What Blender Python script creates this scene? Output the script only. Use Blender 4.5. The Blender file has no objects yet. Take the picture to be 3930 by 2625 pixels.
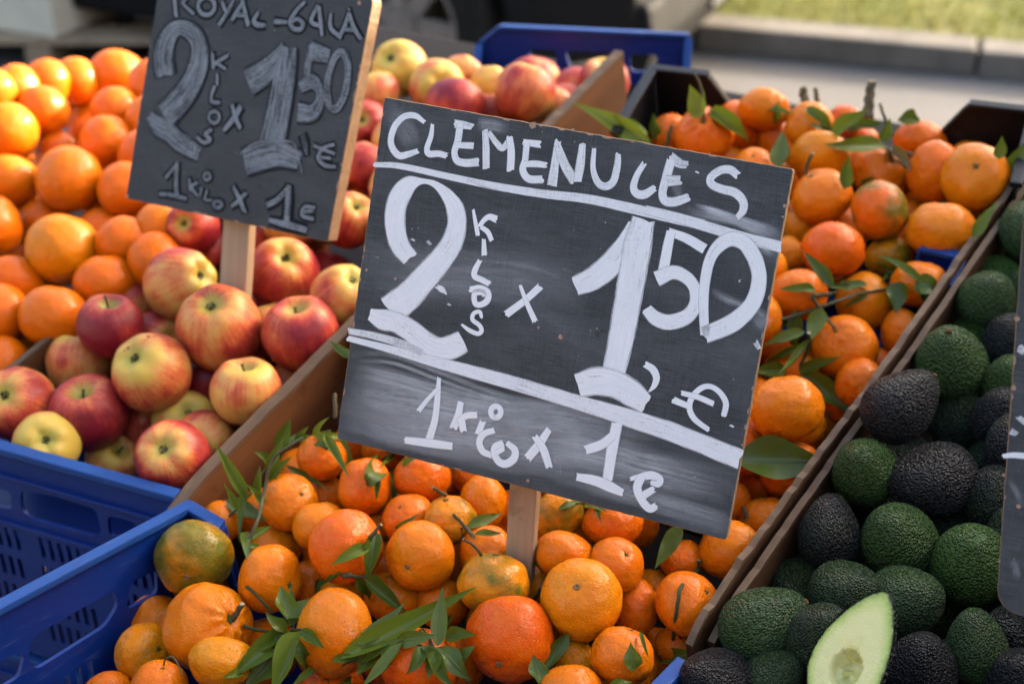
import bpy, bmesh, math, random
from mathutils import Vector, Matrix, noise
from mathutils.geometry import tessellate_polygon

scene = bpy.context.scene
# ---------------------------------------------------------------- camera, sky, sun, exposure
cam_data = bpy.data.cameras.new('camera')
cam = bpy.data.objects.new('camera', cam_data)
scene.collection.objects.link(cam)
scene.camera = cam
cam.location = (0, 0, 1.55)
cam.rotation_euler = (math.radians(60), 0, 0)
cam_data.sensor_width = 36
cam_data.lens = 50
cam_data.clip_start = 0.02
cam_data.clip_end = 3000
cam_data.dof.use_dof = True
cam_data.dof.focus_distance = 1.13
cam_data.dof.aperture_fstop = 4.5
cam_data.dof.aperture_blades = 9

SUN_EL, SUN_AZ = 18, 64          # degrees; azimuth measured clockwise from the view direction
world = bpy.data.worlds.new('World')
scene.world = world
world.use_nodes = True
wn = world.node_tree.nodes
sky = wn.new('ShaderNodeTexSky')
sky.sky_type = 'NISHITA'
sky.sun_disc = False
sky.sun_elevation = math.radians(SUN_EL)
sky.sun_rotation = math.radians(SUN_AZ)
sky.air_density = 1.1
sky.dust_density = 10.0
sky.ozone_density = 1.5
wn['Background'].inputs['Strength'].default_value = 0.15
world.node_tree.links.new(sky.outputs[0], wn['Background'].inputs['Color'])
sun_data = bpy.data.lights.new('sun', 'SUN')
sun_data.energy = 2.0
sun_data.angle = math.radians(0.6)
sun_data.color = (1.0, 0.90, 0.78)
sun = bpy.data.objects.new('sun', sun_data)
scene.collection.objects.link(sun)
_a, _e = math.radians(SUN_AZ), math.radians(SUN_EL)
to_sun = Vector((math.sin(_a) * math.cos(_e), math.cos(_a) * math.cos(_e), math.sin(_e)))
sun.rotation_euler = to_sun.to_track_quat('Z', 'Y').to_euler()
scene.view_settings.view_transform = 'Standard'
scene.view_settings.look = 'None'
scene.view_settings.gamma = 1.0
scene.view_settings.exposure = 2.65
scene.cycles.transparent_max_bounces = 24
scene.cycles.max_bounces = 5
scene.cycles.diffuse_bounces = 1

RND = random.Random(11)
COL = scene.collection
Z3 = Vector((0, 0, 1))
GZ = -0.15                      # ground level

# ---------------------------------------------------------------- helpers
def tag(o, label=None, cat=None, group=None, kind=None):
    if label: o['label'] = label
    if cat: o['category'] = cat
    if group: o['group'] = group
    if kind: o['kind'] = kind
    return o
def obj(name, me, parent=None, mat=None):
    o = bpy.data.objects.new(name, me)
    COL.objects.link(o)
    if mat is not None and me is not None and not me.materials: me.materials.append(mat)
    if parent is not None: o.parent = parent
    return o
def keep(o, parent):            # parent without moving (o was built in world space)
    o.parent = parent
    o.matrix_parent_inverse = parent.matrix_world.inverted()
    return o
def mesh(name, verts, faces, smooth=False, mat=None):
    me = bpy.data.meshes.new(name)
    me.from_pydata([tuple(v) for v in verts], [], faces)
    if smooth: me.polygons.foreach_set('use_smooth', [True] * len(me.polygons))
    if mat: me.materials.append(mat)
    me.update()
    return me
def empty(name, loc):
    o = bpy.data.objects.new(name, None); COL.objects.link(o); o.location = loc; o.empty_display_size = .05
    bpy.context.view_layer.update()
    return o
def frame_mat(o, x, y, z):
    return Matrix(((x[0], y[0], z[0], o[0]), (x[1], y[1], z[1], o[1]), (x[2], y[2], z[2], o[2]), (0, 0, 0, 1)))
def box_mesh(name, sx, sy, sz, mat, bev=0.0, at=(0, 0, 0), seg=2):
    bm = bmesh.new()
    bmesh.ops.create_cube(bm, size=1)
    for v in bm.verts: v.co = Vector((v.co.x * sx + at[0], v.co.y * sy + at[1], v.co.z * sz + at[2]))
    if bev: bmesh.ops.bevel(bm, geom=bm.edges[:], offset=bev, segments=seg, affect='EDGES', profile=.6)
    me = bpy.data.meshes.new(name); bm.to_mesh(me); bm.free(); me.materials.append(mat)
    return me
def tube(pts, rads, sides=7, cap=True):
    pts = [Vector(p) for p in pts]
    V, Fs = [], []
    prev = None
    for i, p in enumerate(pts):
        d = (pts[min(i + 1, len(pts) - 1)] - pts[max(i - 1, 0)]).normalized()
        if prev is None:
            a = d.orthogonal().normalized()
        else:
            a = (prev - d * prev.dot(d)).normalized()
        prev = a
        b = d.cross(a)
        for k in range(sides):
            t = 2 * math.pi * k / sides
            V.append(p + (a * math.cos(t) + b * math.sin(t)) * rads[i])
    for i in range(len(pts) - 1):
        for k in range(sides):
            k2 = (k + 1) % sides
            Fs.append((i * sides + k, i * sides + k2, (i + 1) * sides + k2, (i + 1) * sides + k))
    if cap:
        Fs.append(tuple(range(sides - 1, -1, -1)))
        n = (len(pts) - 1) * sides
        Fs.append(tuple(range(n, n + sides)))
    return V, Fs
def catmull(P, n):
    P = [Vector(p) for p in P]
    if len(P) == 2:
        return [P[0].lerp(P[1], i / n) for i in range(n + 1)]
    Q = [P[0] * 2 - P[1]] + P + [P[-1] * 2 - P[-2]]
    out = []
    m = len(P) - 1
    for i in range(n + 1):
        u = i / n * m
        k = min(int(u), m - 1)
        t = u - k
        a, b, c, d = Q[k], Q[k + 1], Q[k + 2], Q[k + 3]
        out.append(.5 * ((2 * b) + (c - a) * t + (2 * a - 5 * b + 4 * c - d) * t * t + (3 * b - a - 3 * c + d) * t ** 3))
    return out

# ---------------------------------------------------------------- material helpers
class N:
    def __init__(s, name):
        s.m = bpy.data.materials.new(name); s.m.use_nodes = True
        s.t = s.m.node_tree; s.n = s.t.nodes; s.l = s.t.links
        s.bsdf = s.n['Principled BSDF']; s.out = s.n['Material Output']
    def new(s, t, **kw):
        x = s.n.new('ShaderNode' + t)
        for k, v in kw.items(): setattr(x, k, v)
        return x
    def link(s, a, b): s.l.new(a, b); return s
    def val(s, sock, v):
        if hasattr(v, 'is_output') or hasattr(v, 'links'): s.l.new(v, sock)
        else: sock.default_value = v
    def attr(s, name): return s.new('Attribute', attribute_type='OBJECT', attribute_name=name).outputs['Fac']
    def gattr(s, name): return s.new('Attribute', attribute_type='GEOMETRY', attribute_name=name).outputs['Fac']
    def math(s, op, a, b=0.0, c=None, clamp=False):
        x = s.new('Math', operation=op, use_clamp=clamp)
        s.val(x.inputs[0], a); s.val(x.inputs[1], b)
        if c is not None: s.val(x.inputs[2], c)
        return x.outputs[0]
    def mix(s, f, a, b, blend='MIX'):
        x = s.new('Mix', data_type='RGBA', blend_type=blend)
        s.val(x.inputs[0], f); s.val(x.inputs[6], a); s.val(x.inputs[7], b)
        return x.outputs[2]
    def coord(s, which='Object'): return s.new('TexCoord').outputs[which]
    def mapping(s, vec, scale=(1, 1, 1), loc=(0, 0, 0), rot=(0, 0, 0)):
        x = s.new('Mapping'); s.link(vec, x.inputs[0])
        x.inputs['Scale'].default_value = scale; x.inputs['Location'].default_value = loc; x.inputs['Rotation'].default_value = rot
        return x.outputs[0]
    def offset(s, vec, f, k=37.0):      # move texture space by a per object number
        x = s.new('VectorMath', operation='ADD'); s.link(vec, x.inputs[0])
        c = s.new('CombineXYZ'); v = s.math('MULTIPLY', f, k)
        for i in range(3): s.link(v, c.inputs[i])
        s.link(c.outputs[0], x.inputs[1]); return x.outputs[0]
    def noise(s, vec, scale, detail=3, rough=.55, dist=0.0, out=0):
        x = s.new('TexNoise'); s.link(vec, x.inputs['Vector'])
        x.inputs['Scale'].default_value = scale; x.inputs['Detail'].default_value = detail
        x.inputs['Roughness'].default_value = rough; x.inputs['Distortion'].default_value = dist
        return x.outputs[out]
    def voro(s, vec, scale, feature='F1', rnd=1.0, out='Distance'):
        x = s.new('TexVoronoi', feature=feature); s.link(vec, x.inputs['Vector'])
        x.inputs['Scale'].default_value = scale; x.inputs['Randomness'].default_value = rnd
        return x.outputs[out]
    def ramp(s, f, stops, interp='LINEAR'):
        x = s.new('ValToRGB'); s.val(x.inputs[0], f); cr = x.color_ramp; cr.interpolation = interp
        while len(cr.elements) < len(stops): cr.elements.new(.5)
        for e, (p, c) in zip(cr.elements, stops):
            e.position = p; e.color = c if len(c) == 4 else (*c, 1)
        return x.outputs[0]
    def remap(s, v, a, b, c=0.0, d=1.0, smooth=False):
        x = s.new('MapRange'); x.clamp = True
        if smooth: x.interpolation_type = 'SMOOTHSTEP'
        s.val(x.inputs[0], v)
        for i, q in enumerate((a, b, c, d)): s.val(x.inputs[i + 1], q)
        return x.outputs[0]
    def bump(s, h, strength, dist, normal=None):
        x = s.new('Bump'); x.inputs['Strength'].default_value = strength; x.inputs['Distance'].default_value = dist
        s.link(h, x.inputs['Height'])
        if normal is not None: s.link(normal, x.inputs['Normal'])
        return x.outputs[0]
    def set(s, **kw):
        nm = dict(color='Base Color', rough='Roughness', spec='Specular IOR Level', metal='Metallic', normal='Normal', coat='Coat Weight', coatr='Coat Roughness', sub='Subsurface Weight', trans='Transmission Weight', alpha='Alpha')
        for k, v in kw.items():
            sk = s.bsdf.inputs[nm[k]]
            if isinstance(v, tuple) and len(v) == 3: v = (*v, 1)
            s.val(sk, v)
        return s.m

# ---------------------------------------------------------------- materials
def mat_citrus(name, ca, cb, cc, pore_scale, pore_d, rough):
    g = N(name)
    hue, gr, sd = g.attr('hue'), g.attr('green'), g.attr('seed')
    v = g.offset(g.coord(), sd)
    big = g.noise(v, 1.1, 2)
    mid = g.noise(v, 3.2, 4, .6)
    h = g.math('ADD', hue, g.math('MULTIPLY', g.math('SUBTRACT', big, .5), .55))
    col = g.ramp(h, [(0.0, ca), (.5, cb), (1.0, cc)])
    col = g.mix(g.remap(mid, .35, .75, 0, .22), col, (ca[0] * .95, ca[1] * .9, ca[2] * .8, 1))
    gf = g.remap(g.math('ADD', g.noise(v, .75, 2), g.math('MULTIPLY', gr, .62)), .62, .95, 0, .92, True)
    gf = g.math('MULTIPLY', gf, g.remap(gr, 0.02, .25, 0, 1))
    col = g.mix(gf, col, (.14, .13, .008, 1))
    col = g.mix(g.math('MULTIPLY', gf, g.remap(mid, .45, .7)), col, (.09, .12, .012, 1))
    # small oil glands and a few brown flecks
    pores = g.voro(v, pore_scale)
    col = g.mix(g.remap(pores, .0, .35, .16, 0), col, (.45, .11, .002, 1))
    fl = g.voro(v, 5.0)
    col = g.mix(g.math('MULTIPLY', g.remap(fl, .02, .06, 1, 0), g.remap(g.noise(v, 2.0, 1), .5, .6)), col, (.10, .045, .012, 1))
    sc = g.math('MULTIPLY', g.remap(g.noise(v, 2.3, 5, .7), .62, .72), g.remap(sd, .72, 1.0, .0, .75))
    col = g.mix(sc, col, (.30, .17, .08, 1))
    g.set(color=col, rough=g.remap(mid, .3, .7, rough * .9, rough * 1.15), spec=.28)
    b0 = g.bump(g.noise(v, 4.0, 2, .5), .6, .0022)
    nb = g.bump(g.remap(pores, .0, .42, 0, 1, True), .6, pore_d * .07, b0)
    g.set(normal=nb)
    return g.m
M = {}
M['clementine'] = mat_citrus('clementine_peel', (.78, .27, .003), (.81, .170, .0015), (.81, .088, .002), 18, .011, .27)
M['orange'] = mat_citrus('orange_peel', (.78, .215, .0015), (.78, .138, .001), (.76, .095, .0015), 22, .010, .24)

def mat_apple():
    g = N('apple_skin')
    red, seed = g.attr('hue'), g.attr('seed')
    co = g.coord()
    sx = g.new('SeparateXYZ'); g.link(co, sx.inputs[0])
    X, Y, Zc = sx.outputs
    ln = g.math('SQRT', g.math('ADD', g.math('MULTIPLY', X, X), g.math('ADD', g.math('MULTIPLY', Y, Y), .02)))
    cb = g.new('CombineXYZ')
    g.link(g.math('DIVIDE', X, ln), cb.inputs[0]); g.link(g.math('DIVIDE', Y, ln), cb.inputs[1]); g.link(g.math('MULTIPLY', Zc, .16), cb.inputs[2])
    rv = g.offset(cb.outputs[0], seed)
    streak = g.noise(rv, 9.0, 5, .65)
    streak2 = g.noise(rv, 2.6, 2)
    blush = g.noise(g.offset(co, seed, 11.0), .8, 2)
    fine = g.noise(g.offset(co, seed, 5.0), 16, 3)
    f = g.math('ADD', g.math('MULTIPLY_ADD', red, 1.05, .06), g.math('MULTIPLY', g.math('SUBTRACT', blush, .5), 1.5))
    f = g.math('ADD', f, g.math('MULTIPLY', g.math('SUBTRACT', streak, .5), .55))
    f = g.math('ADD', f, g.math('MULTIPLY', g.math('SUBTRACT', streak2, .5), .35))
    f = g.math('ADD', f, g.math('MULTIPLY', g.math('SUBTRACT', fine, .5), .40))
    f = g.math('SUBTRACT', f, g.math('MULTIPLY', g.remap(Zc, .55, .95), .35))
    col = g.ramp(f, [(.05, (.66, .43, .07)), (.28, (.70, .33, .08)), (.48, (.66, .165, .045)), (.68, (.46, .045, .026)), (1.0, (.22, .010, .018))])
    # greenish hollow round the visible end
    hol = g.remap(g.math('ADD', ln, g.math('MULTIPLY', g.math('SUBTRACT', streak, .5), .25)), .20, .46, 1, 0, True)
    hol = g.math('MULTIPLY', hol, g.remap(Zc, .2, .4))
    col = g.mix(g.math('MULTIPLY', hol, .85), col, (.42, .36, .055, 1))
    col = g.mix(g.remap(ln, .15, .20, .75, 0), col, (.10, .09, .02, 1))
    dots = g.voro(co, 17)
    col = g.mix(g.remap(dots, .03, .10, .55, 0), col, (.62, .44, .22, 1))
    br = g.voro(g.offset(co, seed, 23.0), 2.4)
    bm = g.math('MULTIPLY', g.remap(g.math('ADD', br, g.math('MULTIPLY', fine, .06)), .10, .17, 1, 0), g.remap(seed, .72, .8))
    col = g.mix(bm, col, (.075, .032, .014, 1))
    g.set(color=col, rough=g.remap(fine, .3, .7, .36, .52), spec=.38)
    nb = g.bump(g.noise(co, 3.0, 3), .4, .0015)
    nb = g.bump(fine, .3, .0002, nb)
    g.set(normal=nb)
    return g.m
M['apple'] = mat_apple()

def mat_avocado():
    g = N('avocado_skin')
    hue, lg, seed = g.attr('hue'), g.attr('green'), g.attr('seed')
    co = g.offset(g.coord(), seed)
    n1 = g.noise(co, 1.0, 2)
    pb = g.voro(co, 13)
    pb2 = g.voro(co, 21, 'SMOOTH_F1')
    wr = g.noise(co, 9, 4, .6, .6)
    green = g.mix(lg, (.020, .046, .014, 1), (.056, .125, .014, 1))
    f = g.remap(g.math('ADD', hue, g.math('MULTIPLY', g.math('SUBTRACT', n1, .5), .5)), .25, .75)
    col = g.mix(f, green, (.0075, .0075, .0090, 1))
    col = g.mix(g.math('MULTIPLY', g.remap(hue, .8, .95), .7), col, (.010, .0055, .008, 1))
    col = g.mix(g.math('MULTIPLY', g.remap(pb, .0, .32, 1, 0), .35), col, g.mix(f, (.085, .16, .028, 1), (.028, .018, .018, 1)))
    fleck = g.voro(co, 7.3)
    col = g.mix(g.math('MULTIPLY', g.remap(fleck, .06, .12, 1, 0), .5), col, (.075, .038, .018, 1))
    scar = g.math('MULTIPLY', g.remap(g.noise(co, 2.2, 4, .65), .64, .70), .6)
    col = g.mix(scar, col, (.055, .036, .024, 1))
    g.set(color=col, rough=g.remap(wr, .3, .7, .22, .36), spec=.36)
    hgt = g.math('ADD', g.math('MULTIPLY', g.remap(pb, .05, .62, 1, 0, True), .9), g.math('ADD', g.math('MULTIPLY', wr, .9), g.math('MULTIPLY', g.remap(pb2, 0, .5, 1, 0), .35)))
    nb = g.bump(hgt, 1.0, .0042)
    g.set(normal=nb)
    return g.m
M['avocado'] = mat_avocado()

def simple(name, col, rough=.5, spec=.4, var=.25, scale=20, bump=.0, metal=0.0, col2=None):
    g = N(name)
    co = g.coord()
    n = g.noise(co, scale, 4, .6)
    c2 = col2 or tuple(c * (1 - var) for c in col)
    g.set(color=g.mix(g.remap(n, .3, .7), (*col, 1), (*c2, 1)), rough=g.remap(n, .3, .7, rough * .9, min(1, rough * 1.15)), spec=spec, metal=metal)
    if bump: g.set(normal=g.bump(n, .5, bump))
    return g.m
M['calyx_green'] = simple('calyx_green', (.085, .11, .03), .7, .2, .5, 9)
M['calyx_dark'] = simple('calyx_dry', (.045, .040, .022), .85, .1, .6, 9)
M['scar'] = simple('peel_scar', (.30, .16, .06), .7, .2, .4, 9)

def mat_leaf():
    g = N('citrus_leaf')
    uv = g.coord('UV'); tone = g.attr('tone'); seed = g.attr('seed')
    s = g.new('SeparateXYZ'); g.link(uv, s.inputs[0])
    across = g.math('ABSOLUTE', g.math('SUBTRACT', s.outputs[1], .5))
    rib = g.remap(across, .02, .075, 1, 0, True)
    ang = g.math('ADD', g.math('MULTIPLY', s.outputs[0], 22), g.math('MULTIPLY', across, -11))
    vein = g.remap(g.math('ABSOLUTE', g.math('SUBTRACT', g.math('FRACT', ang), .5)), 0, .07, .35, 0)
    v = g.offset(g.coord(), seed)
    n = g.noise(v, 60, 4, .6)
    base = g.mix(tone, (.028, .064, .004, 1), (.21, .27, .022, 1))
    base = g.mix(g.remap(n, .35, .7, 0, .4), base, g.mix(tone, (.040, .084, .006, 1), (.16, .22, .016, 1)))
    back = g.new('NewGeometry').outputs['Backfacing']
    base = g.mix(g.math('MULTIPLY', back, .55), base, (.10, .17, .045, 1))
    base = g.mix(g.math('MAXIMUM', g.math('MULTIPLY', rib, .75), g.math('MULTIPLY', vein, .6)), base, g.mix(tone, (.05, .09, .025, 1), (.20, .24, .08, 1)))
    spot = g.math('MULTIPLY', g.remap(g.voro(v, 90), .05, .12, 1, 0), g.remap(g.noise(v, 35, 1), .56, .62))
    base = g.mix(g.math('MULTIPLY', spot, .8), base, (.06, .035, .015, 1))
    dry = g.remap(tone, 1.2, 1.8)
    base = g.mix(dry, base, g.mix(n, (.16, .09, .03, 1), (.30, .18, .06, 1)))
    g.set(color=base, rough=.34, spec=.42, normal=g.bump(g.math('ADD', g.math('MULTIPLY', rib, 1.0), g.math('ADD', g.math('MULTIPLY', vein, .5), g.math('MULTIPLY', n, .6))), .5, .0012))
    tr = g.new('BsdfTranslucent'); g.link(g.mix(.5, base, (.16, .24, .03, 1)), tr.inputs[0])
    mx = g.new('MixShader'); mx.inputs[0].default_value = .22
    g.link(g.bsdf.outputs[0], mx.inputs[1]); g.link(tr.outputs[0], mx.inputs[2]); g.link(mx.outputs[0], g.out.inputs[0])
    return g.m
M['leaf'] = mat_leaf()
def mat_stem():
    g = N('twig_bark'); tone = g.attr('tone'); v = g.offset(g.coord(), g.attr('seed'))
    n = g.noise(g.mapping(v, (1, 1, 1)), 160, 4, .7)
    c = g.mix(tone, (.030, .052, .016, 1), (.16, .12, .065, 1))
    c = g.mix(g.remap(n, .45, .65), c, g.mix(tone, (.055, .085, .028, 1), (.07, .05, .03, 1)))
    g.set(color=c, rough=.75, spec=.25, normal=g.bump(n, .8, .002))
    return g.m
M['stem'] = mat_stem()
M['cut'] = simple('cut_wood_end', (.42, .34, .20), .8, .2, .4, 200)

def mat_wood(name, c1, c2, scale=1.0, rough=.65, axis=0, fibre=1.0):
    g = N(name)
    sc = [70, 70, 70]; sc[axis] = 3.0
    v = g.mapping(g.coord(), tuple(q * scale for q in sc))
    n = g.noise(v, 1.0, 5, .65, .4)
    w = g.noise(g.coord(), 6 * scale, 3)
    spots = g.noise(g.coord(), 28 * scale, 3, .7)
    col = g.ramp(n, [(.25, c2), (.5, tuple((a + b) / 2 for a, b in zip(c1, c2))), (.75, c1)])
    col = g.mix(g.remap(w, .35, .7, 0, .35), col, (c2[0] * .7, c2[1] * .7, c2[2] * .7, 1))
    col = g.mix(g.remap(spots, .60, .70, 0, .45), col, (c2[0] * .45, c2[1] * .42, c2[2] * .4, 1))
    g.set(color=col, rough=rough, spec=.3, normal=g.bump(n, .5 * fibre, .0008))
    return g.m
M['board'] = mat_wood('divider_board', (.200, .078, .026), (.100, .036, .011))
M['board_shaded'] = mat_wood('shaded_divider_board', (.115, .050, .022), (.055, .024, .010))  # same wood as the divider board, with shade painted in as darker colour
M['board_edge'] = mat_wood('divider_edge', (.19, .115, .065), (.09, .052, .03), fibre=2)
M['stake'] = mat_wood('stake_wood', (.52, .36, .23), (.33, .21, .125), axis=2)
M['ply'] = mat_wood('plywood_edge', (.42, .27, .16), (.22, .13, .07))
M['table'] = mat_wood('dark_table_wood', (.022, .015, .010), (.012, .008, .005), .3)
M['pallet'] = mat_wood('pallet_wood', (.40, .30, .19), (.26, .19, .12), .3)
def mat_chip():
    g = N('bare_chip'); n = g.noise(g.coord(), 400, 3)
    g.set(color=g.mix(n, (.50, .32, .23, 1), (.30, .19, .13, 1)), rough=.9, spec=.1); return g.m
M['chip'] = mat_chip()

def mat_slate(name, col, dust):
    g = N(name)
    co = g.coord()
    a = g.noise(g.mapping(co, (45, 1500, 1)), 1.0, 4, .7)
    b = g.noise(g.mapping(co, (1500, 45, 1)), 1.0, 4, .7)
    cl = g.noise(co, 14, 4, .6)
    sm = g.noise(g.mapping(co, (9, 26, 1), rot=(0, 0, -.25)), 1.0, 4, .6)
    wv = g.math('ADD', g.math('MULTIPLY', a, .6), g.math('MULTIPLY', b, .4))
    f = g.math('MULTIPLY', g.remap(wv, .45, .70, 0, 1), g.remap(cl, .3, .7, .14 * dust, .42 * dust))
    c = g.mix(f, (*col, 1), (.30, .325, .36, 1))
    c = g.mix(g.remap(sm, .45, .80, 0, .34 * dust), c, (.20, .215, .23, 1))
    c = g.mix(g.remap(g.noise(co, 33, 3, .7), .66, .74, 0, .6), c, (.012, .013, .014, 1))
    sp = g.voro(co, 160)
    c = g.mix(g.math('MULTIPLY', g.remap(sp, .06, .10, 1, 0), g.remap(g.noise(co, 40, 2), .58, .66)), c, (.5, .52, .55, 1))
    g.set(color=c, rough=.72, spec=.25, normal=g.bump(wv, .5, .0006))
    return g.m
M['slate'] = mat_slate('chalkboard_paint', (.043, .046, .049), .9)
M['slate_back'] = mat_slate('old_chalkboard_paint', (.044, .048, .053), .5)

def mat_chalk(name, col, lo=.0, weave=True):
    g = N(name)
    uv = g.coord('UV'); op = g.gattr('op')
    co = g.coord()
    s = g.new('SeparateXYZ'); g.link(uv, s.inputs[0])
    br = g.noise(g.mapping(uv, (2.2, 11, 1)), 1.0, 3, .6)
    brf = g.noise(g.mapping(uv, (7, 34, 1)), 1.0, 3, .7)
    wv = g.math('ADD', g.math('MULTIPLY', g.noise(g.mapping(co, (90, 1300, 1)), 1.0, 3, .7), .5), g.math('MULTIPLY', g.noise(g.mapping(co, (1300, 90, 1)), 1.0, 3, .7), .5))
    st = g.math('ADD', g.math('MULTIPLY', g.math('SUBTRACT', br, .5), 1.3), g.math('ADD', g.math('MULTIPLY', g.math('SUBTRACT', brf, .5), .8), g.math('MULTIPLY', g.math('SUBTRACT', wv, .5), 1.5)))
    st = g.math('ADD', st, g.math('MULTIPLY', g.math('SUBTRACT', op, .5), 1.15))
    st = g.math('ADD', st, g.math('MULTIPLY', g.math('SUBTRACT', g.noise(co, 22, 2), .5), .55))
    cov = g.remap(st, -.34, .38, 0, 1, True)
    edge = g.math('ABSOLUTE', g.math('SUBTRACT', s.outputs[1], .5))
    ed = g.remap(g.math('ADD', edge, g.math('MULTIPLY', g.math('SUBTRACT', brf, .5), .22)), .40, .50, 1, 0)
    fac = g.math('MULTIPLY', cov, ed)
    fac = g.math('MULTIPLY', fac, g.remap(op, 0, .9, .62, 1.0), clamp=True)
    c = g.mix(g.remap(br, .35, .65), (*col, 1), (col[0] * .86, col[1] * .88, col[2] * .91, 1))
    g.set(color=c, rough=.85, spec=.15, normal=g.bump(br, .35, .0006))
    t = g.new('BsdfTransparent'); mx = g.new('MixShader')
    g.link(fac, mx.inputs[0]); g.link(t.outputs[0], mx.inputs[1]); g.link(g.bsdf.outputs[0], mx.inputs[2]); g.link(mx.outputs[0], g.out.inputs[0])
    return g.m
M['chalk'] = mat_chalk('white_brush_paint', (.90, .91, .92))
def mat_smear():
    g = N('wiped_paint_haze')
    uv = g.coord('UV'); op = g.gattr('op'); co = g.coord()
    s = g.new('SeparateXYZ'); g.link(uv, s.inputs[0])
    br = g.noise(g.mapping(uv, (1.3, 9, 1)), 1.0, 4, .65)
    ed = g.remap(g.math('ABSOLUTE', g.math('SUBTRACT', s.outputs[1], .5)), .12, .5, 1, 0, True)
    f = g.math('MULTIPLY', g.math('MULTIPLY', g.remap(br, .25, .72, .25, 1.6), op), ed, clamp=True)
    f = g.math('MULTIPLY', f, g.remap(g.noise(co, 30, 3), .25, .6, .6, 1))
    g.set(color=(.62, .64, .67), rough=.9, spec=.1)
    t = g.new('BsdfTransparent'); mx = g.new('MixShader')
    g.link(f, mx.inputs[0]); g.link(t.outputs[0], mx.inputs[1]); g.link(g.bsdf.outputs[0], mx.inputs[2]); g.link(mx.outputs[0], g.out.inputs[0])
    return g.m
M['smear'] = mat_smear()
M['chalk_grey'] = mat_chalk('grey_chalk', (.30, .33, .36))
M['chalk_black'] = mat_chalk('wiped_dark_chalkboard', (.014, .016, .018))

def mat_plastic(name, col, rough=.42, wear=.4):
    g = N(name)
    co = g.coord()
    n = g.noise(co, 9, 4, .6); sc = g.noise(g.mapping(co, (20, 160, 60)), 1.0, 4, .7)
    c = g.mix(g.remap(n, .35, .7, 0, .5), (*col, 1), (col[0] * .6, col[1] * .65, col[2] * .7, 1))
    c = g.mix(g.remap(sc, .60, .72, 0, wear), c, (col[0] * .7 + .10, col[1] * .8 + .11, col[2] * .8 + .12, 1))
    dirt = g.noise(co, 35, 4, .7)
    c = g.mix(g.remap(dirt, .60, .70, 0, .35), c, (.035, .032, .03, 1))
    g.set(color=c, rough=g.remap(sc, .3, .7, rough * .85, rough * 1.3), spec=.35, normal=g.bump(sc, .3, .0004))
    return g.m
M['blue'] = mat_plastic('blue_crate_plastic', (.001, .024, .18))
M['blue_rim'] = mat_plastic('worn_blue_rim', (.006, .055, .24), .5, .75)
M['black_plastic'] = mat_plastic('black_crate_plastic', (.006, .006, .007), .42, .06)

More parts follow.
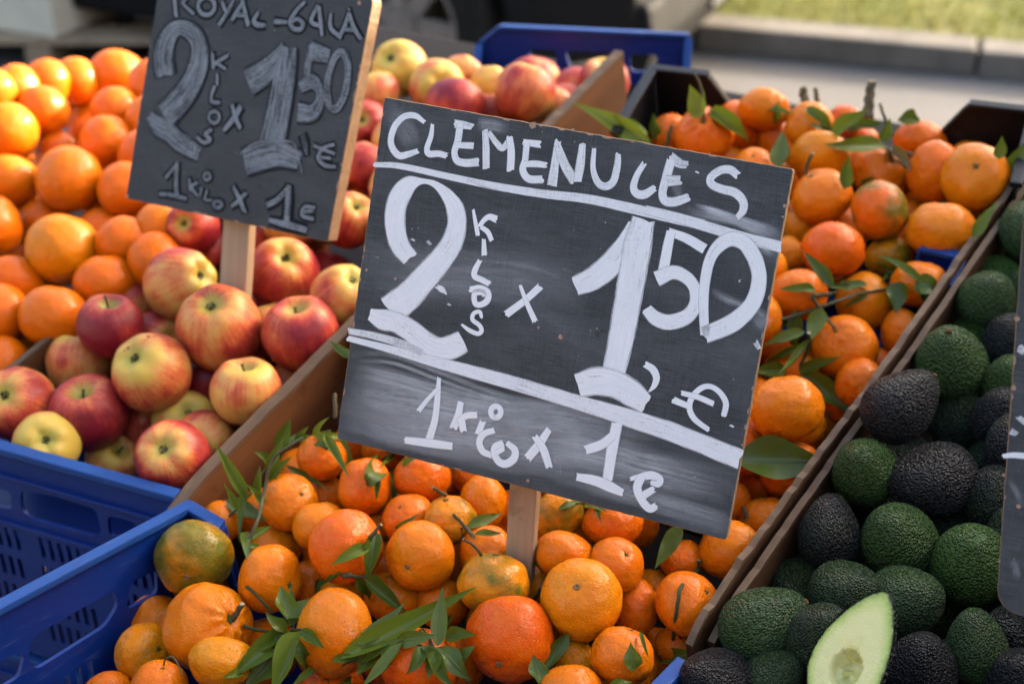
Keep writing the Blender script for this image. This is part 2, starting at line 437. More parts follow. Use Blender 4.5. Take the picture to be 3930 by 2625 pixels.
# ---------------------------------------------------------------- measured layout (metres): fruit, signs, sprigs, corners
FR = [
('o',(-0.6681,1.746,0.9127),0.0316,0.96,(-0.947,0.095,0.308),0.3,0,'','sunlit orange cut by the left picture edge, highest there'),
('o',(-0.6532,1.7902,0.902),0.0323,0.96,(-0.839,0.383,-0.387),0.4,0,'','small orange at the very back, leftmost whole one of the back row'),
('o',(-0.6247,1.8279,0.8961),0.033,0.96,(-0.949,0.043,0.312),0.35,0,'','orange in the back row, second whole one from the left edge'),
('o',(-0.5963,1.8647,0.8851),0.0338,0.96,(0.791,0.531,0.304),0.3,0,'','orange in the back row just left of the biggest back one'),
('o',(-0.5501,1.8952,0.8774),0.0429,0.9,(-0.239,0.842,0.484),0.4,0,'','broad sunlit orange topping the pile against the rear chalkboard'),
('o',(-0.6719,1.8871,0.856),0.0283,0.96,(-0.114,0.958,0.262),0.6,0,'','shaded orange below the leftmost back row ones'),
('o',(-0.61,1.7519,0.885),0.0334,0.97,(0.594,-0.785,-0.175),0.5,0,'button','orange with a small stem scar, second row, left of the middle'),
('o',(-0.6412,1.6941,0.8781),0.0404,0.96,(-0.365,0.693,0.621),0.3,0,'','big orange at left edge with a bright sun glint on its right side'),
('o',(-0.6218,1.9009,0.8312),0.0292,0.96,(0.358,0.815,0.456),0.7,0,'','sliver of orange deep between the second row ones'),
('o',(-0.5838,1.8612,0.8256),0.0304,0.96,(0.156,0.723,-0.673),0.35,0,'','orange peeping out left behind two others beside the rear chalkboard'),
('o',(-0.517,1.7594,0.8807),0.0336,0.97,(0.659,-0.748,-0.079),0.5,0,'button','wide orange below the topmost one, touching the rear chalkboard edge'),
('o',(-0.5141,1.6899,0.866),0.0357,0.97,(-0.578,-0.679,0.454),0.6,0,'speck','orange midway up the left edge of the rear chalkboard'),
('o',(-0.5972,1.7421,0.834),0.0291,0.906,(0.015,0.642,0.767),0.6,0,'','dull orange squeezed behind the brown stained one'),
('o',(-0.5398,1.6014,0.854),0.0408,0.97,(0.793,-0.589,0.154),0.35,0.15,'button','orange with brown stain and green stem button, middle of the pile'),
('o',(-0.6183,1.6165,0.8454),0.0356,0.9,(0.031,0.802,0.597),0.3,0,'','smooth orange near left edge below the glinting one'),
('o',(-0.4674,1.5794,0.8503),0.0342,0.96,(-0.524,-0.781,0.338),0.5,0,'','orange half covered by lower left corner of the rear chalkboard'),
('o',(-0.6137,1.6408,0.8016),0.0285,0.97,(0.772,-0.263,0.579),0.55,0,'speck','small orange tucked under the stained one, at its lower left'),
('o',(-0.6202,1.5379,0.82),0.0391,0.9,(0.942,0.334,0.042),0.5,0,'','orange cut by left edge, just left of the yellowish one'),
('o',(-0.5771,1.5937,0.7988),0.0328,0.912,(-0.183,0.768,0.614),0.6,0,'','dull orange right behind the yellowish one'),
('o',(-0.513,1.4608,0.8284),0.0426,0.96,(-0.312,-0.337,-0.888),0.0,0.1,'','large yellowish orange lying on top, lower middle of the pile'),
('o',(-0.4422,1.4635,0.8348),0.0344,0.9,(-0.189,0.851,0.49),0.5,0,'','orange right of the yellowish one'),
('o',(-0.4967,1.5608,0.805),0.0283,0.96,(-0.293,0.856,0.426),0.55,0,'','orange partly hidden behind the one right of the yellowish one'),
('o',(-0.4012,1.478,0.8452),0.0331,0.96,(0.279,0.888,0.365),0.3,0,'','orange just under the rear chalkboard, meeting the first apples'),
('o',(-0.4549,1.4162,0.8083),0.0367,0.9,(-0.02,0.383,0.923),0.55,0,'','orange leaning on the wooden board, upper one, by the yellowish one'),
('o',(-0.4004,1.4317,0.8291),0.0333,0.96,(-0.763,0.472,-0.442),0.5,0,'','orange touching the topmost visible end of the left wooden board'),
('o',(-0.5669,1.4331,0.7993),0.0364,0.9,(-0.0,0.691,0.723),0.6,0.05,'','dull small orange below left of the yellowish one'),
('o',(-0.5468,1.4614,0.7654),0.0287,0.97,(0.303,-0.184,0.935),0.5,0,'button','orange hidden under the yellowish one'),
('o',(-0.5012,1.361,0.7956),0.0385,0.9,(0.143,0.59,0.795),0.45,0,'','large orange leaning on the left wooden board, above the dark red apple'),
('o',(-0.5649,1.3738,0.7914),0.0352,0.9,(0.927,0.263,-0.268),0.5,0,'','orange with sheen cut by left edge, lowest big one there'),
('o',(-0.5534,1.3805,0.7399),0.0289,0.96,(0.845,-0.076,-0.529),0.3,0,'','scrap of orange low against the left wooden board'),
('o',(-0.5546,1.319,0.758),0.0342,0.96,(0.583,-0.575,-0.574),0.5,0,'','lowest orange of all, at left edge above the apples'),
('o',(-0.6159,1.588,0.7602),0.0284,0.96,(0.595,0.684,-0.421),0.7,0,'','dark shaded orange in the gap left of the yellowish one'),
('o',(-0.5339,1.9333,0.8437),0.0294,0.96,(0.802,0.588,0.1),0.3,0,'','orange peeping right below the topmost one at the chalkboard'),
('a',(-0.3612,1.3766,0.8289),0.04,0.92,(0.824,-0.299,0.481),0.45,0.2,'eye','yellow and red apple left of the rear sign stake, its eye facing right'),
('a',(-0.2516,1.3911,0.8343),0.0407,0.92,(0.22,-0.49,0.843),0.62,0.55,'eye','half crimson half yellow apple right of the rear sign stake'),
('a',(-0.18,1.3416,0.8325),0.0349,0.92,(0.439,-0.275,0.855),0.32,0.1,'eye','pale peach apple cut by left edge of the front chalkboard'),
('a',(-0.2202,1.2876,0.8158),0.0405,0.92,(-0.113,0.033,0.993),0.72,0.8,'pit','red streaked apple against the board left of the front chalkboard'),
('a',(-0.3074,1.299,0.8187),0.0455,0.92,(-0.07,-0.381,0.922),0.6,0.35,'eye','largest apple, red and orange, lying on top below the rear sign stake'),
('a',(-0.4304,1.4121,0.7808),0.0344,0.93,(-0.211,0.559,0.802),0.5,0.6,'','orange red apple behind the stalked dark red one'),
('a',(-0.4266,1.3156,0.8094),0.0353,0.92,(0.061,0.034,0.998),0.9,0.4,'stem','dark red apple with short stalk, leaning near the left wooden board'),
('a',(-0.468,1.3215,0.7599),0.0364,0.919,(0.055,0.486,0.872),0.42,0.3,'','peach coloured apple under the stalked dark red one'),
('a',(-0.3715,1.2515,0.7924),0.041,0.92,(-0.34,-0.474,0.812),0.4,0.9,'eye','yellow apple with red blush and several dark bruise spots'),
('a',(-0.327,1.293,0.7556),0.027,0.93,(0.053,0.42,0.906),0.95,0.5,'','deep red apple in shade between the bruised one and the largest one'),
('a',(-0.2671,1.2106,0.7933),0.0354,0.92,(0.01,0.15,0.989),0.42,0.7,'pit','knobby orange yellow apple against the wooden board'),
('a',(-0.4354,1.2309,0.7541),0.041,0.92,(-0.07,-0.151,0.986),0.95,0.15,'pit','big matt crimson apple near the blue crate rim'),
('a',(-0.5093,1.2359,0.7633),0.0389,0.92,(-0.105,-0.649,0.754),0.6,0.25,'eye','red and orange apple at left edge, above the yellow one'),
('a',(-0.4665,1.1839,0.7482),0.0334,0.92,(0.26,-0.696,0.669),0.05,0.5,'eye','plain yellow apple at the blue crate rim'),
('a',(-0.3411,1.2463,0.7334),0.035,0.92,(0.312,-0.527,0.791),0.25,0.0,'eye','yellow apple with dark eye behind the striped red one at the rim'),
('a',(-0.3278,1.1314,0.7687),0.037,0.92,(-0.06,-0.634,0.771),0.68,0.45,'eye','red striped apple with yellow eye hollow at the rim corner'),
('a',(-0.4199,1.2322,0.6947),0.0289,0.92,(0.522,-0.266,0.81),0.35,0.65,'pit','pale pink apple with tan russet at the crate rim'),
('a',(-0.3931,1.2657,0.7188),0.0267,0.93,(-0.045,0.503,0.863),0.5,0.5,'','brownish apple in the gap right of the big crimson one'),
('a',(-0.3624,1.4641,0.8553),0.0309,0.92,(-0.213,-0.793,0.571),0.75,0.3,'eye','red apple just under the bottom edge of the rear chalkboard'),
('a',(-0.3803,1.4753,0.8273),0.0262,0.92,(-0.385,-0.617,0.687),0.1,0.8,'eye','small yellow apple left of the rear sign stake'),
('a',(-0.3509,1.4836,0.8132),0.0256,0.93,(-0.318,0.682,0.658),0.95,0.2,'','scrap of crimson apple touching the left side of the rear stake'),
('a',(-0.2944,1.4969,0.8188),0.0266,0.93,(0.254,0.579,0.775),0.75,0.6,'','red apple touching the right side of the rear stake'),
('a',(-0.305,1.4563,0.7722),0.0266,0.93,(0.302,0.75,0.588),0.2,0.4,'','bit of yellow apple at the foot of the rear stake'),
('a',(-0.2871,1.4105,0.7716),0.0265,0.93,(0.198,0.425,0.883),0.8,0.7,'','shaded red apple between the largest and the streaked one'),
('a',(-0.1859,1.4738,0.8603),0.0331,0.92,(0.436,-0.395,0.808),0.55,0.85,'eye','orange red apple at lower right corner of the rear chalkboard'),
('a',(-0.1808,1.6595,0.901),0.0316,0.92,(-0.114,-0.77,0.628),0.92,0.1,'eye','crimson apple between both chalkboards, upper one'),
('a',(-0.1746,1.5682,0.8821),0.0318,0.93,(0.396,0.646,0.653),0.6,0.0,'','yellow topped red apple between both chalkboards, middle one'),
('a',(-0.2091,1.5966,0.8509),0.0266,0.93,(-0.303,0.46,0.835),0.92,0.3,'','dark red apple beside the rear chalkboard edge, half hidden'),
('a',(-0.2126,1.4761,0.7915),0.0266,0.93,(0.261,0.506,0.822),0.9,0.3,'','shaded red apple under the rear chalkboard corner'),
('a',(-0.2358,1.2926,0.749),0.0266,0.93,(0.155,0.707,0.69),0.6,0.6,'','shaded apple low against the wooden board'),
('a',(-0.1464,1.7824,0.9319),0.0376,0.92,(-0.336,-0.609,0.718),0.12,0.3,'eye','bright yellow apple highest at the back, right of the rear chalkboard'),
('a',(-0.174,1.7265,0.9163),0.0316,0.93,(-0.153,0.43,0.89),0.4,0.8,'','peach apple under the highest yellow one'),
('a',(-0.0953,1.7311,0.9259),0.0358,0.92,(0.246,-0.856,0.454),0.2,0.5,'eye','yellow apple with dark eye in the back row'),
('a',(-0.066,1.8049,0.9133),0.0285,0.86,(0.116,0.809,0.576),0.4,0.6,'','apple with sunlit right side behind the dark eyed yellow one'),
('a',(-0.0284,1.7734,0.9121),0.0265,0.93,(-0.038,0.578,0.815),0.25,0.2,'','yellowish apple left of the tall orange red one'),
('a',(0.0156,1.6811,0.9348),0.0385,0.93,(0.309,0.521,0.796),0.46,0.95,'','tall orange red apple at the back before the empty blue crate'),
('a',(-0.0706,1.6738,0.9192),0.0388,0.86,(0.118,0.739,0.664),0.72,0.6,'','pinkish red apple just above the front chalkboard top edge'),
('a',(-0.0246,1.7096,0.8983),0.0266,0.93,(0.019,0.435,0.9),0.5,0.2,'','apple scrap above the front chalkboard beside the tall one'),
('a',(0.0527,1.7136,0.9042),0.0267,0.93,(-0.35,0.687,0.637),0.5,0.9,'','apple right of the tall orange red one by the wooden board'),
('a',(0.0696,1.7668,0.8895),0.0266,0.93,(0.059,0.725,0.686),0.7,0.8,'','dark red apple furthest right before the empty blue crate'),
('c',(-0.2048,1.0619,0.7658),0.0274,0.92,(0.568,-0.407,0.716),0.45,0,'','clementine with a grey scarred patch beside the long leafy sprig'),
('c',(-0.1792,1.107,0.7848),0.0239,0.92,(-0.119,-0.138,-0.983),0.7,0,'','clementine under the hanging leaves at lower left corner of the front chalkboard'),
('c',(-0.1783,1.1018,0.7449),0.0202,0.92,(-0.307,0.026,-0.951),0.6,0,'','clementine behind the grey scarred one'),
('c',(-0.1348,1.0626,0.7824),0.0276,0.896,(0.977,0.029,-0.21),0.7,0,'','red orange clementine below the front chalkboard with a leaf drooping beside it'),
('c',(-0.083,1.0728,0.7865),0.0266,0.865,(0.002,0.368,0.93),0.75,0,'','deep orange clementine under the sprig at the front chalkboard bottom edge'),
('c',(-0.0931,1.0293,0.771),0.024,0.9,(-0.333,-0.269,0.904),0.65,0,'button','clementine with dark stem button below the board edge sprig'),
('c',(-0.0548,1.0117,0.784),0.0238,0.9,(-0.164,0.198,0.967),0.2,0.45,'button','yellow green clementine with woody stub left of the front stake'),
('c',(-0.0264,1.0424,0.7798),0.0269,0.8,(0.972,0.168,-0.165),0.4,0,'','clementine touching the left side of the front stake'),
('c',(-0.0365,1.103,0.7659),0.0201,0.92,(0.146,0.282,0.948),0.6,0,'','clementine just under the front chalkboard left of the stake'),
('c',(-0.1734,1.0271,0.7652),0.0246,0.912,(-0.126,0.617,0.777),0.35,0,'','pale orange clementine behind the big stalked red orange one'),
('c',(-0.1446,0.9848,0.7751),0.033,0.9,(0.588,-0.636,0.5),0.85,0,'button','big red orange clementine with woody stalk and two leaves'),
('c',(-0.0793,0.9739,0.7743),0.0307,0.9,(-0.382,-0.893,0.239),0.45,0,'navel','large clementine in the middle, right of the big stalked one'),
('c',(-0.1301,1.0585,0.7399),0.0202,0.92,(0.178,-0.867,-0.466),0.3,0.1,'','yellowish clementine behind the right shoulder of the big stalked one'),
('c',(-0.022,0.9845,0.7685),0.0251,0.9,(-0.173,-0.819,0.547),0.5,0,'button','clementine with cut stub at the foot of the front stake'),
('c',(-0.0156,0.9391,0.7728),0.0307,0.849,(0.075,0.439,0.895),0.2,0.35,'','yellow clementine with olive green left side, below the front stake'),
('c',(-0.2188,1.0453,0.7247),0.0254,0.8,(0.159,0.64,0.752),0.5,0,'','clementine behind the upright one near the crate corner'),
('c',(-0.2112,0.9734,0.7491),0.0294,0.9,(0.78,-0.598,0.182),0.45,0,'button','smooth clementine with small dark button right of the greenish one'),
('c',(-0.1813,1.002,0.7189),0.0229,0.8,(0.966,0.139,-0.217),0.7,0,'','reddish clementine in shade under the big stalked one'),
('c',(-0.1472,0.9006,0.7516),0.0363,0.893,(0.952,0.231,-0.199),0.4,0,'','tall clementine above the big pale leaf, lower left middle'),
('c',(-0.1041,0.9725,0.7293),0.0258,0.853,(-0.07,0.382,0.921),0.5,0,'','clementine half under dark leaves in the centre of the front pile'),
('c',(-0.0611,0.9639,0.7292),0.0235,0.92,(0.635,-0.345,0.691),0.55,0,'','clementine behind the long curled leaf'),
('c',(-0.0012,0.8881,0.7568),0.0371,0.9,(-0.298,-0.954,-0.027),0.95,0,'navel','largest red orange clementine at the bottom middle'),
('c',(0.0577,0.9125,0.7774),0.0343,0.9,(-0.184,-0.474,0.861),0.25,0,'navel','large light orange clementine with central navel, bottom middle right'),
('c',(-0.0747,0.8737,0.7446),0.0331,0.856,(0.058,0.476,0.878),0.85,0,'','red orange clementine under the leafy twig at the bottom'),
('c',(-0.1539,0.8938,0.6955),0.03,0.8,(-0.193,0.742,0.642),0.85,0,'','red orange clementine at the bottom edge under the pale leaf'),
('c',(-0.1519,0.981,0.7266),0.0201,0.92,(-0.576,0.531,0.621),0.1,0.1,'','yellow clementine scrap under the dark twig knot'),
('c',(-0.2614,0.9354,0.7266),0.039,0.9,(0.689,-0.398,0.606),0.4,0.0,'neck','biggest knobby clementine with puckered neck and stub in the crate'),
('c',(-0.2845,1.0044,0.7477),0.0347,0.9,(-0.021,-0.998,0.053),0.2,0.65,'navel','olive green and orange clementine in the crate corner'),
('c',(-0.3197,0.938,0.6949),0.0267,0.9,(0.681,-0.399,0.614),0.2,0.15,'button','brownish yellow clementine behind the knobby one at the crate side'),
('c',(-0.2387,0.8837,0.7345),0.0277,0.8,(0.1,0.76,0.642),0.12,0.05,'','yellow dotted clementine below the knobby one'),
('c',(-0.2905,0.8733,0.7176),0.0239,0.9,(0.258,0.065,0.964),0.5,0,'button','clementine with a thin bent stalk at the bottom edge'),
('c',(-0.3449,0.9012,0.6839),0.022,0.8,(-0.334,0.874,0.354),0.6,0,'','clementine barely showing at the bottom edge in the crate'),
('c',(-0.2719,1.0702,0.7383),0.02,0.92,(-0.683,-0.226,-0.695),0.45,0,'','clementine between crate corner and wooden board behind sprig leaves'),
('c',(-0.1595,1.1621,0.7606),0.0204,0.92,(-0.523,0.821,-0.23),0.7,0,'','clementine just behind the hanging pale leaves under the chalkboard corner'),
('c',(-0.1264,1.1462,0.7668),0.0201,0.92,(-0.373,-0.914,0.159),0.65,0,'','clementine scrap under the chalkboard edge right of the hanging leaves'),
('c',(0.0403,1.0131,0.789),0.024,0.92,(-0.632,0.285,0.721),0.12,0.35,'','yellow green clementine right of the front stake'),
('c',(0.0878,0.9968,0.7914),0.0263,0.805,(-0.019,0.68,0.733),0.7,0,'','clementine with a leaf scrap on top under the chalkboard bottom edge'),
('c',(0.0445,0.9661,0.7804),0.0261,0.8,(0.212,0.765,0.608),0.5,0,'','clementine below the yellow green one right of the stake'),
('c',(0.089,0.9531,0.781),0.024,0.9,(0.346,-0.377,0.859),0.5,0,'button','clementine with green star button above the navelled light one'),
('c',(0.0275,0.9688,0.7439),0.0202,0.92,(0.711,-0.626,0.321),0.3,0.1,'','brownish clementine behind the navelled light one'),
('c',(0.1048,0.9438,0.7423),0.0255,0.8,(0.937,0.299,-0.181),0.65,0,'','clementine right of the navelled light one'),
('c',(0.1464,0.9217,0.7654),0.0277,0.92,(0.611,-0.268,0.745),0.6,0,'','clementine with a long green twig lying over it'),
('c',(0.15,0.9877,0.7586),0.0202,0.92,(0.032,0.631,0.775),0.6,0,'','clementine left of the large one under the chalkboard lower right corner'),
('c',(0.1915,0.9848,0.7708),0.0284,0.92,(0.072,0.876,0.476),0.35,0,'','large clementine under the chalkboard lower right corner, against the board'),
('c',(0.2314,1.0338,0.7657),0.0263,0.87,(-0.078,0.535,0.841),0.3,0.1,'','brownish yellow clementine against the cardboard edge with a pale stub beside it'),
('c',(0.256,1.0738,0.7937),0.0289,0.92,(0.514,-0.573,-0.638),0.7,0,'','clementine under the single broad leaf right of the chalkboard'),
('c',(0.2326,1.0917,0.7632),0.0207,0.913,(0.927,0.209,-0.31),0.8,0,'','shaded clementine left below the single broad leaf'),
('c',(0.1988,1.0535,0.7732),0.0204,0.92,(-0.302,0.816,-0.493),0.6,0,'','clementine mostly behind the chalkboard right edge above its lower corner'),
('c',(0.2164,1.0923,0.8001),0.0222,0.92,(-0.953,0.13,-0.272),0.85,0,'','red orange clementine between chalkboard edge and the single broad leaf'),
('c',(0.1251,0.9834,0.7272),0.0201,0.92,(0.375,0.153,-0.914),0.2,0.15,'','yellowish clementine in the gap left of the twig crossed one'),
('c',(0.0891,0.8616,0.7624),0.0257,0.92,(0.286,0.403,0.87),0.55,0,'','clementine with cracked peel lines at the bottom by the blue corner'),
('c',(0.1439,0.9192,0.7203),0.023,0.8,(0.095,0.616,0.782),0.55,0,'','clementine at the front end of the double wooden board'),
('c',(0.1277,0.9403,0.6959),0.0206,0.92,(0.587,-0.241,0.773),0.6,0,'','clementine scrap between the cracked one and the board end'),
('c',(0.052,0.8873,0.7303),0.0216,0.828,(0.962,0.264,-0.066),0.2,0.1,'','yellowish clementine below the navelled light one'),
('c',(0.0457,0.8323,0.7507),0.0269,0.8,(-0.071,0.849,0.523),0.5,0,'','clementine at the bottom edge below the yellowish one'),
('c',(0.2533,1.1028,0.8432),0.0352,0.847,(-0.178,0.457,0.871),0.4,0,'','largest clementine right of the chalkboard euro sign'),
('c',(0.2876,1.2304,0.8074),0.0327,0.8,(0.069,0.459,0.886),0.5,0,'','clementine behind crossed leaves right of the chalkboard'),
('c',(0.3305,1.2222,0.8382),0.0343,0.9,(-0.458,-0.321,0.829),0.5,0,'button','large clementine hanging on the long twig right of the chalkboard'),
('c',(0.3387,1.1758,0.8239),0.0248,0.97,(-0.796,-0.538,0.277),0.6,0,'speck','clementine against the cardboard edge below the twig hung one'),
('c',(0.3304,1.1901,0.7901),0.0209,0.92,(-0.844,-0.401,0.355),0.65,0,'','wrinkled reddish clementine behind the wide single leaf tip'),
('c',(0.3266,1.2079,0.759),0.0209,0.92,(0.197,-0.902,-0.384),0.25,0.1,'','shaded clementine right of the largest one beside the chalkboard'),
('c',(0.3925,1.246,0.8408),0.0248,0.8,(0.995,0.095,-0.037),0.55,0,'','clementine against the cardboard edge right of the twig hung one'),
('c',(0.3636,1.2935,0.8509),0.0313,0.92,(0.849,-0.337,0.407),0.25,0.1,'','brownish clementine behind the long woody twig'),
('c',(0.2885,1.265,0.8743),0.0291,0.878,(-0.004,0.874,0.486),0.65,0,'','clementine behind the twig left end, at the chalkboard edge'),
('c',(0.4147,1.283,0.8764),0.0294,0.838,(0.107,0.47,0.876),0.5,0,'','clementine under the five leaf sprig near the blue rim'),
('c',(0.4024,1.3605,0.8691),0.0254,0.902,(-0.164,0.565,0.809),0.1,0.4,'','olive yellow clementine in the middle of the right pile'),
('c',(0.3314,1.3207,0.8975),0.0323,0.913,(0.197,0.526,0.828),0.85,0,'','bright red orange clementine right of the chalkboard 50'),
('c',(0.4467,1.3399,0.9102),0.0362,0.843,(0.031,0.348,0.937),0.35,0,'','large rough clementine resting on the small blue rim'),
('c',(0.2961,1.3709,0.8652),0.0218,0.865,(0.934,0.354,-0.044),0.35,0.1,'','clementine half behind the chalkboard beside the bright red orange one'),
('c',(0.3135,1.4191,0.8762),0.0202,0.92,(0.145,0.791,0.594),0.2,0.1,'','pale yellowish clementine half behind the chalkboard, above another half hidden one'),
('c',(0.2675,1.2668,0.8141),0.0206,0.92,(-0.602,0.368,0.708),0.8,0,'','reddish clementine under leaves at the chalkboard edge below the long twig'),
('c',(0.2303,1.1282,0.7943),0.0203,0.92,(0.641,0.755,-0.134),0.75,0,'','clementine scrap at chalkboard edge under the largest right one'),
('c',(0.3722,1.23,0.8113),0.0201,0.92,(0.362,0.182,0.914),0.7,0,'','clementine scrap against the cardboard edge between two others'),
('c',(0.4475,1.4576,0.8698),0.0201,0.92,(-0.072,-0.958,-0.277),0.6,0,'','shaded clementine between the green blotched one and the rough one'),
('c',(0.3361,1.4154,0.9143),0.0329,0.9,(-0.499,0.061,0.864),0.45,0,'button','clementine with upright stub at the chalkboard upper right corner'),
('c',(0.3891,1.3736,0.9172),0.0322,0.92,(-0.965,-0.061,-0.255),0.75,0.4,'','reddish clementine with green blotches on its lower right'),
('c',(0.3469,1.4912,0.9305),0.0334,0.8,(0.171,0.839,0.517),0.2,0.05,'','yellow orange clementine behind the upright stub'),
('c',(0.4194,1.4953,0.9074),0.0319,0.9,(0.216,-0.564,0.797),0.45,0.1,'button','clementine with dry husk and twig, centre of the back pile'),
('c',(0.4675,1.4528,0.9279),0.0345,0.862,(0.975,0.176,-0.133),0.65,0,'','clementine left of the rightmost back one'),
('c',(0.4968,1.4083,0.9406),0.0363,0.9,(-0.276,-0.652,0.706),0.35,0.1,'button','rightmost back clementine with green button facing out'),
('c',(0.4737,1.5455,0.925),0.0311,0.8,(0.186,0.566,0.803),0.65,0,'','clementine in the back row under the rightmost leaf tuft'),
('c',(0.3439,1.5496,0.9427),0.0283,0.97,(-0.669,-0.645,0.369),0.35,0,'speck','clementine below the two short upright stubs at the back'),
('c',(0.3122,1.5927,0.9099),0.0257,0.8,(0.95,0.255,-0.181),0.6,0,'','clementine between the bright leafed one and the stub row'),
('c',(0.2968,1.5863,0.9498),0.0302,0.8,(0.096,0.625,0.774),0.4,0,'','topmost back clementine against the grey road'),
('c',(0.2701,1.6157,0.9148),0.0332,0.886,(0.941,0.338,0.036),0.85,0,'','red orange clementine behind the leafy necked one'),
('c',(0.2214,1.5445,0.9332),0.0346,0.9,(-0.122,-0.584,0.802),0.75,0,'neck','necked clementine with pale sprig standing on top, back row'),
('c',(0.1871,1.5806,0.9231),0.0241,0.92,(-0.63,-0.111,0.769),0.65,0,'','clementine left of the necked one, above the chalkboard'),
('c',(0.2719,1.483,0.9194),0.0239,0.9,(-0.172,-0.395,0.903),0.55,0,'button','clementine just showing over the chalkboard top right with tiny stub'),
('c',(0.2432,1.6622,0.9215),0.0241,0.8,(-0.115,0.653,0.748),0.4,0,'','clementine hidden behind the pale sprig of the necked one'),
('c',(0.3974,1.6049,0.9284),0.0207,0.909,(0.04,0.79,0.611),0.85,0,'','reddish clementine scrap behind the pale folded leaf'),
('c',(0.4219,1.6114,0.8998),0.0221,0.8,(-0.119,0.523,0.844),0.85,0,'','reddish clementine under the dark folded leaf at the back'),
('c',(0.5227,1.5087,0.9232),0.0223,0.8,(0.077,0.539,0.839),0.4,0,'','pale clementine behind the rightmost back one'),
('c',(0.1383,1.6311,0.9017),0.0201,0.92,(0.163,0.828,0.536),0.6,0,'','clementine scrap between pale leaves behind the chalkboard top edge'),
('v',(0.3093,1.0241,0.8291),0.0275,1.26,(-0.279,-0.419,0.864),0.15,0.6,'','round olive green avocado beside the board, above the tall black one'),
('v',(0.3647,1.01,0.8284),0.0309,1.36,(-0.971,-0.229,0.067),0.85,0.1,'','big purple black avocado lying sideways in the middle'),
('v',(0.2709,0.9702,0.8034),0.0248,1.36,(0.067,0.425,0.903),0.72,0.1,'','tall blue black avocado leaning on the wooden board'),
('v',(0.3252,0.955,0.8068),0.0304,1.26,(-0.467,-0.274,0.841),0.1,0.5,'','green avocado with dark streak scars, centre front'),
('v',(0.3787,0.9239,0.8068),0.0314,1.26,(-0.144,-0.313,0.939),0.05,0.75,'','bright green avocado left of the right hand chalkboard'),
('v',(0.2749,0.9071,0.7902),0.0253,1.26,(0.677,-0.46,0.575),0.4,0.25,'','dark teal avocado between the tall black one and the cut half'),
('v',(0.319,0.8923,0.7925),0.0282,1.26,(0.559,-0.482,0.675),0.3,0.3,'','green avocado right behind the tip of the cut half'),
('v',(0.2442,0.9462,0.7618),0.0218,1.26,(-0.182,-0.976,0.12),0.45,0.3,'','small dark avocado with brown stem button at the board foot'),
('v',(0.2027,0.8752,0.7837),0.0286,1.36,(0.821,0.035,0.57),0.25,0.3,'','long green avocado with brown scars, front left by the board end'),
('v',(0.2432,0.8502,0.7942),0.0255,1.26,(0.156,-0.273,0.949),0.5,0.2,'','small avocado with tan vein marks left of the cut half'),
('v',(0.3158,0.8245,0.7852),0.0258,1.26,(-0.038,-0.071,0.997),0.9,0.05,'','purple black avocado right of the cut half'),
('v',(0.3607,0.8394,0.7944),0.0226,1.36,(-0.155,0.282,0.947),0.3,0.35,'','long dark green avocado at the lower right'),
('v',(0.4022,0.8641,0.7811),0.0262,1.26,(-0.746,-0.224,0.627),0.7,0.1,'','brownish avocado under the lower corner of the right hand chalkboard'),
('v',(0.3873,0.8092,0.7831),0.026,1.26,(-0.228,-0.185,0.956),0.75,0.1,'','dark avocado in the lower right picture corner'),
('v',(0.1581,0.8317,0.7637),0.0251,1.26,(-0.812,-0.195,0.55),0.9,0.05,'','black avocado at the bottom edge next to the blue crate corner'),
('v',(0.2045,0.8323,0.7649),0.0213,1.36,(0.657,0.057,0.751),0.4,0.3,'','shiny grey green avocado at the bottom edge left of the cut half'),
('v',(0.4138,0.9883,0.8251),0.0248,1.26,(-0.153,0.049,0.987),0.65,0.2,'','brown green avocado half behind the right hand chalkboard'),
('v',(0.4294,1.0586,0.8092),0.0216,1.26,(-0.195,-0.112,0.974),0.5,0.25,'','dark avocado scrap right of the big purple black one'),
('v',(0.388,0.9935,0.7851),0.0216,1.26,(0.833,-0.439,0.338),0.55,0.15,'','shaded avocado under the big purple black one'),
('v',(0.3356,1.0591,0.7646),0.0219,1.26,(0.698,-0.575,0.426),0.8,0.05,'','shaded avocado between the olive one and the streak scarred one'),
('v',(0.3475,1.0694,0.8688),0.0285,1.36,(0.707,0.194,0.681),0.82,0.05,'','black avocado with stem end pointing up right, along the board'),
('v',(0.4133,1.1506,0.8653),0.0322,1.26,(-0.265,-0.224,0.938),0.1,0.6,'','green avocado behind the stem ended black one'),
('v',(0.4546,1.2258,0.8454),0.0226,1.26,(0.094,-0.384,0.918),0.15,0.5,'','green avocado partly hidden at the upper right of another green one'),
('v',(0.4674,1.2324,0.8874),0.0267,1.26,(0.087,-0.399,0.913),0.1,0.55,'','uppermost big green avocado against the wooden board'),
('v',(0.5021,1.2993,0.8769),0.0213,1.26,(0.478,-0.78,0.404),0.2,0.6,'','furthest back avocado with sunlit top'),
('v',(0.4752,1.1737,0.8728),0.0252,1.26,(-0.213,-0.142,0.967),0.75,0.1,'','grey purple avocado beside the right hand chalkboard, upper one'),
('v',(0.4631,1.1213,0.8589),0.026,1.26,(-0.251,-0.29,0.924),0.05,0.7,'','bright green avocado scrap at the right hand chalkboard edge'),
('v',(0.4231,1.1224,0.8167),0.0261,1.26,(0.149,-0.273,0.95),0.55,0.3,'','dark avocado with green flank behind the big purple black one'),
('v',(0.443,1.0773,0.849),0.0258,1.26,(-0.077,-0.133,0.988),0.85,0.1,'','purple black avocado at the right hand chalkboard edge'),
('v',(0.4705,1.1933,0.8105),0.0219,1.26,(0.678,-0.625,0.387),0.75,0.1,'','shaded avocado behind the green one, right of its middle'),
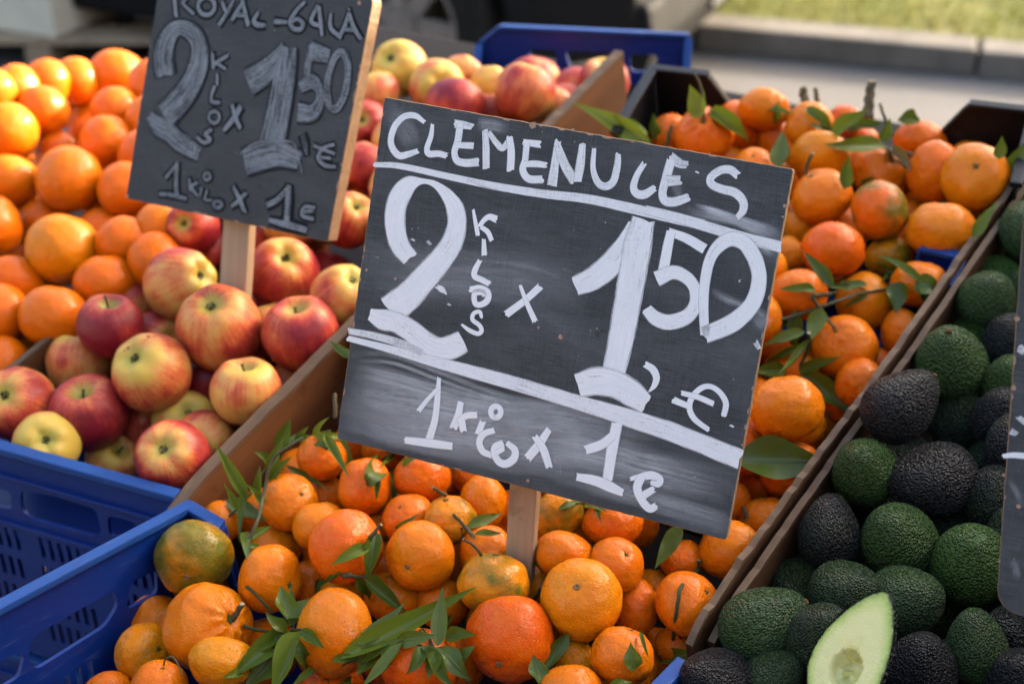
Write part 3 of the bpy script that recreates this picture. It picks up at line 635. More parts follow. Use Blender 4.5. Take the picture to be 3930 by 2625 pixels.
('v',(0.5138,1.2718,0.8764),0.0205,1.26,(-0.22,-0.155,0.963),0.2,0.5,'','green avocado at the right picture edge above the chalkboard'),
('c',(-0.1388,1.2689,0.8197),0.0268,0.93,(0.45,0.439,0.778),0.65,0,'*','0'),
('c',(-0.1023,1.314,0.8376),0.0293,0.93,(0.45,0.312,-0.837),0.37,0,'*','0'),
('c',(-0.0699,1.3721,0.8576),0.0272,0.93,(0.038,-0.073,0.997),0.6,0,'*','0'),
('c',(-0.0313,1.4189,0.8701),0.028,0.93,(-0.171,-0.032,0.985),0.71,0,'*','0'),
('c',(0.0006,1.4693,0.8847),0.029,0.93,(-0.493,0.638,-0.591),0.37,0,'*','0'),
('c',(0.031,1.5165,0.9004),0.0302,0.93,(-0.022,0.636,0.771),0.39,0,'*','0'),
('c',(-0.1333,1.1715,0.8043),0.0276,0.93,(-0.02,0.325,0.945),0.65,0,'*','0'),
('c',(-0.1039,1.2164,0.8146),0.0282,0.93,(-0.646,-0.432,0.629),0.45,0,'*','0'),
('c',(-0.0418,1.3229,0.8483),0.0269,0.93,(0.027,0.846,0.532),0.52,0,'*','0'),
('c',(-0.0185,1.3697,0.8564),0.027,0.93,(-0.093,-0.438,-0.894),0.52,0,'*','0'),
('c',(-0.0639,1.2617,0.8325),0.029,0.93,(0.158,-0.921,-0.355),0.73,0,'*','0'),
('c',(0.0253,1.4152,0.8751),0.0294,0.93,(-0.451,0.579,-0.679),0.58,0,'*','0'),
('c',(0.0571,1.4677,0.8889),0.0286,0.93,(-0.375,0.166,0.912),0.39,0,'*','0'),
('c',(-0.0969,1.1334,0.8015),0.0273,0.93,(-0.089,-0.217,0.972),0.41,0,'*','0'),
('c',(-0.011,1.2794,0.8381),0.027,0.93,(0.765,-0.588,0.264),0.49,0,'*','0'),
('c',(0.0273,1.3438,0.8634),0.0273,0.93,(0.153,0.287,0.946),0.41,0,'*','0'),
('c',(-0.0576,1.171,0.8094),0.0286,0.93,(-0.51,0.029,0.86),0.37,0,'*','0'),
('c',(0.1146,1.4718,0.894),0.0268,0.93,(0.761,-0.494,0.422),0.44,0,'*','0'),
('c',(-0.0208,1.2163,0.826),0.0283,0.93,(0.423,-0.364,0.83),0.56,0,'*','0'),
('c',(0.0778,1.3882,0.8725),0.0274,0.93,(-0.528,0.042,0.848),0.49,0,'*','0'),
('c',(0.0407,1.2699,0.8474),0.0289,0.93,(0.748,0.518,-0.415),0.46,0,'*','0'),
('c',(0.1251,1.4204,0.8905),0.028,0.93,(0.613,-0.193,0.766),0.67,0,'*','0'),
('c',(0.0778,1.3191,0.8609),0.0292,0.93,(0.43,-0.894,0.13),0.38,0,'*','0'),
('c',(0.1669,1.4667,0.9029),0.0269,0.93,(0.161,-0.987,-0.007),0.7,0,'*','0'),
('c',(-0.0162,1.1316,0.8036),0.0305,0.93,(-0.706,0.678,0.205),0.49,0,'*','0'),
('c',(0.026,1.1708,0.8234),0.0292,0.93,(-0.155,-0.795,0.587),0.37,0,'*','0'),
('c',(0.1255,1.3444,0.8748),0.0268,0.93,(0.378,0.788,0.485),0.4,0,'*','0'),
('c',(0.0613,1.2174,0.84),0.027,0.93,(0.693,0.202,-0.692),0.4,0,'*','0'),
('c',(0.0983,1.2542,0.8501),0.0268,0.93,(-0.063,-0.921,0.384),0.4,0,'*','0'),
('c',(0.1691,1.3755,0.884),0.029,0.93,(0.362,0.678,0.64),0.42,0,'*','0'),
('c',(0.198,1.4214,0.8974),0.0294,0.93,(-0.77,0.634,0.073),0.37,0,'*','0'),
('c',(0.0477,1.118,0.81),0.0276,0.93,(-0.041,0.489,0.871),0.38,0,'*','0'),
('c',(0.1436,1.29,0.8622),0.0289,0.93,(0.067,-0.578,0.813),0.49,0,'*','0'),
('c',(0.0915,1.1605,0.831),0.0306,0.93,(-0.152,-0.176,-0.973),0.64,0,'*','0'),
('c',(0.1405,1.225,0.8451),0.027,0.93,(0.96,-0.186,-0.21),0.52,0,'*','0'),
('c',(0.1943,1.3225,0.8742),0.0281,0.93,(-0.096,0.405,0.909),0.56,0,'*','0'),
('c',(0.2549,1.4334,0.9031),0.0288,0.93,(-0.453,0.281,0.846),0.41,0,'*','0'),
('c',(0.234,1.3598,0.8885),0.0267,0.93,(0.343,-0.793,0.504),0.73,0,'*','0'),
('c',(0.0646,1.056,0.8022),0.0295,0.93,(-0.219,0.105,0.97),0.6,0,'*','0'),
('c',(0.106,1.1014,0.8197),0.0276,0.93,(-0.266,0.511,0.817),0.37,0,'*','0'),
('c',(0.1893,1.2513,0.8555),0.0291,0.93,(0.521,0.766,0.376),0.72,0,'*','0'),
('c',(0.1507,1.1502,0.8361),0.0307,0.93,(0.615,-0.172,0.77),0.36,0,'*','0'),
('c',(0.2553,1.3093,0.8811),0.0283,0.93,(0.42,0.655,0.629),0.43,0,'*','0'),
('c',(0.1195,1.0484,0.8105),0.0279,0.93,(0.058,0.921,0.386),0.75,0,'*','0'),
('c',(0.1975,1.1906,0.8513),0.0286,0.93,(-0.712,0.177,0.68),0.55,0,'*','0'),
('c',(0.1621,1.0932,0.818),0.0288,0.93,(0.164,-0.597,0.785),0.68,0,'*','0'),
('c',(0.2416,1.234,0.8651),0.0275,0.93,(-0.973,-0.099,0.21),0.46,0,'*','0'),
('c',(0.1689,1.0212,0.8076),0.0285,0.93,(0.119,0.035,-0.992),0.73,0,'*','0'),
('a',(-0.2947,1.5318,0.8611),0.0337,0.93,(0.644,0.154,0.749),0.52,0.11,'*','0'),
('a',(-0.2558,1.5787,0.8775),0.0364,0.93,(-0.348,-0.382,0.857),0.4,0.12,'*','0'),
('a',(-0.2525,1.4842,0.8563),0.0348,0.93,(0.253,-0.829,0.499),0.42,0.32,'*','0'),
('a',(-0.1365,1.6122,0.8987),0.0335,0.93,(0.065,-0.858,0.51),0.3,0.31,'*','0'),
('a',(-0.1326,1.5189,0.8774),0.0349,0.93,(0.771,0.382,-0.509),0.37,0.25,'*','0'),
('a',(-0.0935,1.5675,0.895),0.0353,0.93,(0.743,-0.379,0.552),0.61,0.11,'*','0'),
('a',(-0.1228,1.4459,0.8635),0.0358,0.93,(0.62,-0.725,-0.3),0.37,0.11,'*','0'),
('a',(-0.0685,1.5093,0.8821),0.0351,0.93,(-0.139,-0.066,0.988),0.42,0.25,'*','0'),
('o',(-0.4701,1.8062,0.8963),0.041,0.93,(-0.13,-0.781,0.611),0.5,0,'*','0'),
('o',(-0.4608,1.7236,0.8827),0.0374,0.93,(-0.473,0.297,0.83),0.36,0,'*','0'),
('o',(-0.4013,1.7824,0.9034),0.0376,0.93,(-0.871,0.177,0.459),0.55,0,'*','0'),
('o',(-0.4528,1.6459,0.8636),0.0376,0.93,(-0.179,-0.984,0.026),0.63,0,'*','0'),
('o',(-0.3951,1.6972,0.8852),0.0408,0.93,(0.888,0.401,-0.226),0.38,0,'*','0'),
('o',(-0.3955,1.5908,0.8601),0.0378,0.93,(-0.444,-0.844,-0.3),0.57,0,'*','0'),
('v',(0.5314,1.3262,0.9189),0.0294,1.3,(0.06,0.994,-0.091),0.18,0.48,'*','0'),
('v',(0.4464,1.0234,0.8447),0.0304,1.3,(0.114,-0.539,-0.834),0.74,0.44,'*','0'),
('v',(0.4329,0.9426,0.8191),0.0294,1.3,(0.675,-0.356,0.646),0.5,0.31,'*','0'),
('a',(-0.3878,1.3516,0.7699),0.0349,0.93,(-0.703,0.543,-0.459),0.56,0.43,'*','1:shaded apple above the yellow apple with red blush and several dark bruise spots'),
('a',(-0.2226,1.5433,0.8318),0.035,0.93,(-0.128,-0.73,-0.671),0.48,0.18,'*','1:shaded apple left of the orange red apple at lower right corner of the rear chalkboard'),
('a',(-0.1321,1.7038,0.8779),0.0347,0.93,(-0.017,0.994,-0.107),0.38,0.4,'*','1:shaded apple right of the crimson apple between both chalkboards, upper one'),
('a',(-0.2636,1.347,0.7854),0.0333,0.93,(-0.323,0.455,0.83),0.59,0.4,'*','1:shaded apple left of the red streaked apple against the board left of the front chalkboard'),
('a',(-0.3092,1.1918,0.7458),0.0333,0.93,(-0.255,-0.934,0.251),0.53,0.22,'*','1:shaded apple right of the red striped apple with yellow eye hollow at the rim corner'),
('c',(-0.3235,0.9885,0.6824),0.0279,0.93,(-0.261,-0.965,-0.018),0.45,0,'*','1:shaded clementine above the brownish yellow clementine behind the knobby one at the crate side'),
('c',(-0.2907,1.0366,0.6922),0.0289,0.93,(0.159,-0.889,-0.429),0.51,0,'*','1:shaded clementine below the olive green and orange clementine in the crate corner'),
('c',(-0.243,1.1031,0.7175),0.0283,0.93,(0.779,-0.627,0.003),0.58,0,'*','1:shaded clementine left of the clementine with a grey scarred patch beside the long leafy sprig'),
('c',(-0.2076,1.1526,0.732),0.0278,0.93,(0.9,-0.006,0.436),0.47,0,'*','1:shaded clementine above the clementine with a grey scarred patch beside the long leafy sprig'),
('c',(-0.1205,1.1907,0.7463),0.0277,0.93,(0.976,-0.216,0.028),0.49,0,'*','1:shaded clementine right of the clementine scrap under the chalkboard edge right of the hanging leaves'),
('c',(-0.1711,1.0587,0.7143),0.03,0.93,(0.133,-0.316,0.94),0.75,0,'*','1:shaded clementine left of the big red orange clementine with woody stalk and two leaves'),
('c',(-0.2162,0.9545,0.6827),0.0295,0.93,(-0.399,0.802,-0.445),0.5,0,'*','1:shaded clementine right of the yellow dotted clementine below the knobby one'),
('c',(-0.1251,1.1128,0.7301),0.0302,0.93,(-0.578,0.011,0.816),0.55,0,'*','1:shaded clementine above the yellowish clementine behind the right shoulder of the big stalked one'),
('c',(-0.0675,1.1801,0.7526),0.0283,0.93,(-0.75,-0.661,-0.028),0.53,0,'*','1:shaded clementine above the clementine just under the front chalkboard left of the stake'),
('c',(-0.0728,1.1265,0.7383),0.0268,0.93,(0.949,-0.241,-0.202),0.58,0,'*','1:shaded clementine above the yellow green clementine with woody stub left of the front stake'),
('c',(0.2027,1.6077,0.88),0.0289,0.93,(0.264,-0.946,0.19),0.6,0,'*','1:shaded clementine below the clementine left of the necked one, above the chalkboard'),
('c',(-0.1614,0.9467,0.6945),0.0291,0.93,(0.293,0.117,0.949),0.58,0,'*','1:shaded clementine below the tall clementine above the big pale leaf, lower left middle'),
('c',(-0.1074,1.0236,0.714),0.0301,0.93,(0.051,-0.424,0.904),0.58,0,'*','1:shaded clementine left of the large clementine in the middle, right of the big stalked one'),
('c',(0.2204,1.5309,0.8638),0.0273,0.93,(-0.347,0.819,0.457),0.44,0,'*','1:shaded clementine below the necked clementine with pale sprig standing on top, back row'),
('c',(0.2559,1.5719,0.8786),0.0287,0.93,(-0.11,0.905,0.412),0.45,0,'*','1:shaded clementine left of the clementine just showing over the chalkboard top right with tiny stub'),
('c',(-0.1036,0.9287,0.697),0.0268,0.93,(0.163,-0.978,0.129),0.66,0,'*','1:shaded clementine left of the red orange clementine under the leafy twig at the bottom'),
('c',(-0.0374,1.0197,0.726),0.029,0.93,(-0.488,0.473,0.734),0.41,0,'*','1:shaded clementine left of the clementine with cut stub at the foot of the front stake'),
('c',(-0.005,1.072,0.7362),0.0293,0.93,(-0.121,-0.867,0.484),0.72,0,'*','1:shaded clementine right of the clementine touching the left side of the front stake'),
('c',(0.0252,1.1194,0.7564),0.03,0.93,(0.887,0.437,0.145),0.41,0,'*','1:shaded clementine above the yellow green clementine right of the front stake'),
('c',(-0.0499,0.9222,0.7017),0.0279,0.93,(-0.895,0.087,-0.438),0.62,0,'*','1:shaded clementine right of the red orange clementine under the leafy twig at the bottom'),
('c',(0.3069,1.5398,0.8744),0.0307,0.93,(-0.665,0.479,0.573),0.58,0,'*','1:shaded clementine right of the clementine just showing over the chalkboard top right with tiny stub'),
('c',(-0.0136,0.959,0.7124),0.0272,0.93,(-0.169,-0.501,0.849),0.45,0,'*','1:shaded clementine above the largest red orange clementine at the bottom middle'),
('c',(0.0187,1.0209,0.7318),0.0293,0.93,(0.404,-0.221,0.888),0.7,0,'*','1:shaded clementine above the brownish clementine behind the navelled light one'),
('c',(0.0551,1.0657,0.743),0.0302,0.93,(0.977,-0.015,0.214),0.54,0,'*','1:shaded clementine right of the yellow green clementine right of the front stake'),
('c',(0.0864,1.1143,0.7611),0.0288,0.93,(0.38,-0.112,0.918),0.51,0,'*','1:shaded clementine above the clementine below the yellow green one right of the stake'),
('c',(0.3508,1.5705,0.8919),0.0282,0.93,(-0.281,0.022,0.959),0.58,0,'*','1:shaded clementine left of the yellow orange clementine behind the upright stub'),
('c',(0.3196,1.4639,0.8597),0.0294,0.93,(0.913,0.21,0.35),0.66,0,'*','1:shaded clementine above the clementine half behind the chalkboard beside the bright red orange one'),
('c',(0.0366,0.9318,0.709),0.0302,0.93,(0.319,0.814,0.486),0.66,0,'*','1:shaded clementine left of the yellowish clementine below the navelled light one'),
('c',(0.1089,1.0557,0.7472),0.0275,0.93,(-0.433,-0.762,-0.482),0.52,0,'*','1:shaded clementine above the clementine with green star button above the navelled light one'),
('c',(0.4082,1.5536,0.8933),0.0282,0.93,(0.798,-0.502,0.332),0.58,0,'*','1:shaded clementine left of the clementine with dry husk and twig, centre of the back pile'),
('c',(0.1587,1.0752,0.7569),0.027,0.93,(-0.832,-0.238,0.502),0.55,0,'*','1:shaded clementine left of the clementine mostly behind the chalkboard right edge above its lower corner'),
('c',(0.3362,1.3823,0.8458),0.0268,0.93,(0.412,0.71,-0.571),0.64,0,'*','1:shaded clementine below the bright red orange clementine right of the chalkboard 50'),
('c',(0.3697,1.4331,0.866),0.0288,0.93,(0.347,0.571,0.744),0.59,0,'*','1:shaded clementine above the bright red orange clementine right of the chalkboard 50'),
('c',(0.2382,1.1886,0.7925),0.0287,0.93,(-0.894,0.348,-0.283),0.65,0,'*','1:shaded clementine above the clementine scrap at chalkboard edge under the largest right one'),
('c',(0.0942,0.8952,0.7152),0.0272,0.93,(-0.56,0.599,0.572),0.47,0,'*','1:shaded clementine left of the clementine scrap between the cracked one and the board end'),
('c',(0.2778,1.1535,0.7867),0.0273,0.93,(-0.42,0.477,0.772),0.45,0,'*','1:shaded clementine below the largest clementine right of the chalkboard euro sign'),
('c',(0.4741,1.4932,0.8855),0.0298,0.93,(-0.993,0.021,0.113),0.68,0,'*','1:shaded clementine below the clementine left of the rightmost back one'),
('c',(0.439,1.4092,0.8684),0.0274,0.93,(0.386,-0.109,0.916),0.68,0,'*','1:shaded clementine right of the olive yellow clementine in the middle of the right pile'),
('c',(0.4901,1.4291,0.8781),0.0293,0.93,(0.483,0.77,-0.417),0.53,0,'*','1:shaded clementine right of the large rough clementine resting on the small blue rim'),
('c',(0.4461,1.3275,0.8486),0.0276,0.93,(0.268,0.722,0.637),0.57,0,'*','1:shaded clementine right of the clementine under the five leaf sprig near the blue rim'),
('c',(0.5678,1.5384,0.909),0.0281,0.93,(0.682,0.458,-0.571),0.66,0,'*','1:shaded clementine right of the rightmost back clementine with green button facing out'),
('c',(0.4793,1.3673,0.8664),0.0278,0.93,(-0.744,0.665,-0.067),0.73,0,'*','1:shaded clementine below the large rough clementine resting on the small blue rim'),
('c',(0.5374,1.461,0.8883),0.03,0.93,(-0.914,-0.27,-0.304),0.69,0,'*','1:shaded clementine below the rightmost back clementine with green button facing out'),
('a',(-0.1972,1.6553,0.8373),0.0339,0.93,(-0.122,-0.879,0.461),0.55,0.42,'*','1:shaded apple left of the yellow topped red apple between both chalkboards, middle one'),
('a',(0.0256,1.8089,0.9021),0.0359,0.93,(-0.977,-0.154,-0.147),0.67,0.22,'*','1:shaded apple left of the dark red apple furthest right before the empty blue crate'),
('a',(-0.2738,1.2509,0.7451),0.0339,0.93,(0.719,0.405,0.565),0.5,0.32,'*','1:shaded apple below the knobby orange yellow apple against the wooden board'),
('a',(-0.1757,1.3721,0.7788),0.0336,0.93,(-0.289,-0.798,0.529),0.49,0.28,'*','1:shaded apple below the pale peach apple cut by left edge of the front chalkboard'),
('a',(-0.0076,1.6664,0.8695),0.0346,0.93,(-0.48,0.852,-0.208),0.38,0.13,'*','1:shaded apple below the yellowish apple left of the tall orange red one'),
('a',(0.1211,1.7911,0.9093),0.0339,0.93,(0.005,-0.076,0.997),0.58,0.17,'*','1:shaded apple right of the dark red apple furthest right before the empty blue crate'),
('o',(-0.5633,1.7938,0.8217),0.0395,0.93,(0.988,0.046,0.149),0.63,0,'*','1:shaded orange left of the orange midway up the left edge of the rear chalkboard'),
('o',(-0.5058,1.6419,0.7957),0.0368,0.93,(0.62,-0.123,0.775),0.58,0,'*','1:shaded orange above the orange partly hidden behind the one right of the yellowish one'),
('o',(-0.4445,1.6101,0.7968),0.0374,0.93,(-0.867,-0.032,0.496),0.62,0,'*','1:shaded orange above the orange just under the rear chalkboard, meeting the first apples'),
('o',(-0.3864,1.6561,0.8179),0.0397,0.93,(-0.608,0.502,0.615),0.51,0,'*','1:shaded orange right of the orange just under the rear chalkboard, meeting the first apples'),
('o',(-0.3822,1.5705,0.796),0.0377,0.93,(-0.081,0.901,0.426),0.41,0,'*','1:shaded orange right of the orange touching the topmost visible end of the left wooden board'),
('v',(0.2125,0.8956,0.7241),0.0313,1.3,(0.301,-0.932,0.201),0.71,0.24,'*','1:shaded avocado left of the small avocado with tan vein marks left of the cut half'),
('v',(0.285,1.0029,0.7552),0.029,1.3,(0.375,-0.499,0.781),0.23,0.44,'*','1:shaded avocado below the tall blue black avocado leaning on the wooden board'),
('v',(0.3601,1.1003,0.7888),0.0294,1.3,(0.827,-0.451,0.335),0.62,0.14,'*','1:shaded avocado left of the big purple black avocado lying sideways in the middle'),
('v',(0.2877,0.9312,0.7406),0.0309,1.3,(0.75,0.433,0.5),0.68,0.19,'*','1:shaded avocado right of the small avocado with tan vein marks left of the cut half'),
('v',(0.2492,0.8447,0.7238),0.0312,1.3,(0.764,0.616,-0.192),0.88,0.32,'*','1:shaded avocado below the small avocado with tan vein marks left of the cut half'),
('v',(0.5387,1.3374,0.8608),0.0294,1.3,(0.044,-0.197,0.979),0.6,0.16,'*','1:shaded avocado above the green avocado at the right picture edge above the chalkboard'),
('v',(0.5,1.2479,0.8363),0.0294,1.3,(0.369,0.722,0.585),0.59,0.46,'*','1:shaded avocado above the grey purple avocado beside the right hand chalkboard, upper one'),
('v',(0.3065,0.8692,0.7352),0.0316,1.3,(0.805,0.523,0.28),0.82,0.29,'*','1:shaded avocado left of the purple black avocado right of the cut half'),
('v',(0.3446,0.941,0.7509),0.0301,1.3,(-0.823,-0.108,0.558),0.45,0.48,'*','1:shaded avocado right of the green avocado right behind the tip of the cut half'),
('v',(0.4374,1.0032,0.7795),0.0286,1.3,(-0.152,-0.926,0.347),0.61,0.23,'*','1:shaded avocado below the brown green avocado half behind the right hand chalkboard'),
('v',(0.368,0.8607,0.7351),0.0316,1.3,(0.915,0.083,0.394),0.77,0.29,'*','1:shaded avocado below the long dark green avocado at the lower right'),
('v',(0.4054,0.9149,0.7554),0.0291,1.3,(0.055,0.506,0.861),0.61,0.14,'*','1:shaded avocado left of the brownish avocado under the lower corner of the right hand chalkboard'),
('a',(-0.2582,1.567,0.7737),0.0341,0.93,(-0.795,-0.484,0.366),0.33,0.48,'*','2:shaded apple above the half crimson half yellow apple right of the rear sign stake'),
('a',(-0.2902,1.3714,0.73),0.0361,0.93,(-0.848,0.527,-0.048),0.49,0.14,'*','2:shaded apple above the knobby orange yellow apple against the wooden board'),
('a',(0.0342,1.883,0.8745),0.0362,0.93,(-0.063,-0.911,0.408),0.55,0.12,'*','2:shaded apple right of the yellowish apple left of the tall orange red one'),
('a',(0.0252,1.7284,0.8387),0.0342,0.93,(0.482,0.857,-0.18),0.46,0.46,'*','2:shaded apple below the dark red apple furthest right before the empty blue crate'),
('a',(0.0881,1.8376,0.8771),0.0353,0.93,(0.203,0.948,0.245),0.46,0.1,'*','2:shaded apple right of the apple with sunlit right side behind the dark eyed yellow one'),
('a',(-0.1909,1.307,0.7229),0.0332,0.93,(0.286,-0.02,0.958),0.53,0.38,'*','2:shaded apple right of the shaded apple low against the wooden board'),
('o',(-0.6678,1.8025,0.7713),0.0375,0.93,(-0.221,-0.973,0.075),0.37,0,'*','2:shaded orange right of the smooth orange near left edge below the glinting one'),
('c',(-0.4914,0.7531,0.7566),0.0305,0.92,(0.632,0.43,0.645),0.68,0,'*','9'),
('c',(-0.4485,0.7955,0.7504),0.0303,0.92,(0.055,0.733,0.678),0.29,0,'*','9'),
('c',(-0.4445,0.7147,0.7539),0.0302,0.92,(0.371,-0.009,0.929),0.18,0,'*','9'),
('c',(-0.4033,0.7553,0.7505),0.0292,0.92,(-0.792,-0.173,0.586),0.62,0,'*','9'),
('c',(-0.3557,0.7925,0.756),0.0288,0.92,(-0.103,0.826,0.554),0.76,0,'*','9'),
('c',(-0.3956,0.6719,0.756),0.0304,0.92,(0.464,0.192,0.865),0.21,0,'*','9'),
('c',(-0.3471,0.7098,0.7516),0.0295,0.92,(-0.423,0.887,0.188),0.7,0,'*','9'),
('c',(-0.3001,0.7892,0.751),0.0298,0.92,(-0.301,0.053,-0.952),0.19,0,'*','9'),
('c',(-0.3536,0.6303,0.7585),0.0278,0.92,(-0.06,-0.737,-0.673),0.75,0,'*','9'),
('c',(-0.2951,0.7331,0.7561),0.0276,0.92,(-0.089,-0.505,0.858),0.77,0,'*','9'),
('c',(-0.309,0.6637,0.7501),0.0309,0.92,(0.455,0.338,-0.824),0.7,0,'*','9'),
('c',(-0.2441,0.7715,0.7497),0.0282,0.92,(0.53,0.565,0.633),0.14,0,'*','9'),
('c',(-0.3073,0.5905,0.752),0.0277,0.92,(-0.035,-0.285,0.958),0.21,0,'*','9'),
('c',(-0.2501,0.6962,0.7501),0.028,0.92,(0.618,-0.651,-0.44),0.13,0,'*','9'),
('c',(-0.1863,0.7739,0.7614),0.0302,0.92,(-0.922,-0.338,-0.191),0.25,0,'*','9'),
('c',(-0.2546,0.6266,0.7568),0.0277,0.92,(-0.253,-0.315,0.915),0.4,0,'*','9'),
('c',(-0.1926,0.719,0.753),0.0282,0.92,(-0.239,-0.784,0.573),0.4,0,'*','9'),
('c',(-0.1322,0.7966,0.7496),0.0309,0.92,(-0.608,-0.291,0.739),0.73,0,'*','9'),
('c',(-0.2618,0.5512,0.754),0.031,0.92,(-0.663,0.591,0.46),0.36,0,'*','9'),
('c',(-0.2042,0.6565,0.7608),0.0304,0.92,(-0.653,0.673,0.347),0.29,0,'*','9'),
('c',(-0.1386,0.7375,0.7605),0.0306,0.92,(-0.025,0.942,0.335),0.67,0,'*','9'),
('c',(-0.2128,0.593,0.7512),0.0279,0.92,(0.518,0.675,0.526),0.56,0,'*','9'),
('c',(-0.1485,0.6744,0.7557),0.0286,0.92,(-0.811,0.41,-0.418),0.15,0,'*','9'),
('c',(-0.0857,0.7604,0.7581),0.0293,0.92,(-0.72,0.35,0.6),0.77,0,'*','9'),
('c',(-0.2124,0.5206,0.7575),0.0286,0.92,(-0.813,0.501,0.298),0.13,0,'*','9'),
('c',(-0.16,0.6035,0.7522),0.0286,0.92,(-0.407,0.409,0.817),0.44,0,'*','9'),
('c',(-0.0959,0.6988,0.7558),0.0278,0.92,(0.205,0.743,0.638),0.76,0,'*','9'),
('c',(-0.0282,0.7831,0.7569),0.0294,0.92,(0.102,0.549,0.83),0.35,0,'*','9'),
('c',(-0.1548,0.5439,0.7508),0.0291,0.92,(-0.179,-0.84,0.511),0.81,0,'*','9'),
('c',(-0.1078,0.6253,0.7497),0.0285,0.92,(0.866,0.325,0.379),0.57,0,'*','9'),
('c',(-0.0403,0.7206,0.7535),0.0302,0.92,(-0.355,-0.269,0.895),0.31,0,'*','9'),
('c',(-0.1433,0.486,0.7602),0.0296,0.92,(-0.485,-0.159,0.86),0.51,0,'*','9'),
('c',(-0.1029,0.56,0.7599),0.0284,0.92,(0.147,-0.439,-0.886),0.58,0,'*','9'),
('c',(-0.0487,0.6577,0.7548),0.0282,0.92,(-0.794,0.048,0.606),0.28,0,'*','9'),
('c',(0.015,0.7399,0.7587),0.0276,0.92,(-0.767,-0.123,-0.63),0.5,0,'*','9'),
('c',(-0.0578,0.5955,0.7527),0.0299,0.92,(0.386,0.562,-0.731),0.22,0,'*','9'),
('c',(-0.0871,0.496,0.7508),0.0289,0.92,(0.525,-0.198,0.828),0.41,0,'*','9'),
('v',(0.5723,1.2704,0.911),0.032,1.3,(0.784,-0.191,0.59),0.78,0.5,'*','9'),
('v',(0.5258,1.1698,0.8832),0.031,1.3,(-0.653,0.034,0.757),0.44,0.48,'*','9'),
('v',(0.3057,0.762,0.7664),0.0333,1.3,(-0.291,0.591,0.752),0.69,0.22,'*','9'),
('v',(0.5044,1.079,0.8624),0.0323,1.3,(-0.037,-0.4,0.916),0.46,0.37,'*','9'),
('v',(0.5863,1.2061,0.8983),0.0317,1.3,(-0.722,0.469,0.509),0.49,0.15,'*','9'),
('v',(0.4826,0.9719,0.8337),0.0297,1.3,(0.037,-0.121,0.992),0.62,0.27,'*','9'),
('v',(0.5596,1.1146,0.8734),0.0319,1.3,(-0.209,0.674,0.708),0.49,0.13,'*','9'),
('v',(0.6348,1.2403,0.9124),0.0295,1.3,(-0.44,0.844,0.305),0.38,0.19,'*','9'),
('v',(0.4459,0.8853,0.8112),0.0311,1.3,(-0.93,0.303,0.206),0.44,0.23,'*','9'),
('v',(0.5159,1.0155,0.8506),0.0306,1.3,(0.336,-0.915,0.222),0.17,0.16,'*','9'),
('v',(0.3648,0.7305,0.7709),0.0317,1.3,(-0.448,0.361,0.818),0.3,0.4,'*','9'),
('v',(0.6126,1.1522,0.8913),0.0314,1.3,(0.588,-0.286,-0.756),0.56,0.17,'*','9'),
('v',(0.5691,1.0552,0.8634),0.0306,1.3,(0.28,0.095,0.955),0.17,0.48,'*','9'),
('v',(0.5011,0.9136,0.8246),0.0308,1.3,(0.935,0.288,0.207),0.64,0.23,'*','9'),
('v',(0.6634,1.1869,0.9011),0.0321,1.3,(-0.468,-0.703,-0.536),0.51,0.23,'*','9'),
('v',(0.428,0.7626,0.7812),0.0297,1.3,(0.285,-0.93,-0.233),0.82,0.26,'*','9'),
('v',(0.4635,0.8214,0.7996),0.0319,1.3,(0.613,-0.647,0.454),0.46,0.36,'*','9'),
('v',(0.5428,0.9627,0.8443),0.0318,1.3,(0.509,-0.713,-0.482),0.58,0.32,'*','9'),
('v',(0.6223,1.0889,0.8791),0.0297,1.3,(-0.034,-0.384,-0.923),0.74,0.44,'*','9'),
('v',(0.4131,0.6843,0.7636),0.033,1.3,(-0.622,-0.388,0.68),0.76,0.35,'*','9'),
('v',(0.5964,1.0014,0.8559),0.0299,1.3,(0.287,0.555,0.78),0.24,0.22,'*','9'),
('v',(0.5186,0.8536,0.8168),0.033,1.3,(-0.207,-0.959,-0.192),0.16,0.27,'*','9'),
('v',(0.6803,1.1218,0.8968),0.0303,1.3,(0.415,-0.797,0.439),0.4,0.47,'*','9'),
('v',(0.5648,0.9001,0.8274),0.0295,1.3,(0.039,0.14,0.989),0.31,0.19,'*','9'),
('v',(0.6037,0.9387,0.84),0.0296,1.3,(-0.114,0.958,-0.263),0.84,0.13,'*','9'),
('v',(0.6568,1.0294,0.8733),0.0303,1.3,(0.129,-0.019,0.992),0.6,0.23,'*','9'),
('v',(0.7312,1.1593,0.9085),0.0302,1.3,(-0.354,0.517,0.779),0.25,0.42,'*','9'),
('v',(0.7036,1.0671,0.8845),0.0312,1.3,(0.347,0.767,0.54),0.39,0.26,'*','9'),
]
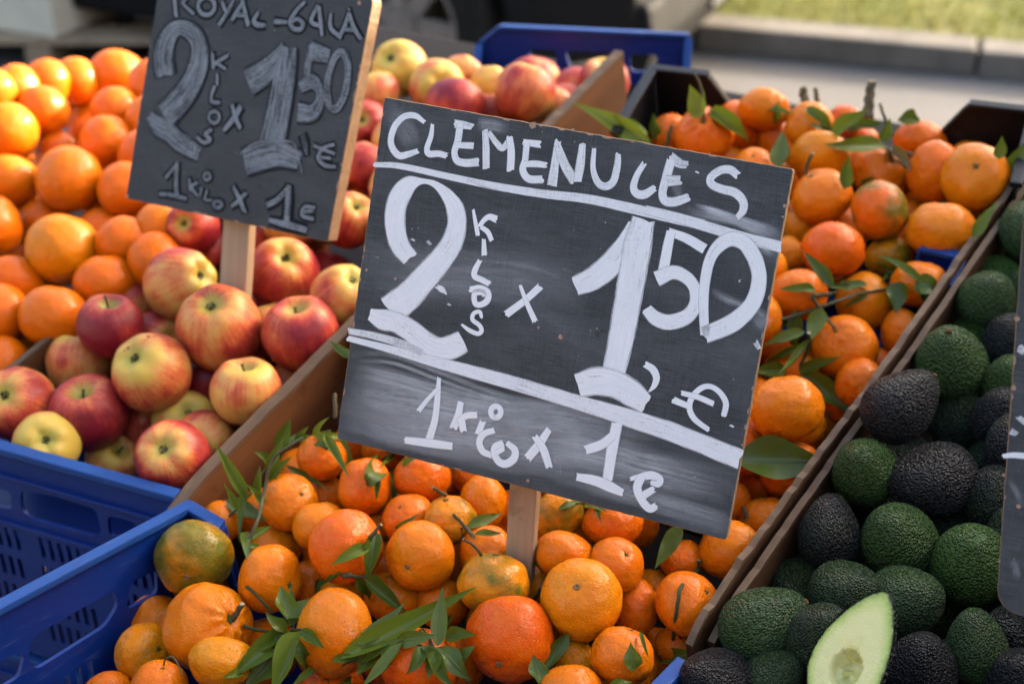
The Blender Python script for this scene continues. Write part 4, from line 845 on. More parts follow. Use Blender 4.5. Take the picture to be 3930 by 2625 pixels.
SG = [
('front',(0.0312,1.0073,0.996),(0.92769,-0.37221,-0.02908),(0.17297,0.35946,0.91699),(-0.33086,-0.85571,0.39785),[(-175.0,146.3),(168.8,146.3),(175.0,-146.3),(-168.8,-146.3)],[('smear',0.55,'_0',[(-171.1,-110.5,30.8),(-125.0,-102.6,30.4),(-54.1,-96.9,29.8),(26.4,-84.6,29.1),(105.8,-85.1,28.5)]),('smear',0.45,'_1',[(-173.1,-124.9,30.8),(-106.3,-125.6,30.3),(-22.5,-116.2,29.6),(122.0,-101.7,28.5)]),('smear',0.5,'_2',[(-26.7,-118.0,33.6),(39.3,-104.6,32.9),(105.6,-105.3,32.3),(176.9,-105.4,31.7)]),('smear',0.35,'_3',[(16.8,-128.7,20.4),(84.0,-129.0,20.1),(149.3,-131.7,19.7),(177.7,-134.5,19.6)]),('smear',0.2,'_4',[(-175.7,3.6,55.5),(-104.3,9.8,54.4),(-22.9,21.0,53.2),(33.5,6.9,52.5)]),('smear',0.33,'_5',[(-170.9,-73.3,6.0),(-134.8,-64.0,5.9),(-87.7,-68.4,5.9),(-44.2,-74.6,5.8),(-2.6,-75.0,5.7),(50.4,-69.8,5.7)]),('smear',0.51,'_6',[(-167.8,-86.4,20.0),(-135.6,-84.6,19.8),(-84.5,-86.5,19.6),(-28.4,-84.3,19.3),(63.9,-71.2,18.8)]),('smear',0.33,'_7',[(-164.3,-98.0,20.0),(-136.3,-105.3,19.9),(-94.7,-109.2,19.7),(-25.1,-102.1,19.3),(91.5,-78.2,18.7)]),('smear',0.45,'_8',[(-165.1,-76.2,4.0),(-127.8,-70.6,4.0),(-83.6,-75.5,3.9),(-22.3,-80.2,3.8),(11.1,-75.1,3.8)]),('smear',0.33,'_9',[(-152.7,-113.2,21.3),(-107.5,-119.0,21.1),(-50.1,-118.8,20.8),(57.3,-106.0,20.2)]),('smear',0.24,'_10',[(-164.5,-131.2,16.1),(-104.9,-133.4,15.8),(-19.7,-131.6,15.5),(111.1,-112.2,14.9)]),('smear',0.75,'_11',[(98.3,106.3,3.2),(114.7,104.1,6.4),(142.0,98.9,10.2),(171.4,94.1,12.7)]),('smear',0.45,'_12',[(92.8,100.1,9.0),(128.6,100.2,9.0),(167.9,98.6,8.9)]),('smear',0.45,'_13',[(141.5,88.4,11.5),(157.7,85.1,11.4),(170.2,81.0,11.4)]),('smear',0.42,'_14',[(123.9,44.4,7.7),(138.2,39.4,7.7),(157.1,36.8,7.7),(172.3,32.1,7.7)]),('smear',0.27,'_15',[(161.9,32.5,15.4),(173.9,24.6,15.3)]),('smear',0.33,'_16',[(-90.6,137.1,11.4),(-79.9,138.8,11.4),(-60.6,138.2,11.3)]),('smear',0.21,'_17',[(-172.4,136.6,20.8),(-152.9,124.2,20.7),(-138.7,108.4,20.7)]),('smear',0.24,'_18',[(71.7,132.1,8.5),(82.3,116.8,8.5),(90.2,102.2,8.5)]),('title_letter',0.83,'_19',[(-136.9,132.3,3.3),(-145.0,135.6,4.6),(-154.5,133.3,4.9),(-161.3,124.4,5.2),(-163.1,112.7,5.2),(-159.6,105.1,5.5),(-152.8,101.0,5.5),(-145.0,103.7,4.9),(-137.4,107.6,3.9)]),('title_letter',0.83,'_20',[(-128.4,131.5,2.8),(-128.0,121.8,4.1),(-129.8,111.2,4.6),(-127.1,107.1,5.2),(-118.9,108.5,4.9),(-111.5,108.1,4.6)]),('title_letter',0.78,'E1',[(-108.9,134.7,6.4),(-101.3,135.0,5.9),(-93.7,135.0,4.6)]),('title_letter',0.83,'E1',[(-104.3,134.8,5.6),(-103.9,122.0,5.6),(-105.2,112.2,5.1),(-101.5,105.7,5.6),(-93.1,105.3,5.9),(-83.5,107.8,6.4)]),('title_letter',0.83,'E1',[(-103.1,118.3,4.6),(-89.5,120.0,5.1)]),('title_letter',0.78,'M',[(-81.9,133.4,4.6),(-78.5,119.9,5.6),(-75.7,104.8,5.6)]),('title_letter',0.73,'M',[(-78.9,133.3,3.8),(-70.6,125.7,4.6),(-64.5,122.3,4.8),(-60.9,128.7,3.8)]),('title_letter',0.83,'M',[(-60.2,132.0,5.0),(-56.5,119.9,6.1),(-54.7,106.4,5.8)]),('title_letter',0.83,'E2',[(-47.2,130.1,4.5),(-34.1,130.7,5.5)]),('title_letter',0.83,'E2',[(-44.8,129.5,5.0),(-43.8,117.0,5.0),(-44.2,108.0,5.5),(-37.9,102.2,5.8),(-26.8,103.5,5.8)]),('title_letter',0.83,'E2',[(-42.4,113.2,4.5),(-34.6,114.8,5.0),(-25.8,115.3,4.5)]),('title_letter',0.78,'N',[(-19.2,135.7,5.0),(-18.2,116.4,6.5),(-17.6,101.3,7.8)]),('title_letter',0.73,'N',[(-19.3,133.2,5.0),(-9.8,117.9,7.0),(-0.2,107.6,7.5)]),('title_letter',0.78,'N',[(1.5,136.1,5.0),(2.5,121.3,6.7),(2.7,108.1,6.2)]),('title_letter',0.8,'_33',[(11.5,134.7,3.2),(13.6,119.4,4.2),(19.5,109.5,5.2),(26.4,107.4,5.7),(31.9,112.7,5.7),(32.7,125.3,5.2),(31.7,133.8,4.2)]),('title_letter',0.8,'_34',[(53.6,130.2,4.2),(49.9,120.9,4.7),(48.7,111.4,5.4),(52.2,106.6,6.1),(58.8,107.0,6.4),(65.5,113.1,4.9)]),('title_letter',0.63,'E3',[(73.9,138.5,7.8),(81.9,135.3,6.5),(87.5,135.4,5.2)]),('title_letter',0.8,'E3',[(74.4,135.9,6.5),(73.3,122.7,6.5),(72.6,110.8,6.0),(76.0,105.1,6.5),(83.7,105.6,6.7),(93.4,110.9,5.9)]),('title_letter',0.73,'E3',[(74.1,120.2,7.8),(84.3,122.7,6.5)]),('title_letter',0.8,'_38',[(127.7,134.3,5.6),(121.2,137.4,5.9),(113.7,135.3,5.9),(107.7,128.8,5.6),(109.6,124.0,5.9),(117.7,121.8,6.1),(128.4,120.9,6.4),(135.7,115.8,6.1),(137.3,109.0,5.6),(134.5,103.3,4.3)]),('painted_line',0.8,'L1',[(-173.9,89.9,3.9),(-150.2,92.7,4.7),(-107.4,91.8,5.1),(-65.6,91.2,5.6),(-25.0,92.4,6.3),(14.4,95.1,6.7),(53.6,94.2,7.4),(109.1,92.2,7.7)]),('painted_line',0.78,'L1',[(62.7,95.2,6.5),(90.1,93.7,7.2),(117.3,90.9,7.5),(144.1,88.3,7.7),(170.5,86.9,7.9)]),('price_numeral',0.86,'2',[(-128.9,19.5,13.7),(-139.0,27.5,15.7),(-145.6,40.1,16.7),(-148.6,55.4,16.9),(-146.4,69.0,16.9),(-139.7,79.4,13.0),(-129.0,83.9,4.4),(-117.6,83.4,5.2),(-105.9,77.0,9.6),(-96.7,67.6,14.1),(-92.5,55.4,15.2),(-93.6,40.8,16.7),(-99.5,26.6,17.8),(-108.9,11.5,19.5),(-122.9,-9.9,21.5),(-138.6,-27.9,24.3)]),('price_numeral',0.86,'2',[(-156.5,-34.3,9.2),(-145.1,-36.3,15.8),(-132.0,-36.2,15.8),(-118.2,-40.0,17.0),(-104.1,-46.7,17.6),(-90.7,-49.5,16.9),(-79.9,-46.4,18.2),(-69.6,-39.2,16.8)]),('kilo_letter',0.97,'K',[(-80.0,67.9,2.3),(-76.3,58.5,3.3),(-72.9,50.0,3.6)]),('kilo_letter',0.97,'K',[(-59.6,65.2,5.6),(-65.5,65.9,4.6),(-69.7,62.3,3.8),(-72.7,56.3,3.6)]),('kilo_letter',0.97,'K',[(-70.6,56.3,3.6),(-64.6,53.5,4.1),(-60.6,48.2,3.8)]),('kilo_letter',0.97,'_46',[(-66.9,46.6,3.1),(-64.4,35.4,4.6)]),('kilo_letter',0.97,'_47',[(-67.3,29.2,3.6),(-70.0,20.9,4.6),(-69.4,15.8,4.6),(-62.9,14.2,4.6),(-56.7,12.6,4.4)]),('kilo_letter',0.97,'_48',[(-70.8,4.5,4.6),(-62.9,7.0,5.1),(-55.7,5.2,4.9),(-54.8,-1.2,5.1),(-59.2,-5.7,4.6),(-64.7,-6.1,4.4),(-66.8,1.6,4.6),(-61.0,4.1,4.4),(-57.9,2.1,3.8)]),('kilo_letter',0.97,'_49',[(-57.3,-16.1,2.6),(-59.7,-12.0,3.1),(-64.6,-14.4,3.3),(-64.7,-19.7,3.6),(-58.1,-22.9,3.6),(-55.3,-26.9,3.6),(-58.2,-30.1,3.6),(-66.1,-28.8,3.4),(-73.5,-25.5,1.8)]),('times_letter',0.95,'x',[(-12.8,18.1,5.6),(-22.7,5.5,5.3),(-36.4,-9.1,5.9)]),('times_letter',0.92,'x',[(-28.6,15.3,2.8),(-20.9,3.3,3.8),(-11.4,-9.8,4.6)]),('price_numeral',0.86,'1',[(54.3,81.8,8.6),(49.8,64.7,13.6),(42.0,48.0,17.4),(30.8,34.4,16.8),(16.7,25.1,13.8)]),('price_numeral',0.86,'1',[(61.6,86.9,16.6),(60.8,68.0,20.3),(61.2,43.0,20.4),(61.5,17.8,19.8),(61.7,-10.1,18.6),(61.0,-34.6,17.5)]),('price_numeral',0.88,'1',[(34.8,-52.6,17.6),(48.5,-46.3,20.7),(64.2,-45.3,20.0),(78.0,-49.2,19.3),(90.9,-55.2,14.9)]),('price_numeral',0.92,'5',[(83.6,81.9,5.7),(98.3,79.5,6.7),(112.3,74.7,7.5)]),('price_numeral',0.92,'5',[(85.1,81.5,6.8),(84.8,67.0,7.5),(85.0,51.1,7.8)]),('price_numeral',0.88,'5',[(81.9,44.5,11.0),(93.0,51.6,9.9),(104.2,49.6,9.1),(112.4,42.0,8.5),(114.8,30.0,9.3),(110.1,19.7,10.4),(97.9,12.7,11.2),(86.3,13.3,10.5),(77.6,18.9,8.4)]),('price_numeral',0.88,'0',[(127.0,8.6,6.5),(121.1,33.2,7.2),(118.9,52.6,7.5),(119.8,68.5,8.0),(125.4,80.1,9.5),(134.1,85.9,10.2),(145.1,83.3,10.7),(155.3,71.6,10.7),(160.2,57.0,10.7),(158.8,41.1,11.5),(152.1,28.9,12.3),(142.3,18.9,12.9),(127.0,8.6,11.7)]),('comma_mark',0.95,'_59',[(85.5,-24.3,4.9),(91.8,-26.9,5.7),(95.7,-32.4,5.2),(95.4,-38.8,4.2),(92.4,-44.4,1.5)]),('euro_mark',0.96,'eu',[(153.9,-49.6,4.1),(153.7,-40.2,4.4),(147.7,-33.0,4.1),(139.3,-29.9,3.9),(132.3,-32.8,4.2),(126.7,-41.4,4.4),(126.3,-50.4,4.4),(132.3,-58.1,4.4),(144.5,-63.6,3.7)]),('euro_mark',0.96,'eu',[(118.8,-40.0,3.7),(131.3,-40.3,4.2),(143.3,-42.4,4.2)]),('euro_mark',0.96,'eu',[(113.3,-47.0,5.2),(124.7,-48.8,4.4)]),('painted_line',0.83,'L2',[(-172.7,-58.7,4.5),(-132.7,-59.5,6.1),(-89.0,-61.3,8.6),(-46.4,-62.5,10.3),(-4.6,-64.2,10.7),(36.4,-66.6,11.1),(76.6,-68.9,13.0),(120.7,-72.5,13.8)]),('painted_line',0.83,'L2',[(109.9,-71.3,13.9),(138.1,-75.2,14.0),(172.8,-80.6,14.4)]),('painted_line',0.7,'L3',[(-172.3,-52.5,4.8),(-148.8,-51.5,5.8),(-125.2,-52.5,6.3),(-104.3,-56.0,5.2)]),('kilo_letter',0.95,'b1',[(-85.1,-73.5,3.1),(-83.3,-93.0,5.2),(-82.5,-109.0,5.5),(-84.5,-126.0,6.3)]),('kilo_letter',0.95,'b1',[(-85.0,-83.3,3.1),(-91.8,-93.6,3.4),(-98.1,-104.8,3.9)]),('kilo_letter',0.93,'b1',[(-105.4,-132.2,5.3),(-83.8,-129.7,6.8),(-64.4,-127.4,6.0)]),('kilo_letter',0.95,'bK',[(-62.4,-90.2,5.2),(-62.9,-101.7,6.0),(-64.9,-111.6,6.5)]),('kilo_letter',0.95,'bK',[(-47.4,-96.7,5.4),(-55.8,-99.4,5.2),(-61.0,-105.6,5.2)]),('kilo_letter',0.95,'bK',[(-59.0,-104.8,6.5),(-55.8,-112.4,5.5)]),('kilo_letter',0.95,'_72',[(-40.5,-100.7,5.2),(-42.9,-112.0,5.2)]),('kilo_letter',0.95,'_73',[(-29.4,-105.6,4.4),(-37.6,-110.5,5.2),(-40.4,-117.9,5.4),(-36.3,-124.9,5.4),(-28.2,-126.7,4.7)]),('kilo_letter',0.95,'_74',[(-30.7,-94.9,4.6),(-33.3,-94.1,4.6),(-34.9,-91.8,4.6),(-35.0,-88.9,4.6),(-33.5,-86.5,4.6),(-30.9,-85.5,4.6),(-28.4,-86.2,4.6),(-26.7,-88.5,4.6),(-26.7,-91.4,4.6),(-28.2,-93.8,4.6),(-30.7,-94.9,4.6)]),('kilo_letter',0.95,'_75',[(-20.6,-115.1,5.9),(-25.5,-118.9,6.2),(-25.4,-124.9,5.9),(-20.6,-130.2,5.9),(-14.3,-130.5,6.2),(-8.7,-124.9,6.2),(-8.7,-117.5,5.7),(-15.3,-113.8,4.4)]),('kilo_letter',0.9,'_76',[(-24.0,-123.3,3.9),(-18.6,-118.6,3.9)]),('times_letter',0.95,'bx',[(16.4,-94.6,5.1),(10.5,-108.2,6.6),(3.1,-121.3,6.9)]),('times_letter',0.95,'bx',[(6.5,-102.8,4.9),(15.1,-111.1,6.4),(22.3,-123.6,5.6)]),('kilo_letter',0.95,'b2',[(71.4,-75.9,8.0),(71.3,-94.8,8.5),(72.4,-121.9,7.5)]),('kilo_letter',0.95,'b2',[(69.5,-86.7,6.3),(62.0,-95.7,7.0),(50.3,-102.8,7.1)]),('kilo_letter',0.95,'b2',[(47.5,-126.3,5.6),(62.1,-125.6,7.8),(75.7,-127.4,8.0),(87.0,-129.7,5.5)]),('euro_mark',0.95,'be',[(91.4,-116.6,3.0),(98.1,-113.7,5.0),(106.5,-110.0,6.5),(113.8,-111.0,5.5),(113.4,-115.6,5.0),(108.2,-115.7,3.7)]),('euro_mark',0.95,'be',[(99.3,-113.3,6.2),(97.5,-122.9,6.5),(102.8,-131.3,6.2),(110.4,-136.6,6.0),(115.2,-133.4,5.0)]),('euro_mark',0.95,'be',[(104.0,-127.1,5.7),(110.5,-120.7,5.0)]),('speck',0.8,'_85',[(95.7,131.4,1.2),(96.6,131.1,1.2)]),('speck',0.8,'_86',[(-99.8,0.8,3.1),(-96.0,-0.4,4.7),(-92.1,-2.3,2.3)]),('speck',0.6,'_87',[(-114.7,35.7,2.8),(-112.7,34.3,2.3)]),('speck',0.7,'_88',[(-129.6,35.2,1.8),(-127.9,34.8,1.6)]),('speck',0.6,'_89',[(-87.7,-11.3,1.8),(-86.6,-11.7,1.6)]),('speck',0.8,'_90',[(160.8,-56.1,1.5),(162.9,-56.7,1.5)]),('speck',0.6,'_91',[(144.7,55.3,1.2),(145.5,55.0,1.2)]),('speck',0.6,'_92',[(167.0,11.4,4.1),(170.2,7.8,3.1)])],[(11.7,-17.8,4.3),(-7.9,-14.2,2.5),(-138.9,-0.3,2.4),(-166.2,1.6,2.9),(-107.8,-107.6,2.1),(-107.1,-105.0,1.6),(6.5,-139.8,3.6),(-2.3,-120.6,1.3),(-9.8,-136.1,1.4),(2.0,-79.0,1.5),(167.8,117.8,3.3),(168.0,109.5,2.5),(-43.0,144.9,6.5),(-8.7,146.8,3.2),(-5.6,137.4,1.6),(103.0,146.1,2.8)]),
('back',(-0.2782,1.3917,1.0275),(0.8768,-0.47667,0.06334),(0.1277,0.35782,0.92502),(-0.46359,-0.80296,0.37461),[(-124.8,116.2),(146.6,122.6),(124.0,-122.6),(-145.9,-116.2)],[('kilo_letter',0.65,'R',[(-103.0,106.1,4.3),(-97.7,83.1,4.3)]),('kilo_letter',0.65,'R',[(-101.6,107.0,3.9),(-85.4,104.2,3.9),(-89.7,96.6,3.9),(-73.8,86.6,3.9)]),('kilo_letter',0.65,'_2',[(-59.0,87.1,4.6),(-64.3,88.7,4.6),(-68.0,92.4,4.6),(-69.0,97.1,4.6),(-67.2,101.6,4.6),(-63.0,104.7,4.5),(-57.5,105.5,4.5),(-52.2,103.9,4.5),(-48.6,100.2,4.5),(-47.5,95.5,4.5),(-49.4,91.1,4.5),(-53.5,88.0,4.5),(-59.0,87.1,4.6)]),('kilo_letter',0.65,'Y',[(-38.3,102.2,3.9),(-33.2,93.8,3.9)]),('kilo_letter',0.65,'Y',[(-23.9,105.6,3.5),(-30.0,92.5,4.2),(-39.0,79.0,4.5)]),('kilo_letter',0.65,'A',[(-11.2,105.0,3.8),(-17.9,93.5,4.5),(-23.3,84.8,4.2)]),('kilo_letter',0.65,'A',[(-12.3,105.7,4.2),(-6.7,92.8,4.5),(-1.8,81.3,4.8)]),('kilo_letter',0.6,'A',[(-19.6,90.9,4.2),(-5.4,90.5,4.2)]),('kilo_letter',0.65,'_8',[(9.1,94.8,3.8),(4.7,86.6,4.5),(9.6,83.1,5.4),(18.5,83.0,4.4)]),('kilo_letter',0.65,'_9',[(31.2,88.0,5.1),(46.4,88.5,3.5)]),('kilo_letter',0.65,'_10',[(65.9,110.1,3.4),(56.5,100.9,4.1),(50.5,89.6,4.4),(54.9,83.0,4.4),(63.6,82.9,4.4),(66.7,88.6,4.1),(59.5,92.6,3.8),(53.0,89.8,3.5)]),('kilo_letter',0.65,'4',[(81.6,106.7,3.7),(75.9,91.7,4.4),(89.7,88.2,4.0)]),('kilo_letter',0.65,'4',[(83.5,106.8,3.7),(87.1,94.1,4.3),(90.8,79.9,3.7)]),('kilo_letter',0.65,'_13',[(98.4,101.2,3.4),(100.2,87.6,4.3),(111.5,80.2,4.0)]),('kilo_letter',0.65,'A2',[(120.2,103.6,3.7),(116.7,90.5,4.3),(111.7,78.7,4.3)]),('kilo_letter',0.65,'A2',[(120.6,102.9,3.7),(126.8,91.3,4.6),(136.7,80.1,4.0)]),('kilo_letter',0.6,'A2',[(116.2,87.4,4.0),(129.2,87.7,4.0)]),('kilo_letter',0.6,'A2',[(119.0,107.0,2.8),(120.2,106.5,2.8)]),('price_numeral',0.58,'2',[(-104.8,20.4,23.2),(-109.8,37.2,23.2),(-108.6,52.0,21.5),(-101.9,64.9,18.1),(-92.0,71.4,14.8),(-78.0,69.3,16.4),(-67.3,62.2,18.0),(-61.6,49.8,20.4),(-61.8,34.4,22.1),(-68.1,16.7,23.0),(-81.1,-2.6,24.8),(-100.3,-22.0,25.0)]),('price_numeral',0.58,'2',[(-120.7,-24.3,10.0),(-107.6,-33.7,18.4),(-91.9,-38.5,18.3),(-75.8,-47.3,18.2),(-50.3,-55.7,14.8)]),('price_numeral',0.5,'2',[(-121.8,-24.5,2.0),(-104.3,-25.0,2.3),(-88.2,-33.1,2.3),(-70.3,-39.2,2.0),(-57.6,-39.3,1.6)]),('kilo_letter',0.65,'K',[(-44.2,49.0,3.9),(-41.3,34.0,3.9)]),('kilo_letter',0.65,'K',[(-24.2,48.7,3.6),(-36.0,41.7,3.9),(-39.8,38.9,3.6)]),('kilo_letter',0.65,'K',[(-37.9,39.9,3.6),(-26.0,35.1,3.6)]),('kilo_letter',0.65,'_24',[(-35.5,28.9,3.2),(-34.2,18.6,3.2)]),('kilo_letter',0.65,'_25',[(-37.4,15.3,3.6),(-40.9,4.9,3.9),(-38.1,-0.4,4.2),(-28.5,0.1,3.6)]),('kilo_letter',0.65,'_26',[(-34.7,-21.9,3.6),(-38.7,-20.5,3.6),(-41.0,-17.4,3.6),(-40.7,-13.6,3.6),(-37.9,-10.6,3.6),(-33.7,-9.6,3.6),(-29.7,-10.9,3.6),(-27.4,-14.1,3.6),(-27.7,-17.9,3.6),(-30.5,-20.9,3.6),(-34.7,-21.9,3.6)]),('kilo_letter',0.65,'_27',[(-35.8,-28.6,3.9),(-43.4,-34.4,4.3),(-36.5,-39.3,4.3),(-44.4,-43.5,3.9),(-54.4,-39.0,3.6)]),('times_letter',0.65,'x',[(-1.0,-1.2,5.8),(-8.6,-14.1,5.8),(-19.3,-27.0,4.9)]),('times_letter',0.65,'x',[(-12.3,-0.9,4.5),(-5.6,-13.8,4.8),(1.1,-23.0,4.5)]),('price_numeral',0.58,'1',[(47.5,64.5,11.0),(35.9,47.8,17.4),(23.6,35.5,22.3),(6.9,24.4,24.1)]),('price_numeral',0.58,'1',[(50.6,63.2,20.5),(50.5,41.3,23.7),(48.6,9.7,24.6),(44.9,-30.3,25.5)]),('price_numeral',0.58,'1',[(11.0,-57.0,24.2),(32.1,-47.8,25.7),(53.4,-42.8,23.9),(79.4,-46.7,17.4)]),('price_numeral',0.55,'1',[(42.7,68.4,1.6),(38.6,41.7,1.9),(36.3,13.1,1.9),(28.5,-32.3,1.6)]),('price_numeral',0.55,'1',[(4.9,-48.8,1.9),(22.5,-35.4,1.9),(45.9,-31.0,2.2),(69.4,-29.7,1.9),(76.9,-42.2,1.9),(84.8,-57.8,1.6)]),('price_numeral',0.58,'5',[(79.9,68.9,7.8),(77.0,39.3,7.8)]),('price_numeral',0.58,'5',[(79.7,62.7,17.2),(101.0,60.1,12.4)]),('price_numeral',0.58,'5',[(71.9,26.3,11.0),(84.5,33.0,14.1),(95.1,25.6,9.4),(96.7,13.3,10.9),(88.5,2.3,15.7),(72.2,1.3,17.3)]),('price_numeral',0.58,'0',[(112.3,9.0,7.5),(108.2,13.1,7.5),(105.2,20.8,7.5),(103.8,30.9,7.5),(104.2,42.0,7.5),(106.2,52.3,7.4),(109.7,60.1,7.4),(114.0,64.5,7.4),(118.5,64.6,7.4),(122.5,60.6,7.4),(125.5,52.9,7.4),(126.9,42.9,7.4),(126.6,31.9,7.4),(124.6,21.6,7.4),(121.1,13.7,7.4),(116.8,9.2,7.5),(112.3,9.0,7.5)]),('comma_mark',0.45,'_39',[(80.4,-21.3,5.4),(83.9,-28.8,5.7),(87.8,-39.3,3.5)]),('euro_mark',0.6,'e',[(119.8,-25.2,3.4),(107.2,-30.6,3.8),(101.9,-40.7,4.1),(111.3,-47.3,4.1),(124.7,-47.1,3.4)]),('euro_mark',0.6,'e',[(95.6,-29.7,3.5),(121.1,-34.4,3.4)]),('euro_mark',0.6,'e',[(100.8,-40.0,3.1),(117.0,-39.5,3.1)]),('kilo_letter',0.6,'b1',[(-77.5,-69.1,4.6),(-77.1,-86.5,5.0),(-74.4,-103.7,5.0)]),('kilo_letter',0.6,'b1',[(-79.3,-71.8,4.0),(-91.6,-86.7,4.3)]),('kilo_letter',0.6,'b1',[(-98.2,-104.8,3.7),(-79.8,-103.6,4.7),(-61.4,-104.7,4.0)]),('kilo_letter',0.6,'bK',[(-59.7,-83.3,3.6),(-56.1,-95.6,4.0)]),('kilo_letter',0.6,'bK',[(-47.7,-85.6,3.3),(-55.1,-91.8,3.6),(-46.5,-99.3,3.3)]),('kilo_letter',0.6,'_48',[(-41.8,-90.9,3.0),(-42.9,-99.3,3.0)]),('kilo_letter',0.6,'_49',[(-34.3,-92.0,3.3),(-35.7,-101.6,3.6),(-26.4,-101.5,3.3)]),('kilo_letter',0.6,'_50',[(-35.9,-81.3,3.6),(-38.8,-80.2,3.6),(-39.8,-77.6,3.6),(-38.4,-75.1,3.6),(-35.3,-74.1,3.6),(-32.5,-75.2,3.6),(-31.5,-77.8,3.6),(-32.9,-80.3,3.6),(-35.9,-81.3,3.6)]),('kilo_letter',0.6,'_51',[(-18.6,-108.5,3.9),(-22.2,-107.6,3.9),(-23.4,-105.0,3.9),(-21.5,-102.4,3.9),(-17.6,-101.3,3.9),(-14.0,-102.2,3.9),(-12.8,-104.8,3.9),(-14.7,-107.4,3.9),(-18.6,-108.5,3.9)]),('times_letter',0.6,'bx',[(-0.4,-83.6,4.2),(9.8,-96.1,4.9),(17.8,-107.7,4.5)]),('times_letter',0.6,'bx',[(16.6,-88.3,3.9),(7.9,-98.0,4.5),(0.1,-104.3,3.9)]),('kilo_letter',0.6,'b2',[(70.0,-72.5,5.1),(71.0,-90.7,6.7),(71.7,-111.5,6.7)]),('kilo_letter',0.6,'b2',[(68.6,-76.7,4.8),(57.4,-89.4,5.4),(45.8,-96.2,5.8)]),('kilo_letter',0.6,'b2',[(51.2,-111.6,4.8),(74.2,-112.7,6.7),(96.4,-114.5,5.7)]),('euro_mark',0.6,'be',[(104.1,-90.5,3.5),(92.1,-91.7,3.8),(90.3,-100.7,4.1),(104.5,-102.2,3.8)]),('euro_mark',0.6,'be',[(91.8,-97.0,3.2),(102.1,-94.3,3.2)])],[(-143.7,-113.3,4.4),(130.2,114.2,4.6),(-1.2,-48.8,1.6),(-11.5,-107.3,1.3)]),
('right',(0.4183,0.8053,1.0194),(0.92721,-0.37454,0.00019),(0.12794,0.31719,0.93969),(-0.35202,-0.87127,0.34202),[(-95.9,147.8),(50.3,156.0),(105.2,-156.0),(-59.6,-147.8)],[('painted_line',0.95,'_0',[(-75.1,-37.9,2.8),(-68.7,-35.8,3.7),(-55.5,-34.0,3.9)]),('speck',0.7,'_1',[(-70.6,-8.9,3.3),(-65.5,-11.2,4.3)]),('speck',0.6,'_2',[(-73.3,-19.6,4.4),(-70.0,-20.6,3.3)]),('speck',0.6,'_3',[(-78.6,38.7,5.4),(-76.2,36.9,4.3)]),('smear',0.2,'_4',[(-55.9,-108.7,6.6),(-49.0,-123.3,6.6)]),('smear',0.2,'_5',[(-68.6,-52.7,5.5),(-56.0,-69.3,5.5)])],[(-84.4,58.6,4.3),(-77.5,11.0,4.3),(-58.8,-71.1,3.3),(-72.6,-51.3,2.2),(-64.1,-113.1,2.0)]),
]
